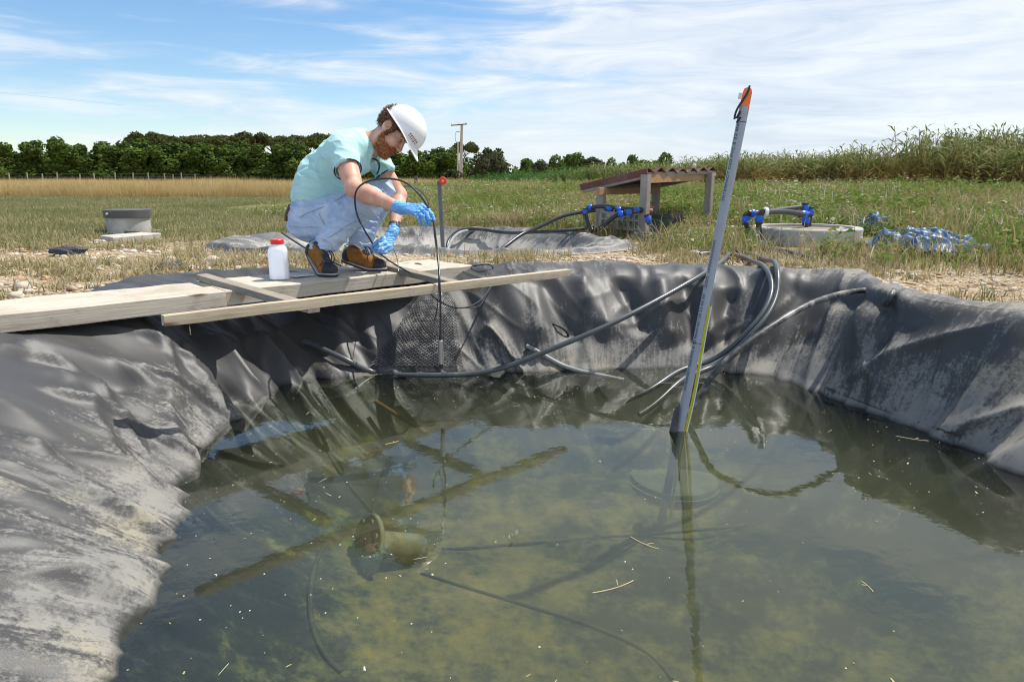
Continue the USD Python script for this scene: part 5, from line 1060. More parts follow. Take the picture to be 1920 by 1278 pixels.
for k in range(9):
    c0 = on_z(1255 + r_.uniform(-22, 22), 452 + r_.uniform(-4, 5), 0.02); a = np.linspace(0, 2 * PI * r_.uniform(0.75, 1.1), 40) + r_.uniform(0, 6); rx, ry = r_.uniform(0.2, 0.36), r_.uniform(0.10, 0.2)
    q = np.stack([c0[0] + rx * np.cos(a), c0[1] + ry * np.sin(a) * 1.4, 0.015 + 0.012 * k / 2 + 0.03 * np.abs(np.sin(a * 1.5 + k))], 1); obj('turn', tube(q, 0.0065, 6), 'black_hose' if k % 3 else 'pale_hose', cl)
# ------------------------------------------------------------------ blue tarpaulin
tc = on_z(1722, 482, 0.0); n_ = 130; xx, yy = np.meshgrid(np.linspace(-1, 1, n_), np.linspace(-1, 1, n_))
ang = np.arctan2(yy, xx); edge_ = 0.78 + 0.20 * np.sin(ang * 3 + 0.6) + 0.10 * np.sin(ang * 7)
rad = np.hypot(xx, yy) / 1.0; q = np.stack([xx * 2.6, yy * 2.6, 0 * xx], -1)
hump = np.clip(1 - (rad / edge_) ** 2, 0, 1)
n1 = noise3(q * 1.5 + 3, 61); n2 = noise3(q * 1.9 + 5, 62); n3 = noise3(q * 4.2 + 1, 63)
hz = 0.012 + 0.11 * hump ** 0.7 * (0.25 + 1.1 * n1) + 0.075 * (1 - np.abs(2 * n2 - 1)) ** 2 * hump ** 0.4 + 0.02 * (1 - np.abs(2 * n3 - 1)) ** 3 * hump ** 0.3
X_, Y_ = tc[0] + xx * 0.50 + 0.05 * (n2 - 0.5), tc[1] + yy * 0.36 - xx * 0.16 + 0.05 * (n1 - 0.5)
Z_ = ground_z(X_, Y_) + hz; ok = (rad < edge_ * (0.97 + 0.25 * (n3 - 0.5)))
idx = np.arange(n_ * n_).reshape(n_, n_); f_ = []
for i in range(n_ - 1):
    for j in range(n_ - 1):
        if ok[i, j] and ok[i + 1, j] and ok[i, j + 1] and ok[i + 1, j + 1]: f_ += [(idx[i, j], idx[i, j + 1], idx[i + 1, j + 1]), (idx[i, j], idx[i + 1, j + 1], idx[i + 1, j])]
vt = np.stack([X_, Y_, Z_], -1).reshape(-1, 3); f_ = np.array(f_); used = np.unique(f_); re = np.full(len(vt), -1); re[used] = np.arange(len(used)); vt = vt[used]; f_ = re[f_]
tp = thing('tarpaulin', 'crumpled blue tarpaulin dumped in the grass on the right', 'tarpaulin', tc); obj('sheet', (np.vstack([vt, vt - V(0, 0, 0.004)]), np.vstack([f_, f_[:, ::-1] + len(vt)])), 'tarp_blue', tp, smooth=50)
sc_ = on_z(1655, 441, 0.05); s2 = thing('tarpaulin_scrap', 'smaller twisted piece of blue sheeting at the end of the concrete ring', 'tarpaulin', sc_); obj('sheet', blob(V(sc_[0] - 0.18, sc_[1] - 0.15, 0.14), (0.12, 0.10, 0.10), 9, 0.9, 4, 5.0), 'tarp_blue', s2, smooth=40)
sl = on_z(1622, 481, 0.0); t = thing('pale_slab', 'flat broken pale slab lying left of the blue tarpaulin', 'slab', sl); obj('slab', blob(sl + V(0, 0, 0.012), (0.24, 0.13, 0.03), 4, 0.35, 3), 'concrete_pale', t)

# ------------------------------------------------------------------ left: well pipe with its cap, slab and boards
wc0 = on_z(244, 441, 0.0); zt_ = at_y(244, 405, wc0[1])[2]; zc_ = at_y(244, 393, wc0[1])[2]
rwl = 0.215
ws = thing('well_pipe', 'short upright concrete pipe with a dark metal cap in the meadow', 'well pipe', wc0)
obj('pipe', lathe([(0, zt_), (rwl, zt_), (rwl + 0.003, -0.1), (0, -0.1)], V(wc0[0], wc0[1], 0), sides=48), 'concrete', ws)
obj('cap', lathe([(0, zc_ + 0.004), (rwl + 0.012, zc_ + 0.004), (rwl + 0.018, zc_), (rwl + 0.018, zt_ - 0.01), (rwl + 0.004, zt_ - 0.01)], V(wc0[0], wc0[1], 0), sides=48), 'dark_metal', ws)
bo = V(wc0[0] - 0.09, wc0[1] - 0.215, (zt_ + zc_) / 2); obj('bolt', lathe([(0, 0.03), (0.010, 0.03), (0.010, 0), (0, 0)], bo, (0, -1, 0), 8), 'porcelain', ws)
s0 = on_z(228, 455, 0.0); t = thing('paving_slab', 'thick pale paving slab lying in front of the upright concrete pipe', 'slab', s0)
obj('slab', beam(on_z(182, 456, 0.0) + V(0, 0.17, -0.01), on_z(276, 450, 0.0) + V(0, 0.15, 0.005), 0.36, 0.062, 0.006), 'concrete_pale', t)
t = thing('dark_board', 'thin dark board lying in front of the upright concrete pipe', 'board', on_z(140, 436, 0.0)); obj('board', beam(on_z(138, 434, 0.012), on_z(296, 443, 0.03), 0.035, 0.04, 0.002), 'dark_metal', t)
t = thing('pale_board', 'thin pale board lying right of the upright concrete pipe', 'board', on_z(300, 434, 0.0)); obj('board', beam(on_z(288, 436, 0.012), on_z(392, 429, 0.01), 0.09, 0.03, 0.002), 'beam_wood', t)
t = thing('black_rag', 'scrap of black sheeting on the gravel at the far left', 'scrap', on_z(128, 474, 0)); obj('scrap', blob(on_z(128, 473, 0.02), (0.14, 0.07, 0.045), 6, 0.7, 3, 4.0), 'rag_black', t, smooth=50)
t = thing('black_rag', 'scrap of black sheeting at the edge of the gravel above the left plank', 'scrap', on_z(300, 503, 0)); obj('scrap', blob(on_z(322, 502, 0.02), (0.09, 0.05, 0.035), 8, 0.7, 3, 4.0), 'rag_black', t, smooth=50)

# ------------------------------------------------------------------ second pond: standing tube, net, pale hose
f0, f1 = at_y(831, 474, 6.75), at_y(824, 345, 6.75); t = thing('standing_tube', 'dark grey tube with a red ring cap standing in the second pond', 'tube', f0)
obj('tube', tube([f0 - V(0, 0, 0.25), f0, f1], 0.0205, 16), 'pipe_grey_dark', t)
cp_ = f1 + V(0.035, -0.02, 0.03); aa = np.linspace(0, 2 * PI, 30); obj('ring_cap', tube(np.stack([cp_[0] + 0.026 * np.cos(aa), cp_[1] + 0 * aa, cp_[2] + 0.026 * np.sin(aa)], 1), 0.012, 8, cap=False), 'red_plastic', t); obj('stub', tube([f1 - V(0, 0, 0.01), f1 + V(0, 0, 0.03)], 0.022, 14), 'dark_metal', t)
hose('pale_pipe', 'pale hose bending up over the far rim of the second pond', [at_y(838, 474, 6.9), at_y(846, 452, 7.1), at_y(868, 434, 7.5), at_y(900, 432, 7.75), at_y(960, 434, 7.9), at_y(985, 437, 7.6)], 0.017, 'pale_hose')
lattice([at_y(732, 476, 7.55), at_y(778, 476, 7.6), at_y(776, 432, 8.12), at_y(736, 432, 8.12)], 9, 9, 0.0034, 0.03, 'climbing_net', 'black plastic mesh hanging into the second pond right of the watch', 0.05, 'black_rubber')

# ------------------------------------------------------------------ tank in its cage, fence, rubble, pole
yt = 19.0; tk0 = at_y(742, 383, yt); tk1 = at_y(783, 383, yt); gz_ = G(tk0[0], yt); ht = at_y(760, 351, yt)[2] - gz_
tk = thing('caged_tank', 'black cube tank in a pale wire cage behind the man', 'tank', (tk0[0], yt, gz_))
obj('tank', box(V(tk0[0], yt, gz_ + 0.08), V(tk1[0], yt + 0.62, gz_ + ht), 0.03), 'black_rubber', tk); obj('pallet', box(V(tk0[0] - 0.01, yt - 0.015, gz_), V(tk1[0] + 0.01, yt + 0.64, gz_ + 0.075), 0.004), 'dark_metal', tk)
for k in range(5):
    x = tk0[0] + (tk1[0] - tk0[0]) * k / 4; obj('bar', tube([V(x, yt - 0.012, gz_ + 0.07), V(x, yt - 0.012, gz_ + ht + 0.01)], 0.009, 6), 'galvanised', tk)
for k in range(4):
    z = gz_ + 0.09 + (ht - 0.08) * k / 3; obj('bar', tube([V(tk0[0] - 0.02, yt - 0.02, z), V(tk1[0] + 0.02, yt - 0.02, z)], 0.009, 6), 'galvanised', tk)
pp = at_y(780, 352, 21.0); t = thing('dark_post', 'thick dark post standing behind the caged tank', 'post', (pp[0], 21, 0)); obj('post', tube([V(pp[0], 21, -0.1), V(*at_y(780, 330, 21.0))], 0.055, 8), 'dark_metal', t)
fn = thing('wire_fence', 'wire fence on thin posts along the far edge of the dry grass', 'fence', (-60, 84, 0)); r_ = np.random.default_rng(9)
tops = []
for px in np.r_[np.arange(-20, 330, 33.0), np.arange(320, 560, 24), np.arange(575, 865, 17)]:
    px += r_.uniform(-6, 6); yf = 84 + 18 * smooth(0, 800, px); p = at_y(px, 328, yf); g = float(terrain(p[0], p[1])); h = 1.25 + r_.uniform(-0.12, 0.18)
    tl = r_.normal(0, 0.03); obj('post', beam(V(p[0], yf, g - 0.2), V(p[0] + tl, yf, g + h), 0.10, 0.10, up=(0, 1, 0)), 'old_post', fn); tops.append((p[0], yf, g + 1.2))
tops = np.array(tops); tops = tops[np.argsort(tops[:, 0])]
for k, dz in enumerate((0.0, -0.28, -0.55, -0.82)): obj('wire', tube(tops + V(0, -0.06, dz), 0.011, 4), 'fence_wire', fn, smooth=False)
rb0 = thing('rubble_row', 'low row of pale reddish rubble by the fence on the left', 'rubble', at_y(200, 345, 78)); r_ = np.random.default_rng(4)
for k in range(26):
    px = 128 + k * 5.6 + r_.uniform(-2, 2); p = at_y(px, 345, 78); s = r_.uniform(0.2, 0.42); obj('rubble', blob(V(p[0], 78 + r_.uniform(-0.4, 0.4), float(terrain(p[0], 78)) + 0.12 + 0.22 * r_.random()), (s * 1.3, s, s * 0.7), k, 0.4, 1), 'fibre_tile', rb0, smooth=False)
py = 62.0; pb, pt_ = at_y(863, 344, py), at_y(866, 234, py); t = thing('power_pole', 'tall grey power pole with a single crossarm', 'power pole', (pb[0], py, 0))
obj('pole', tube(spline([V(pb[0], py, -0.4), V((pb[0] + pt_[0]) / 2, py, pt_[2] / 2), V(pt_[0], py, pt_[2])], 8), np.linspace(0.17, 0.11, 8), 12), 'pole_wood', t)
obj('strut', tube([V(pb[0] - 0.26, py + 0.1, -0.3), V(pb[0] - 0.14, py + 0.1, pt_[2] * 0.72)], 0.075, 8), 'pole_wood', t)
ca, cb_ = at_y(846, 236.5, py), at_y(876, 234.0, py); obj('crossarm', beam(ca - V(0, 0.12, 0), cb_ - V(0, 0.12, 0), 0.08, 0.09), 'dark_metal', t)
for k in range(3):
    q = ca + (cb_ - ca) * (0.06 + 0.44 * k) - V(0, 0.12, -0.08); obj('insulator', lathe([(0, 0), (0.05, 0.0), (0.065, 0.05), (0.04, 0.08), (0.055, 0.13), (0, 0.17)], q, sides=10), 'porcelain', t)
bx = at_y(862, 248, py); obj('bracket', beam(bx - V(0.3, 0.14, 0), bx - V(0, 0.14, 0), 0.05, 0.05), 'dark_metal', t)
aa = np.linspace(0.4, 3.2, 12); obj('looped_lead', tube(np.stack([bx[0] - 0.28 - 0.12 * np.sin(aa), 0 * aa + py - 0.15, bx[2] - 0.42 + 0.42 * np.cos(aa)], 1), 0.018, 5), 'dark_metal', t)
wl = thing('power_line', 'thin overhead wire dropping through the sky on the left', 'power line', at_y(0, 173, 40)); q0, q1 = at_y(-60, 167, 46), at_y(230, 197, 58); tt_ = np.linspace(0, 1, 24)[:, None]
obj('wire', tube(q0 + (q1 - q0) * tt_ + (ca + V(0, 0, 0.1) - q1) * np.maximum(0, tt_ - 1), 0.0035, 4), 'fence_wire', wl, smooth=False)

# ------------------------------------------------------------------ stones
r_ = np.random.default_rng(21)
def pebbles(n, keep, size, seed, matn):
    r = np.random.default_rng(seed); base = trimesh.creation.icosphere(1); bv, bf = np.array(base.vertices), np.array(base.faces)
    X, Y = r.uniform(-7, 7, n * 6), r.uniform(3.0, 9.0, n * 6); ok = (np.abs(X) < 0.8 * Y + 0.4) & (r.random(n * 6) < keep(X, Y) * np.clip(7.0 / Y - 0.55, 0.05, 1)); X, Y = X[ok][:n], Y[ok][:n]; n = len(X)
    Z = ground_z(X, Y); s = r.uniform(*size, n) * r.choice([1, 1, 1, 1, 1, 1.7, 2.6], n); d = 1 + 0.35 * (r.random((n, len(bv))) - 0.5); sc = np.stack([s * r.uniform(0.8, 1.5, n), s * r.uniform(0.7, 1.2, n), s * r.uniform(0.4, 0.8, n)], 1)
    v = bv[None] * d[..., None] * sc[:, None, :]; a = r.uniform(0, 6.28, n); c, q = np.cos(a)[:, None], np.sin(a)[:, None]
    v = np.stack([v[..., 0] * c - v[..., 1] * q, v[..., 0] * q + v[..., 1] * c, v[..., 2]], -1) + np.stack([X, Y, Z + s * 0.2], 1)[:, None]
    return v.reshape(-1, 3), (bf[None] + len(bv) * np.arange(n)[:, None, None]).reshape(-1, 3)
ISLANDS.update(('pebble_look', 'float_look'))
mat('pebble_look', {'ri': ('attribute', {'attribute': 'rnd'}), 'g': ('geometry', {}), 'n': ('noise_texture', {'scale': 40.0, 'detail': 4.0}), 'r': ('rgb_ramp', {'ramp': [(0.0, (0.24, 0.16, 0.095)), (0.3, (0.35, 0.27, 0.18)), (0.6, (0.45, 0.38, 0.29)), (0.85, (0.56, 0.51, 0.44)), (1.0, (0.40, 0.25, 0.14))]}), 's': ('math', {'math_type': 'multiply_add', 'value2': 0.3}), 'p': ('principled_bsdf', {'roughness': 0.9})},
    [('g.position', 'n.vector'), ('n.fac', 's.value1'), ('ri.fac', 's.value3'), ('s.value', 'r.fac'), ('r.color', 'p.base_color')])
gk = lambda x, y: off_liner(x, y, -0.10) * (1 - 0.85 * green_mask(x, y)) * np.clip(0.25 + 2.2 * (patch(x, y, 1.7) - 0.35), 0.08, 1) * (1 - 0.6 * smooth(1.2, 2.4, x))
obj('gravel', pebbles(11000, gk, (0.004, 0.011), 22, ''), 'pebble_look', smooth=True, label='pale stones and gravel strewn over the bare ground round the ponds', kind='stuff')
STONES = ['pale stone beside a second one above the middle of the planks', 'pale stone on the gravel above the left cross batten', 'ochre stone on the gravel just above the left end of the plank', 'orange flat stone at the very left above the plank', 'small ochre stone right beside the paired pale stones', 'small stone in front of the paving slab', 'largest pale stone behind the leaning tube', 'pale stone left of the largest one behind the leaning tube', 'white stone on the gravel in front of the crate', 'flat yellowish stone at the rim in front of the crate', 'white stone close to the right of another one below the crate', 'white stone left of the leaning tube below the cable heap', 'small pale stone right of the standing tube', "small pale stone above the long beam's right end", 'small stone on the gravel right of the black rag', 'small white stone by the black rag at the far left', 'round white stone on the grass below the blue tarpaulin']
for i, (px, py, s) in enumerate([(397, 487, .055), (320, 488, .045), (42, 545, .05), (30, 556, .04), (425, 489, .04), (235, 472, .03), (1302, 478, .05), (1276, 470, .035), (1165, 490, .04), (1088, 492, .035), (1180, 492, .03), (1150, 488, .03), (940, 484, .03), (975, 486, .028), (120, 482, .03), (90, 470, .028), (1712, 520, .03)]):
    p = on_z(px, py, 0.0); z = G(p[0], p[1]); t = thing('stone', STONES[i], 'stone', (p[0], p[1], z), 0, 'larger stones on the gravel'); obj('stone', blob(V(p[0], p[1], z + s * 0.3), (s, s * 0.8, s * 0.6), 30 + i, 0.35, 2), 'stone_pale', t)
# ------------------------------------------------------------------ bits floating on the water
r = np.random.default_rng(31); n = 620; X, Y = r.uniform(-1.3, 2.2, n * 4), r.uniform(0.9, 3.8, n * 4); th_, rd_ = pond.where(X, Y); edge_p = np.clip(1.4 - (pond.rw(th_) - rd_) * 1.1, 0.16, 1) * (0.3 + 1.4 * noise3(np.stack([X * 2, Y * 2, 0 * X], 1), 33))
ok = (rd_ < pond.rw(th_) - 0.015) & (r.random(n * 4) < edge_p); X, Y = X[ok][:n], Y[ok][:n]; n = len(X)
L_, Wd_ = r.choice([0.003, 0.005, 0.008, 0.014, 0.04], n, p=[.60, .24, .09, .05, .02]), r.choice([0.002, 0.003, 0.0045], n); Wd_ = np.where(L_ > 0.02, 0.0016, Wd_); a = r.uniform(0, PI, n)
ux, uy = np.cos(a) * L_ / 2, np.sin(a) * L_ / 2; wx_, wy_ = -np.sin(a) * Wd_ / 2, np.cos(a) * Wd_ / 2; z = np.full(n, WATER_Z + 0.0012)
P = np.stack([np.stack([X - ux - wx_, Y - uy - wy_, z], 1), np.stack([X + ux - wx_ * .3, Y + uy - wy_ * .3, z + .001], 1), np.stack([X + ux + wx_, Y + uy + wy_, z + 0.0015], 1), np.stack([X - ux * .6 + wx_ * 1.3, Y - uy * .6 + wy_ * 1.3, z], 1)], 1)
mat('float_look', {'ri': ('attribute', {'attribute': 'rnd'}), 'r': ('rgb_ramp', {'ramp': [(0.0, (0.44, 0.38, 0.27)), (0.5, (0.52, 0.47, 0.38)), (0.66, (0.40, 0.28, 0.12)), (0.86, (0.30, 0.30, 0.10)), (1.0, (0.10, 0.08, 0.06))]}), 'p': ('principled_bsdf', {'roughness': 0.8})}, [('ri.fac', 'r.fac'), ('r.color', 'p.base_color')])
obj('floating_litter', (P.reshape(-1, 3), (np.array([(0, 1, 2), (0, 2, 3)])[None] + 4 * np.arange(n)[:, None, None]).reshape(-1, 3)), 'float_look', smooth=False, label='specks of straw, petals and bits floating on the pond water', kind='stuff')
def straw_at(px, py, l, ang, label):
    p = W(px, py) + V(0, 0, 0.002); d = V(math.cos(ang), math.sin(ang), 0) * l / 2; t = thing('floating_straw', label, 'straw', p); obj('stalk', tube(spline([p - d, p + V(d[1], -d[0], 0) * 0.12, p + d], 8), 0.0011, 6), 'straw_stalk', t)
    obj('side_stalk', tube([p + d * 0.2, p + d * 0.2 + V(-d[1], d[0], 0) * 0.35 + d * 0.2], 0.0008, 5), 'straw_stalk', t)
plain('straw_stalk', (0.56, 0.46, 0.27), 0.7)
straw_at(1150, 1100, 0.13, 0.45, 'longest straw floating in the middle of the near water')
straw_at(1208, 1018, 0.10, -0.8, 'straw floating just left of the reflection of the tube')
straw_at(1626, 1100, 0.05, 1.7, 'short straw floating by itself on the right of the near water')
straw_at(700, 702, 0.16, 0.2, 'straw floating at the foot of the mesh')
straw_at(1710, 822, 0.12, -0.5, 'straw floating near the right bank')
straw_at(735, 830, 0.06, 0.6, 'short straw floating over the reflection of the batten')
lp_ = W(955, 1006); t = thing('floating_leaf', 'curled pale dead leaf floating left of the centre of the pond', 'leaf', lp_); x = leaflets(np.repeat(lp_[None], 6, 0) + np.random.default_rng(3).normal(0, 0.006, (6, 3)) * V(1, 1, 0) + V(0, 0, 0.006), np.random.default_rng(4).normal(0, 1, (6, 3)) * V(1, 1, 0.5), 0.022, 0.010, 5, 0.0); obj('leaf', x, 'float_look', t, smooth=False)
# ------------------------------------------------------------------ the crouching man: distance fields, meshed by surface nets
def smin(a, b, k):
    if k <= 0: return np.minimum(a, b)
    h = np.maximum(k - np.abs(a - b), 0) / k; return np.minimum(a, b) - h * h * k * 0.25
def smax(a, b, k): return -smin(-a, -b, k)
def cone(p, a, b, ra, rb):
    a, b = np.asarray(a, float), np.asarray(b, float); ab = b - a; l2 = ab @ ab + 1e-12
    t = np.clip((p - a) @ ab / l2, 0, 1); return np.linalg.norm(p - a - t[:, None] * ab, axis=1) - (ra + (rb - ra) * t)
def ball(p, c, r): return np.linalg.norm(p - np.asarray(c), axis=1) - r
def ell(p, c, r, M=None):
    q = p - np.asarray(c)
    if M is not None: q = q @ M
    r = np.asarray(r, float); k0 = np.linalg.norm(q / r, axis=1); k1 = np.linalg.norm(q / (r * r), axis=1); return k0 * (k0 - 1) / np.maximum(k1, 1e-9)
def union(p, prims, k=0.03):
    d = None
    for q in prims:
        kk = k
        if isinstance(q, dict): kk, q = q['k'], q['f']
        e = q(p); d = e if d is None else smin(d, e, kk)
    return d
def C(a, b, ra, rb): return lambda p: cone(p, a, b, ra, rb)
def S_(c, r): return lambda p: ball(p, c, r)
def E_(c, r, M=None): return lambda p: ell(p, c, r, M)
def sdf_mesh(fn, lo, hi, h, block=8):
    lo, hi = np.asarray(lo, float), np.asarray(hi, float); nb = np.ceil((hi - lo) / (h * block)).astype(int); n = nb * block + 1
    c = [lo[i] + (np.arange(nb[i]) + 0.5) * block * h for i in range(3)]
    cp = np.stack(np.meshgrid(*c, indexing='ij'), -1).reshape(-1, 3); cd = fn(cp); act = np.abs(cd) < block * h * 1.15
    g = np.full(n, 1.0, np.float32); bi = np.stack(np.unravel_index(np.arange(len(cp)), nb), 1)
    for b in bi[(~act) & (cd < 0)]:
        s = b * block; g[s[0]:s[0] + block + 1, s[1]:s[1] + block + 1, s[2]:s[2] + block + 1] = -1.0
    off = np.stack(np.meshgrid(*[np.arange(block + 1)] * 3, indexing='ij'), -1).reshape(-1, 3)
    ab = bi[act]
    for s in range(0, len(ab), 600):
        idx = (ab[s:s + 600, None] * block + off[None]).reshape(-1, 3); d = fn(lo + idx * h); g[idx[:, 0], idx[:, 1], idx[:, 2]] = d
    ins = g < 0; cell = np.zeros(n - 1, np.int8)
    for a in np.ndindex(2, 2, 2): cell += ins[a[0]:n[0] - 1 + a[0], a[1]:n[1] - 1 + a[1], a[2]:n[2] - 1 + a[2]]
    ci = np.argwhere((cell > 0) & (cell < 8)); vid = np.full(n - 1, -1); vid[tuple(ci.T)] = np.arange(len(ci))
    acc, cnt = np.zeros((len(ci), 3)), np.zeros(len(ci)); corners = list(np.ndindex(2, 2, 2))
    for a in corners:
        for ax_ in range(3):
            if a[ax_]: continue
            b = list(a); b[ax_] = 1
            da, db = g[tuple((ci + a).T)], g[tuple((ci + b).T)]; x = (da < 0) != (db < 0); t = np.where(x, da / np.where(x, da - db, 1), 0)
            p = np.array(a, float) + 0 * ci; p[:, ax_] += t; acc += np.where(x[:, None], p, 0); cnt += x
    v = lo + (ci + acc / cnt[:, None]) * h; F = []
    for ax_ in range(3):
        sl0, sl1 = [slice(None)] * 3, [slice(None)] * 3; sl0[ax_], sl1[ax_] = slice(0, -1), slice(1, None)
        x = np.argwhere(ins[tuple(sl0)] != ins[tuple(sl1)]); u, w = (ax_ + 1) % 3, (ax_ + 2) % 3
        ok = (x[:, u] > 0) & (x[:, w] > 0) & (x[:, u] < n[u] - 1) & (x[:, w] < n[w] - 1); x = x[ok]
        q = []
        for du, dw in ((-1, -1), (0, -1), (0, 0), (-1, 0)):
            y = x.copy(); y[:, u] += du; y[:, w] += dw; q.append(vid[tuple(y.T)])
        q = np.stack(q, 1); fl = ins[tuple(x.T)]; q = np.where(fl[:, None], q, q[:, ::-1]); q = q[(q >= 0).all(1)]; F += [q[:, [0, 1, 2]], q[:, [0, 2, 3]]]
    m = trimesh.Trimesh(v, np.vstack(F), process=False); return m
def vnormals(m):
    v, f = np.array(m.vertices), np.array(m.faces); n = np.zeros_like(v); fn = np.cross(v[f[:, 1]] - v[f[:, 0]], v[f[:, 2]] - v[f[:, 0]])
    for k in range(3): np.add.at(n, f[:, k], fn)
    return n / (np.linalg.norm(n, axis=1, keepdims=True) + 1e-12)
def puff(m, fn):
    v = np.array(m.vertices); return trimesh.Trimesh(v + vnormals(m) * fn(v)[:, None], m.faces, process=False)

J = at_y
hipR, hipL = J(590, 408, 3.99), J(594, 400, 4.21)
kneeR, kneeL = J(690, 378, 3.82), J(722, 357, 4.26)
ankR, ankL = J(596, 470, 3.90), J(662, 474, 4.12)
seatR, seatL = J(577, 413, 4.00), J(580, 406, 4.20)
waist, mid, chest, upper = J(592, 368, 4.10), J(607, 334, 4.10), J(640, 302, 4.10), J(664, 283, 4.10)
shR, shL = J(641, 284, 3.92), J(700, 288, 4.27)
elR, wrR = J(664, 354, 3.72), J(750, 390, 3.58)
elL, wrL = J(749, 366, 4.25), J(738, 432, 4.05)
nkB, nkT = J(688, 272, 4.10), J(719, 256, 4.085)
Yv = V(0, 1, 0)
HC = J(737, 243, 4.08)                                     # middle of the skull
hf = unit(V(0.56, -0.20, -0.80)); hu = V(0.816, 0.05, 0.578); hu = unit(hu - hf * (hu @ hf)); hl = np.cross(hu, hf)   # forward, up, his left
if hl[1] < 0: hl = -hl
HM = np.column_stack([hf, hl, hu])
def hp(x, y, z): return HC + HM @ V(x, y, z)
def head_sdf(p):
    q = (p - HC) @ HM; d = ell(q, (-0.008, 0, 0.028), (0.098, 0.077, 0.097))
    d = smin(d, ell(q, (0.036, 0, -0.045), (0.060, 0.060, 0.080)), 0.04)
    d = smin(d, ball(q, (0.078, 0, -0.112), 0.021), 0.035)
    for s in (-1, 1):
        d = smin(d, cone(q, (0.0, s * 0.052, -0.055), (0.068, s * 0.022, -0.108), 0.020, 0.017), 0.03)
        d = smin(d, cone(q, (0.084, s * 0.012, 0.024), (0.066, s * 0.050, 0.020), 0.013, 0.012), 0.015)
        d = smin(d, ball(q, (0.066, s * 0.043, -0.030), 0.022), 0.03)
        d = smax(d, -ball(q, (0.104, s * 0.033, 0.002), 0.0165), 0.012)
        d = smin(d, ball(q, (0.0835, s * 0.033, 0.001), 0.0105), 0.004)
        e = np.maximum(ell(q, (-0.010, s * 0.079, -0.006), (0.026, 0.012, 0.034)), -ell(q, (-0.006, s * 0.089, -0.004), (0.014, 0.009, 0.020)))
        d = smin(d, e, 0.010); d = smin(d, ball(q, (0.108, s * 0.012, -0.040), 0.0095), 0.008)
    d = smin(d, cone(q, (0.094, 0, 0.010), (0.120, 0, -0.034), 0.008, 0.0115), 0.014)
    d = smin(d, ell(q, (0.094, 0, -0.066), (0.010, 0.023, 0.0055)), 0.006); d = smin(d, ell(q, (0.093, 0, -0.078), (0.010, 0.020, 0.0065)), 0.006)
    d = smin(d, cone(p, nkB, nkT, 0.062, 0.056), 0.035)
    return d
def finger(pts, r): return [C(pts[i], pts[i + 1], r * (1 - 0.07 * i), r * (1 - 0.07 * (i + 1))) for i in range(len(pts) - 1)]
# right (near) hand: the fingers hang down round the cable, forefinger stretched along it
hR = {'index': [J(790, 386, 3.50), J(803, 393, 3.46), J(810, 402, 3.44), J(814, 412, 3.43)], 'middle': [J(787, 391, 3.485), J(800, 400, 3.44), J(804, 411, 3.43), J(806, 420, 3.44)],
      'ring': [J(782, 396, 3.475), J(793, 406, 3.43), J(797, 415, 3.43), J(799, 423, 3.44)], 'little': [J(776, 399, 3.47), J(785, 409, 3.44), J(788, 416, 3.44), J(790, 422, 3.45)],
      'thumb': [J(768, 390, 3.56), J(788, 398, 3.53), J(800, 406, 3.49), J(808, 413, 3.46)]}
hL = {'index': [J(718, 449, 3.99), J(708, 452, 3.95), J(701, 458, 3.94), J(696, 464, 3.95)], 'middle': [J(722, 455, 3.975), J(711, 460, 3.93), J(704, 465, 3.93), J(701, 469, 3.95)],
      'ring': [J(727, 461, 3.97), J(716, 468, 3.93), J(709, 471, 3.93), J(706, 473, 3.95)], 'little': [J(731, 466, 3.97), J(722, 474, 3.94), J(714, 476, 3.94), J(711, 476, 3.96)],
      'thumb': [J(734, 445, 4.05), J(722, 452, 4.03), J(710, 459, 4.00), J(700, 465, 3.97)]}
def hand(h, wr, grow=0.0):
    f = []
    for n, r in (('index', 0.0098), ('middle', 0.0102), ('ring', 0.0098), ('little', 0.0086)):
        f += [{'k': 0.004, 'f': q} for q in finger(h[n], r + grow)]
        f.append({'k': 0.016, 'f': C(wr + (h[n][0] - wr) * 0.25, h[n][0], 0.019 + grow, 0.0125 + grow)})
    f += [{'k': 0.004, 'f': q} for q in finger(h['thumb'], 0.0115 + grow)]; f.append({'k': 0.02, 'f': C(wr, h['thumb'][0], 0.022 + grow, 0.017 + grow)})
    return f
arms = [C(shR, elR, 0.060, 0.043), C(shR + (elR - shR) * 0.45 + V(0.01, -0.012, 0), shR + (elR - shR) * 0.75 + V(0.01, -0.01, 0), 0.050, 0.044), C(elR, elR + (wrR - elR) * 0.3, 0.043, 0.046), C(elR + (wrR - elR) * 0.3, wrR, 0.046, 0.0275),
        C(shL, elL, 0.058, 0.042), C(elL, elL + (wrL - elL) * 0.3, 0.042, 0.044), C(elL + (wrL - elL) * 0.3, wrL, 0.044, 0.0275)]
w = 0.095
torso = [C(waist - Yv * 0.075, waist + Yv * 0.075, 0.096, 0.096), C(mid - Yv * 0.08, mid + Yv * 0.08, 0.104, 0.104), C(chest - Yv * w, chest + Yv * w, 0.104, 0.104), C(upper - Yv * 0.08, upper + Yv * 0.08, 0.088, 0.088), C(waist, mid, 0.10, 0.108), C(mid, chest, 0.108, 0.108),
         C(shR, upper, 0.066, 0.08), C(shL, upper, 0.066, 0.08), C(seatR, seatL, 0.098, 0.098), C(seatR, waist, 0.09, 0.09), C(seatL, waist, 0.09, 0.09)]
trap = [C(shR + V(0.0, 0.03, 0.02), nkB, 0.045, 0.056), C(shL + V(0, -0.03, 0.02), nkB, 0.045, 0.056)]
legs = [C(hipR, kneeR, 0.084, 0.058), C(hipL, kneeL, 0.084, 0.058), C(kneeR, ankR, 0.055, 0.040), C(kneeL, ankL, 0.055, 0.040)]
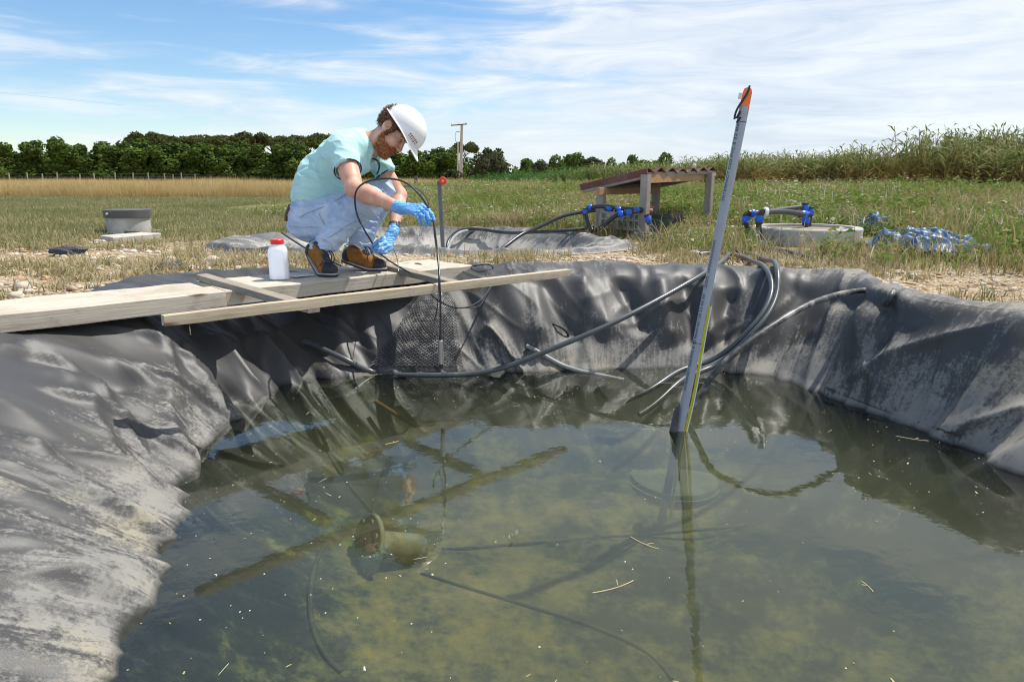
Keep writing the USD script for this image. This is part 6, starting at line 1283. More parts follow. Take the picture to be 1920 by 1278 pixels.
lo_ = np.minimum.reduce([hipR, kneeR, ankR, ankL, elR, wrR, seatR, HC, waist]) - V(0.22, 0.22, 0.14); hi_ = np.maximum.reduce([hipL, kneeL, elL, HC, wrR, hR['index'][3], shL]) + V(0.20, 0.16, 0.17)
man = thing('person', 'man in white hard hat, mint polo and pale jeans crouching on the plank', 'person', (ankR[0], ankR[1], PLANK_TOP))
def body(p):
    d = union(p, torso, 0.06); d = smin(d, union(p, trap, 0.03), 0.04); d = smin(d, union(p, legs, 0.05), 0.05); d = smin(d, union(p, arms, 0.025), 0.03)
    d = smin(d, head_sdf(p), 0.03); d = smin(d, union(p, hand(hR, wrR, -0.0025), 0.01), 0.012); d = smin(d, union(p, hand(hL, wrL, -0.0025), 0.01), 0.012); return d
bm = sdf_mesh(body, lo_, hi_, 0.0042)
obj('body', bm, 'skin', man, smooth=True)
mat('skin', {'g': ('geometry', {}), 'n': ('noise_texture', {'scale': 16.0, 'detail': 5.0, 'roughness': 0.6}), 'n2': ('noise_texture', {'scale': 320.0, 'detail': 3.0}), 'r': ('rgb_ramp', {'ramp': [(0.35, (0.64, 0.39, 0.29)), (0.52, (0.59, 0.325, 0.235)), (0.68, (0.53, 0.25, 0.175))]}), 'b': ('bump', {'strength': 0.25, 'distance': 0.002}),
             'p': ('principled_bsdf', {'roughness': 0.5, 'specular_ior_level': 0.35, 'subsurface_weight': 0.12, 'subsurface_scale': 0.012, 'subsurface_radius': (1.0, 0.35, 0.2)})}, [('g.position', 'n.vector'), ('g.position', 'n2.vector'), ('n.fac', 'r.fac'), ('r.color', 'p.base_color'), ('n2.fac', 'b.height'), ('b.normal', 'p.normal')])
# polo shirt
sleeveR = shR + (elR - shR) * 0.50; sleeveL = shL + (elL - shL) * 0.48
def cut(p, c, n): return (p - c) @ unit(n)
back_dir = unit(chest - waist)
def shirt(p):
    d = union(p, [q for q in torso[:8]], 0.06); d = smin(d, union(p, trap, 0.03), 0.04) - 0.011
    hem = cut(p, J(572, 392, 4.1), -(back_dir * 1.0 + V(0.15, 0, 0)))
    d = np.maximum(d, hem)
    sl = np.maximum(cone(p, shR, elR, 0.074, 0.071), cut(p, sleeveR, elR - shR)); sl2 = np.maximum(cone(p, shL, elL, 0.072, 0.070), cut(p, sleeveL, elL - shL))
    d = smin(d, np.minimum(sl, sl2), 0.03)
    d = np.maximum(d, -np.maximum(cone(p, shR, elR, 0.0655, 0.0655), -cut(p, sleeveR - unit(elR - shR) * 0.03, elR - shR)))
    nk = cone(p, nkB + (nkB - nkT) * 0.6, nkT, 0.068, 0.070); d = np.maximum(d, -nk)
    # open placket below the throat
    d = np.maximum(d, -cone(p, nkB + hf * 0.05, nkB + V(0.035, -0.02, -0.155), 0.048, 0.012))
    return d
sm = sdf_mesh(shirt, lo_, hi_, 0.0045)
def folds(v):
    a = noise3(v * V(14, 10, 9), 71) - 0.5; rd = (1 - np.abs(2 * noise3(v @ np.array([[9., 2, 0], [0, 11, 3], [5, 0, 7]]), 72) - 1)) ** 3
    rd2 = (1 - np.abs(2 * noise3(v @ np.array([[20., 5, 4], [3, 16, 3], [9, 0, 22]]), 73) - 1)) ** 3
    return 0.009 * a + 0.011 * (rd - 0.3) + 0.005 * rd2
obj('polo_shirt', puff(sm, folds), 'mint_cotton', man, smooth=True)
plain('mint_cotton', (0.43, 0.70, 0.70), 0.9, spec=0.15, vary=0.05, scale=20, bump=0.12, bump_scale=900, extra={'sheen_weight': 0.15})
plain('navy_trim', (0.015, 0.025, 0.06), 0.8)
def loop_round(c, n, r, k=40, squash=1.0, up=(0, 0, 1)):
    u, s, m_ = frame(n, up); a = np.linspace(0, 2 * PI, k); return c + r * (np.cos(a)[:, None] * s + squash * np.sin(a)[:, None] * m_)
for c, n_ in ((sleeveR, elR - shR), (sleeveL, elL - shL)): obj('sleeve_trim', tube(loop_round(c, n_, 0.073), 0.0042, 6, cap=False), 'navy_trim', man)
# collar: two leaning flaps round the neck
cu, cs, cm = frame(nkT - nkB); a = np.linspace(0, 2 * PI, 49)
front = unit(V(0.8, -0.1, -0.6)); front = unit(front - cu * (front @ cu)); sidev = np.cross(cu, front)
gap = np.clip((np.cos(a) - 0.55) / 0.45, 0, 1)
r0 = 0.070 + 0.012 * gap; r1 = 0.088 + 0.03 * gap; cb_ = nkB + (nkB - nkT) * 0.12
up_ = cb_ + r0[:, None] * (np.cos(a)[:, None] * front + np.sin(a)[:, None] * sidev) + cu * (0.034 - 0.055 * gap)[:, None]
dn_ = cb_ + r1[:, None] * (np.cos(a)[:, None] * front + np.sin(a)[:, None] * sidev) + cu * (-0.012 - 0.075 * gap)[:, None]
sel = slice(4, 45); A_, B_ = up_[sel], dn_[sel]; n_ = len(A_); o_ = unit(front) * 0
v_ = np.vstack([A_, B_, B_ - cu * 0.004, A_ - (A_ - cb_) * 0.06]); i_ = np.arange(n_ - 1); f_ = np.vstack([np.vstack([np.stack([k * n_ + i_, ((k + 1) % 4) * n_ + i_, ((k + 1) % 4) * n_ + i_ + 1], 1), np.stack([k * n_ + i_, ((k + 1) % 4) * n_ + i_ + 1, k * n_ + i_ + 1], 1)]) for k in range(4)])
col = obj('collar', (v_, f_), 'mint_cotton', man, smooth=50); obj('piping', tube(B_, 0.0028, 5), 'navy_trim', col); obj('piping', tube(A_, 0.0024, 5), 'navy_trim', col)
for s in (-1, 1):
    obj('placket_edge', tube(spline([nkB + front * 0.066 + sidev * s * 0.03 - cu * 0.03, nkB + V(0.070, -0.03 + s * 0.02, -0.10), nkB + V(0.055, -0.03 + s * 0.006, -0.165)], 10), 0.003, 5), 'navy_trim', man)
# jeans
def jeans(p):
    d = union(p, [C(seatR, seatL, 0.106, 0.106), C(seatR, waist - Yv * 0.075, 0.104, 0.1005), C(seatL, waist + Yv * 0.075, 0.104, 0.1005), C(hipR, kneeR, 0.098, 0.073), C(hipL, kneeL, 0.098, 0.072), C(kneeR, ankR + V(0.012, 0, 0.01), 0.071, 0.060), C(kneeL, ankL + V(0.012, 0, 0.015), 0.071, 0.060)], 0.045)
    for k_, a_ in ((kneeR, ankR), (kneeL, ankL)):
        near = cone(p, k_ + (a_ - k_) * 0.7, a_ + (a_ - k_) * 0.2, 0.12, 0.12)
        d = np.where(near < 0, np.maximum(d, cut(p, a_ + V(0, 0, -0.004), V((a_ - k_)[0] * 0.5, (a_ - k_)[1] * 0.3, -0.9))), d)
    return d
jm = sdf_mesh(jeans, lo_, hi_, 0.0048)
def jfold(v):
    rd = (1 - np.abs(2 * noise3(v @ np.array([[8., 2, 1], [0, 9, 3], [6, 0, 11]]), 81) - 1)) ** 3; a = noise3(v * 12, 82) - 0.5
    cuffs = np.maximum(smooth(0.16, 0.04, np.linalg.norm(v - ankR, axis=1)), smooth(0.16, 0.04, np.linalg.norm(v - ankL, axis=1))); kn = smooth(0.16, 0.05, np.linalg.norm(v - hipR - V(0, -0.05, -0.03), axis=1))
    ring = (1 - np.abs(2 * noise3(v * V(6, 6, 30), 83) - 1)) ** 2
    rd2 = (1 - np.abs(2 * noise3(v @ np.array([[17., 6, 2], [2, 19, 5], [11, 2, 24]]), 84) - 1)) ** 4
    return 0.011 * (rd - 0.3) + 0.007 * a + 0.006 * rd2 + cuffs * 0.014 * (ring - 0.4) + 0.010 * kn * (ring - 0.3)
obj('jeans', puff(jm, jfold), 'denim', man, smooth=True)
mat('denim', {'g': ('geometry', {}), 'dn': ('noise_texture', {'scale': 11.0, 'detail': 8.0, 'roughness': 0.7}), 'dr': ('map_range', {'from_min': 0.52, 'from_max': 0.70, 'to_min': 0.0, 'to_max': 0.25, 'clamp': True}), 'dm': ('mix', {'color2': (0.36, 0.36, 0.36)}), 'n': ('noise_texture', {'scale': 7.0, 'detail': 6.0, 'roughness': 0.65}), 'n2': ('noise_texture', {'scale': 500.0, 'detail': 2.0}), 'n3': ('noise_texture', {'scale': 60.0, 'detail': 4.0}), 'a': ('math', {'math_type': 'multiply_add', 'value2': 0.3}), 'r': ('rgb_ramp', {'ramp': [(0.42, (0.30, 0.42, 0.63)), (0.62, (0.43, 0.55, 0.73)), (0.82, (0.57, 0.65, 0.76))]}), 'b': ('bump', {'strength': 0.3, 'distance': 0.002}), 'p': ('principled_bsdf', {'roughness': 0.9, 'specular_ior_level': 0.15, 'sheen_weight': 0.1})},
    [('g.position', 'n.vector'), ('g.position', 'n2.vector'), ('g.position', 'n3.vector'), ('n3.fac', 'a.value1'), ('n.fac', 'a.value3'), ('a.value', 'r.fac'), ('g.position', 'dn.vector'), ('dn.fac', 'dr.value'), ('dr.result', 'dm.fac'), ('r.color', 'dm.color1'), ('dm.color', 'p.base_color'), ('n2.fac', 'b.height'), ('b.normal', 'p.normal')])
plain('seam_thread', (0.30, 0.35, 0.45), 0.9); plain('leather', (0.10, 0.045, 0.02), 0.5)
def hug(pts, fn, lift=0.001):
    """pull points onto the surface of a distance field"""
    p = np.array(pts, float)
    for _ in range(6):
        d = fn(p); g_ = np.stack([fn(p + e) - d for e in np.eye(3) * 1e-4], 1) / 1e-4; p = p - (d - lift)[:, None] * g_ / (np.linalg.norm(g_, axis=1, keepdims=True) ** 2 + 1e-9)
    return p
def drawn(px, y=3.75): return spline([J(a, b, y) for a, b in px], 30)
obj('seam', tube(hug(drawn([(560, 405), (590, 392), (625, 385), (655, 380), (672, 380)], 3.85), jeans, 0.006), 0.0022, 5), 'seam_thread', man)
obj('seam', tube(hug(drawn([(668, 408), (650, 422), (625, 440), (604, 452)], 3.80), jeans, 0.006), 0.0022, 5), 'seam_thread', man)
obj('pocket_edge', tube(hug(drawn([(586, 400), (590, 412), (593, 420)], 3.8), jeans, 0.007), 0.002, 5), 'seam_thread', man)
obj('belt', tube(hug(drawn([(545, 386), (548, 396), (545, 404), (546, 414)], 3.95), jeans, 0.007), 0.010, 6), 'leather', man)
# gloves
for nm, h_, wr_, el_ in (('glove', hR, wrR, elR), ('glove', hL, wrL, elL)):
    u_ = unit(wr_ - el_)
    def glove(p, h_=h_, wr_=wr_, u_=u_, el_=el_):
        d = union(p, hand(h_, wr_), 0.012); d = smin(d, cone(p, wr_ - u_ * 0.030, wr_ + u_ * 0.01, 0.0335, 0.029), 0.02); return np.maximum(d, -cut(p, wr_ - u_ * 0.030, u_))
    allp = np.array([wr_] + [q for k in h_.values() for q in k]); gm = sdf_mesh(glove, allp.min(0) - 0.07, allp.max(0) + 0.07, 0.0026)
    obj(nm, puff(gm, lambda v: 0.0022 * (noise3(v * 70, 91) - 0.5) + 0.0030 * ((1 - np.abs(2 * noise3(v * V(48, 48, 80), 92) - 1)) ** 3 - 0.3)), 'nitrile', man, smooth=True)
plain('nitrile', (0.16, 0.42, 0.80), 0.42, spec=0.4, vary=0.08, scale=60, bump=0.25, bump_scale=160)
# watch on the far wrist
u_ = unit(wrL - elL); wc_ = wrL - u_ * 0.036
wt = obj('watch_strap', lathe([(0.030, -0.011), (0.0345, -0.010), (0.0345, 0.010), (0.030, 0.011)], wc_, u_, 28), 'rag_black', man); n_ = unit(V(0.75, -0.6, 0.2)); n_ = unit(n_ - u_ * (n_ @ u_))
obj('watch_case', lathe([(0, 0.010), (0.013, 0.010), (0.0165, 0.007), (0.0165, 0.0), (0, 0)], wc_ + n_ * 0.032, n_, 24), 'steel', wt); obj('watch_dial', lathe([(0, 0.0112), (0.0115, 0.0112), (0.0115, 0.009), (0, 0.009)], wc_ + n_ * 0.032, n_, 24), 'black_ink', wt)
# shoes
def shoe(ank, yaw, pitch, ground_pt, nm):
    """x forward from the heel, bent at the ball of the foot; ground_pt: where the ball stands"""
    c, s = math.cos(yaw), math.sin(yaw); ballx = 0.195
    def place(v):
        v = np.array(v, float); t = np.clip((ballx + 0.02 - v[:, 0]) / 0.05, 0, 1); a = pitch * (t * t * (3 - 2 * t)); dx = v[:, 0] - ballx
        x = ballx + dx * np.cos(a) + 0 * dx + v[:, 2] * np.sin(a) * 1.0; z = -dx * np.sin(a) + v[:, 2] * np.cos(a)
        return np.stack([(x - ballx) * c - v[:, 1] * s, (x - ballx) * s + v[:, 1] * c, z], 1) + ground_pt
    def pm(m): return trimesh.Trimesh(place(m.vertices), m.faces, process=False)
    up = lambda p: np.maximum(union(p, [C((0.045, 0, 0.052), (0.06, 0, 0.090), 0.038, 0.036), C((0.045, 0, 0.045), (0.20, 0.004, 0.040), 0.036, 0.040), C((0.20, 0.004, 0.040), (0.255, 0.006, 0.036), 0.043, 0.032), C((0.10, 0, 0.078), (0.19, 0.003, 0.052), 0.034, 0.030)], 0.03), 0.016 - p[:, 2])
    upper_ = sdf_mesh(up, (-0.02, -0.07, 0.0), (0.32, 0.07, 0.16), 0.004); v = np.array(upper_.vertices); f = np.array(upper_.faces); cen = v[f].mean(1)
    toe = (cen[:, 0] > 0.222 + 0.25 * (cen[:, 2] - 0.03)) & (cen[:, 2] < 0.075); heel = (cen[:, 0] < 0.060 - 0.5 * np.maximum(cen[:, 2] - 0.03, -0.02)) & (cen[:, 2] < 0.085); coll = cen[:, 2] > 0.108 + 0.0 * cen[:, 0]
    sk = obj(nm, pm(trimesh.Trimesh(v, f[~(toe | heel | coll)], process=False)), 'suede', man, smooth=True)
    for k_, sel_, m_ in (('toe_cap', toe, 'shoe_rubber'), ('heel_cap', heel & ~coll, 'shoe_rubber'), ('padded_collar', coll, 'rag_black')):
        vv_ = v + vnormals(upper_) * 0.0016; obj(k_, pm(trimesh.Trimesh(vv_, f[sel_], process=False)), m_, sk, smooth=True)
    a = np.linspace(0, 2 * PI, 49)[:-1]; ox = 0.146 + 0.148 * np.cos(a); oy = 0.046 * np.sin(a) * (0.86 + 0.22 * smooth(0.05, 0.2, ox)) + 0.004; 
    def slab(z0, z1, g):
        k = len(a); m_ = 7; rings = []
        for z in (z0, z1): rings.append(np.stack([0.146 + (ox - 0.146) * g, oy * g, np.full(k, z)], 1))
        gx_ = np.vstack(rings); i = np.arange(k); j = (i + 1) % k; cap0 = np.array([[0.146, 0.004, z0]]); cap1 = np.array([[0.146, 0.004, z1]])
        # strips across, so that the sole can bend
        vs, fs, o = [], [], 0
        xs = np.linspace(-0.002, 0.294, 25); hw = np.interp(xs, np.sort(0.146 + 0.148 * np.cos(np.linspace(0, PI, 60))), (0.046 * np.sin(np.linspace(PI, 0, 60))) * (0.86 + 0.22 * smooth(0.05, 0.2, np.sort(0.146 + 0.148 * np.cos(np.linspace(0, PI, 60)))))) * g + 0.004
        P_ = np.stack([np.stack([xs, 0.004 - hw, 0 * xs + z0], 1), np.stack([xs, 0.004 + hw, 0 * xs + z0], 1), np.stack([xs, 0.004 + hw, 0 * xs + z1], 1), np.stack([xs, 0.004 - hw, 0 * xs + z1], 1)], 1); nn = len(xs)
        for q in range(nn - 1):
            for e in range(4):
                A0, A1 = q * 4 + e, q * 4 + (e + 1) % 4; fs += [(A0, A1, A1 + 4), (A0, A1 + 4, A0 + 4)]
        fs += [(0, 2, 1), (0, 3, 2), ((nn - 1) * 4, (nn - 1) * 4 + 1, (nn - 1) * 4 + 2), ((nn - 1) * 4, (nn - 1) * 4 + 2, (nn - 1) * 4 + 3)]
        return trimesh.Trimesh(P_.reshape(-1, 3), np.array(fs), process=False)
    obj('outsole', pm(slab(0.0, 0.011, 0.98)), 'shoe_rubber', sk, smooth=30); obj('midsole', pm(slab(0.0112, 0.0185, 1.02)), 'midsole', sk, smooth=30)
    rr = np.random.default_rng(3); L_ = []
    for k in range(6):
        x = 0.125 + 0.016 * k; z = np.interp(x, [0.10, 0.19, 0.22], [0.114, 0.084, 0.078]); wv = 0.024
        L_.append(tube(place(np.array([(x, -wv, z - 0.012), (x + 0.004, -wv * 0.4, z + 0.002), (x + 0.012, wv * 0.4, z + 0.001), (x + 0.012, wv, z - 0.012)])), 0.0032, 6)); L_.append(tube(place(np.array([(x, wv, z - 0.012), (x + 0.004, wv * 0.4, z + 0.002), (x + 0.012, -wv * 0.4, z + 0.001), (x + 0.012, -wv, z - 0.012)])), 0.0032, 6))
    for s_ in (-1, 1, -0.4, 0.5): L_.append(tube(place(spline([(0.125, 0, 0.121), (0.14, s_ * 0.025, 0.128), (0.17, s_ * 0.042, 0.092), (0.185, s_ * 0.046, 0.066)], 10)), 0.003, 6))
    obj('laces', cat(L_), 'lace_blue', sk)
plain('suede', (0.30, 0.135, 0.035), 0.9, spec=0.15, vary=0.2, scale=30, bump=0.3, bump_scale=400); plain('shoe_rubber', (0.022, 0.023, 0.027), 0.6, vary=0.2); plain('midsole', (0.36, 0.35, 0.33), 0.7); plain('lace_blue', (0.018, 0.045, 0.095), 0.8, vary=0.3, scale=200)
bR, bL = on_z(608, 516, PLANK_TOP + 0.001), on_z(696, 507, PLANK_TOP + 0.001)
shoe(ankR, -0.60, 0.75, bR, 'shoe'); shoe(ankL, -0.20, 0.26, bL, 'shoe')
for a_, k_ in ((ankR, kneeR), (ankL, kneeL)): obj('sock', tube([a_ + (k_ - a_) * 0.12, a_ + V(0, 0, -0.02), a_ + V(0.004, 0, -0.055)], [0.043, 0.040, 0.044], 16), 'rag_black', man)
# hair, beard, eyes
def skull(p): return head_sdf(p)
def hair(p):
    q = (p - HC) @ HM; d = ell(q, (-0.012, 0, 0.030), (0.106, 0.0845, 0.100))
    region = smax(q[:, 0] - 0.072 - 0.25 * (q[:, 2] - 0.03), -q[:, 2] - 0.045 - 0.30 * np.minimum(q[:, 0] + 0.06, 0) , 0.02)
    side_ = np.where((q[:, 0] > -0.035), -(q[:, 2] - 0.022), -1); side_ = np.maximum(side_, -1)
    burn = cone(q, (0.020, -0.074, 0.03), (0.022, -0.071, -0.035), 0.014, 0.010); burn2 = cone(q, (0.020, 0.074, 0.03), (0.022, 0.071, -0.035), 0.014, 0.010)
    d = np.maximum(np.maximum(d, region), side_); return np.minimum(d, np.minimum(burn, burn2))
hm = sdf_mesh(hair, HC - 0.17, HC + 0.17, 0.0034); hm = puff(hm, lambda v: 0.012 * (noise3(v * 85, 95) - 0.45) + 0.006 * (noise3(v * 190, 96) - 0.5))
def beard(p):
    q = (p - HC) @ HM; d = head_sdf(p) - 0.0065
    line = q[:, 2] + 0.072 - 0.85 * np.clip(0.045 - q[:, 0], 0, 0.05) + 0.20 * np.clip(q[:, 0] - 0.06, 0, 1)
    mouth = -ell(q, (0.104, 0, -0.072), (0.016, 0.021, 0.0085)); neck = -(q[:, 0] - 0.008 + 0.25 * np.minimum(q[:, 2] + 0.06, 0)); low_ = -(q[:, 2] + 0.138)
    d = np.maximum(np.maximum(d, line), np.maximum(neck, low_)); d = np.maximum(d, mouth)
    mous = np.minimum(cone(q, (0.105, 0, -0.055), (0.090, -0.030, -0.068), 0.0085, 0.006), cone(q, (0.105, 0, -0.055), (0.090, 0.030, -0.068), 0.0085, 0.006)); chin = np.maximum(ball(q, (0.082, 0, -0.118), 0.030), mouth)
    return np.minimum(np.minimum(d, mous), chin)
bd = sdf_mesh(beard, HC - 0.17, HC + 0.17, 0.0032); bd = puff(bd, lambda v: 0.008 * (noise3(v * 95, 97) - 0.5) + 0.004 * (noise3(v * 220, 98) - 0.5))
mat('brown_hair', {'g': ('geometry', {}), 'n': ('noise_texture', {'scale': 90.0, 'detail': 4.0}), 'r': ('rgb_ramp', {'ramp': [(0.35, (0.055, 0.020, 0.009)), (0.65, (0.19, 0.070, 0.026))]}), 'p': ('principled_bsdf', {'roughness': 0.55})}, [('g.position', 'n.vector'), ('n.fac', 'r.fac'), ('r.color', 'p.base_color')])
mat('red_beard', {'g': ('geometry', {}), 'n': ('noise_texture', {'scale': 110.0, 'detail': 4.0}), 'r': ('rgb_ramp', {'ramp': [(0.35, (0.22, 0.075, 0.022)), (0.65, (0.52, 0.20, 0.07))]}), 'p': ('principled_bsdf', {'roughness': 0.6})}, [('g.position', 'n.vector'), ('n.fac', 'r.fac'), ('r.color', 'p.base_color')])
def strands(name, m, n, length, seed, matn, parent):
    r = np.random.default_rng(seed); v = np.array(m.vertices); nn = vnormals(m); k = r.choice(len(v), n); p0 = v[k]; d = nn[k]; a = np.cross(d, r.normal(0, 1, (n, 3))); a /= np.linalg.norm(a, axis=1, keepdims=True) + 1e-9; b = np.cross(d, a)
    L_ = length * r.uniform(0.6, 1.3, n)[:, None]; ph = r.uniform(0, 6, n)[:, None]; pts = []
    for t in np.linspace(0, 1, 6): pts.append(p0 + d * L_ * (t - 0.45 * t * t) + (a * np.cos(ph + t * 5) + b * np.sin(ph + t * 5)) * L_ * 0.38 * t)
    P_ = np.stack(pts, 1); loc, rz = _orig[str(parent.GetPath())]
    c = UsdGeom.BasisCurves.Define(stage, numbered(_path(parent), name)); c.CreateTypeAttr('linear'); c.CreateCurveVertexCountsAttr(Vt.IntArray([6] * n)); c.CreatePointsAttr(Vt.Vec3fArray.FromNumpy((P_.reshape(-1, 3) - loc).astype(np.float32)))
    c.CreateWidthsAttr(Vt.FloatArray.FromNumpy(np.tile([0.0022, 0.0022, 0.002, 0.0017, 0.0012, 0.0006], n).astype(np.float32))); c.SetWidthsInterpolation('vertex'); _bind.append((c.GetPrim(), matn)); tag(c, kind='stuff')
obj('hair', hm, 'brown_hair', man, smooth=True); obj('beard', bd, 'red_beard', man, smooth=True)
strands('hair_curls', hm, 1500, 0.017, 5, 'brown_hair', man); strands('beard_curls', bd, 1700, 0.013, 6, 'red_beard', man)
plain('eye_white', (0.30, 0.24, 0.21), 0.3); plain('iris', (0.03, 0.025, 0.02), 0.25); plain('lip', (0.42, 0.14, 0.11), 0.5)
for s in (-1, 1):
    e = obj('eye', trimesh.Trimesh(np.array(trimesh.creation.icosphere(2, 0.0116).vertices) + hp(0.0842, s * 0.033, 0.001), trimesh.creation.icosphere(2).faces, process=False), 'eye_white', man, smooth=True)
    g_ = unit(hf * 1.0 - hu * 0.35 + hl * s * 0.15); obj('iris', lathe([(0, 0.0122), (0.004, 0.0120), (0.0058, 0.0106), (0.0058, 0.008), (0, 0.008)], hp(0.0842, s * 0.033, 0.001), g_, 16), 'iris', e)
    obj('eyebrow', tube(hug(spline([hp(0.10, s * 0.016, 0.020), hp(0.095, s * 0.034, 0.026), hp(0.08, s * 0.052, 0.020)], 10), head_sdf, 0.001), np.linspace(0.0042, 0.002, 10), 6), 'brown_hair', man)
obj('lower_lip', blob(hp(0.1015, 0, -0.0775), (0.006, 0.012, 0.006), 1, 0.05), 'lip', man, smooth=True)
# hard hat: ribbed dome, rim and peak
hc_ = V(0.034, 0, 0.048); ua, va = np.meshgrid(np.linspace(0, 2 * PI, 97), np.linspace(0, PI / 2, 25), indexing='ij')
def dome(rx, ry, rz, ridge):
    x, y, z = rx * np.cos(ua) * np.cos(va), ry * np.sin(ua) * np.cos(va), rz * np.sin(va) ** 0.92
    k = 1 + ridge * np.exp(-(y / 0.022) ** 2) * smooth(0.2, 0.6, np.sin(va)); return np.stack([x, y, z * k], -1) + hc_
Do, Di = dome(0.138, 0.114, 0.128, 0.035), dome(0.133, 0.109, 0.123, 0.0)
fw = np.clip(np.cos(ua[:, 0]), 0, 1) ** 2.2; ang_ = ua[:, 0]
rim = np.stack([(0.138 + 0.010 + 0.048 * fw) * np.cos(ang_), (0.114 + 0.012 + 0.004 * fw) * np.sin(ang_), -0.004 - 0.030 * fw], -1) + hc_; rim2 = rim - V(0, 0, 0.004)
nu, nv_ = ua.shape; v_ = np.vstack([Do.reshape(-1, 3), Di.reshape(-1, 3), rim, rim2]); oI = nu * nv_; oR = 2 * oI; oS = oR + nu; i_ = np.arange(nu - 1); f_ = []
ii, jj = np.meshgrid(np.arange(nu - 1), np.arange(nv_ - 1), indexing='ij'); k_ = (ii * nv_ + jj).ravel()
f_ += [np.stack([k_, k_ + nv_, k_ + nv_ + 1], 1), np.stack([k_, k_ + nv_ + 1, k_ + 1], 1), np.stack([oI + k_, oI + k_ + nv_ + 1, oI + k_ + nv_], 1), np.stack([oI + k_, oI + k_ + 1, oI + k_ + nv_ + 1], 1)]
a0, a1 = i_ * nv_, (i_ + 1) * nv_
f_ += [np.stack([a0, oR + i_, oR + i_ + 1], 1), np.stack([a0, oR + i_ + 1, a1], 1), np.stack([oR + i_, oS + i_, oS + i_ + 1], 1), np.stack([oR + i_, oS + i_ + 1, oR + i_ + 1], 1), np.stack([oS + i_, oI + a0, oI + a1], 1), np.stack([oS + i_, oI + a1, oS + i_ + 1], 1)]
hv = HC + v_ @ HM.T; hatm = trimesh.Trimesh(hv, np.vstack(f_), process=False)
obj('hard_hat', hatm, 'hat_white', man, smooth=35); plain('hat_white', (0.80, 0.80, 0.80), 0.28, vary=0.01)
obj('hat_band', tube([HC + HM @ (hc_ + V(0.108 * math.cos(a), 0.088 * math.sin(a), 0.004)) for a in np.linspace(0, 2 * PI, 40)], 0.007, 6, cap=False), 'rag_black', man)
plain('logo_brown', (0.16, 0.09, 0.06), 0.6); plain('logo_orange', (0.62, 0.24, 0.06), 0.6)
bl = []
rr_ = np.random.default_rng(12)
for row, (z0, z1) in enumerate(((0.020, 0.031), (0.008, 0.017))):
    for k in range(7):
        a0_ = -0.42 - k * 0.085 + rr_.uniform(-0.01, 0.01); a1_ = a0_ - rr_.uniform(0.035, 0.06); q = []
        for aa, zz in ((a0_, z0), (a1_, z0 + rr_.uniform(-.001, .001)), (a1_, z1 - rr_.uniform(0, .003)), (a0_, z1)):
            cz = math.sqrt(1 - (zz / 0.128) ** 2); q.append(HC + HM @ (hc_ + V(0.1392 * math.cos(aa) * cz, 0.1152 * math.sin(aa) * cz, zz)))
        bl.append((np.array(q), np.array([(0, 1, 2), (0, 2, 3)]), row, k))
for m_, sel_ in (('logo_brown', [b for b in bl if (b[2] + b[3]) % 3 != 1]), ('logo_orange', [b for b in bl if (b[2] + b[3]) % 3 == 1])):
    vv_, ff_, _ = join([(b[0], b[1]) for b in sel_]); obj('hat_print', (vv_, ff_), m_, man, smooth=False)

# ------------------------------------------------------------------ cable and probe that he holds
yb = 3.23
cb = thing('sensor_cable', 'black cable looped through both gloved hands and hanging down to the steel probe', 'cable', J(826, 636, yb))
loop_pts = [J(528, 436, 4.5), J(566, 461, 4.35), J(600, 480, 4.3)]
path_ = [J(768, 511, 3.72), J(748, 500, 3.78), J(722, 483, 3.9), J(706, 468, 3.955), J(696, 452, 3.94), J(676, 418, 3.80), J(666, 384, 3.66), J(668, 358, 3.60), J(690, 340, 3.54), J(722, 335, 3.52), J(752, 339, 3.50), J(780, 358, 3.46), J(800, 384, 3.46), J(810, 405, 3.452), J(815, 430, 3.43), J(821, 480, 3.36), J(824, 524, 3.24), J(825.5, 560, yb), J(826, 600, yb), J(826, 640, yb)]
obj('cable', tube(spline(path_, 160), 0.0048, 10), 'black_hose', cb)
obj('cable_end', tube(spline(loop_pts + [J(640, 498, 4.25)], 30), 0.0055, 8), 'black_hose', cb)
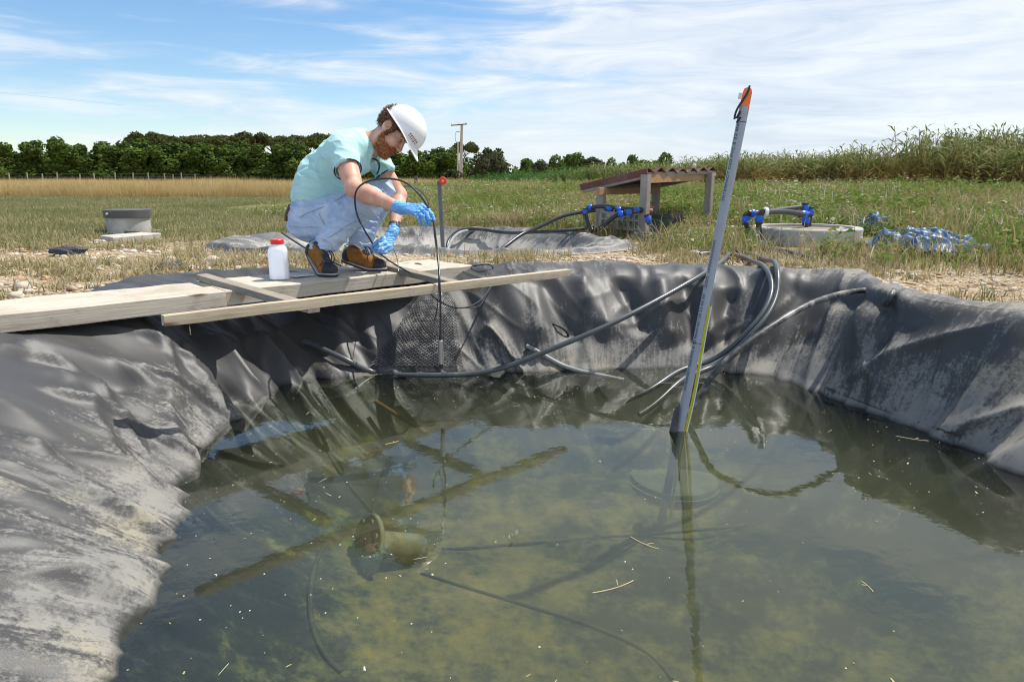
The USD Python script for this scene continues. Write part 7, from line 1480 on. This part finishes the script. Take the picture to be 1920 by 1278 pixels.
obj('twin_strand', tube(spline([J(813, 424, 3.435), J(817, 462, 3.39), J(822, 505, 3.30), J(822, 538, 3.22), J(820, 575, yb), J(814, 600, yb + 0.02)], 40), 0.0025, 6), 'black_hose', cb)
obj('thin_strand', tube(spline([J(756, 350, 3.62), J(776, 352, 3.62), J(796, 366, 3.60), J(804, 385, 3.56), J(806, 400, 3.50)], 30), 0.0025, 6), 'black_hose', cb)
obj('thin_strand', tube(spline([J(734, 458, 4.0), J(741, 474, 3.95), J(746, 492, 3.80), J(747, 508, 3.72)], 20), 0.0022, 6), 'black_hose', cb)
pt0, pt1 = J(826, 637, yb), J(826, 689, yb); Lb = np.linalg.norm(pt1 - pt0)
pr_ = obj('probe', lathe([(0, 0), (0.0095, 0.0), (0.0125, 0.004), (0.0125, Lb * 0.86), (0.0115, Lb * 0.865), (0.0, Lb * 0.87)], pt0, (0, 0, -1), 28), 'steel', cb)
obj('tip', lathe([(0, 0), (0.0105, 0.0), (0.011, Lb * 0.12), (0.006, Lb * 0.16), (0, Lb * 0.16)], pt0 - V(0, 0, Lb * 0.868), (0, 0, -1), 24), 'black_rubber', pr_)
obj('gland', lathe([(0, 0.022), (0.007, 0.022), (0.0085, 0.0), (0, 0)], pt0, sides=16), 'black_rubber', pr_)
hc1 = thing('hanging_cord', 'thin black cord hanging in a loop under the beam and over the rim', 'cord', J(870, 575, 3.6))
obj('cord', tube(spline([J(802, 540, 3.36), J(812, 556, 3.42), J(838, 572, 3.5), J(866, 577, 3.6), J(895, 567, 3.75), J(916, 545, 3.95), J(926, 522, 4.15), J(925, 506, 4.28), on_z(922, 498, 0.075), on_z(898, 497, 0.075), on_z(880, 495, 0.06)], 70), 0.004, 8), 'black_hose', hc1)
obj('cord', tube(spline([J(866, 577, 3.59), J(884, 577, 3.66), J(898, 573, 3.74), J(912, 552, 3.93), J(924, 528, 4.12)], 24), 0.003, 6), 'black_hose', hc1)

# ------------------------------------------------------------------ bind the materials
for prim, name in _bind:
    m = UsdShade.Material.Get(stage, f'/World/Looks/{name}')
    assert m, name
    UsdShade.MaterialBindingAPI.Apply(prim).Bind(m)
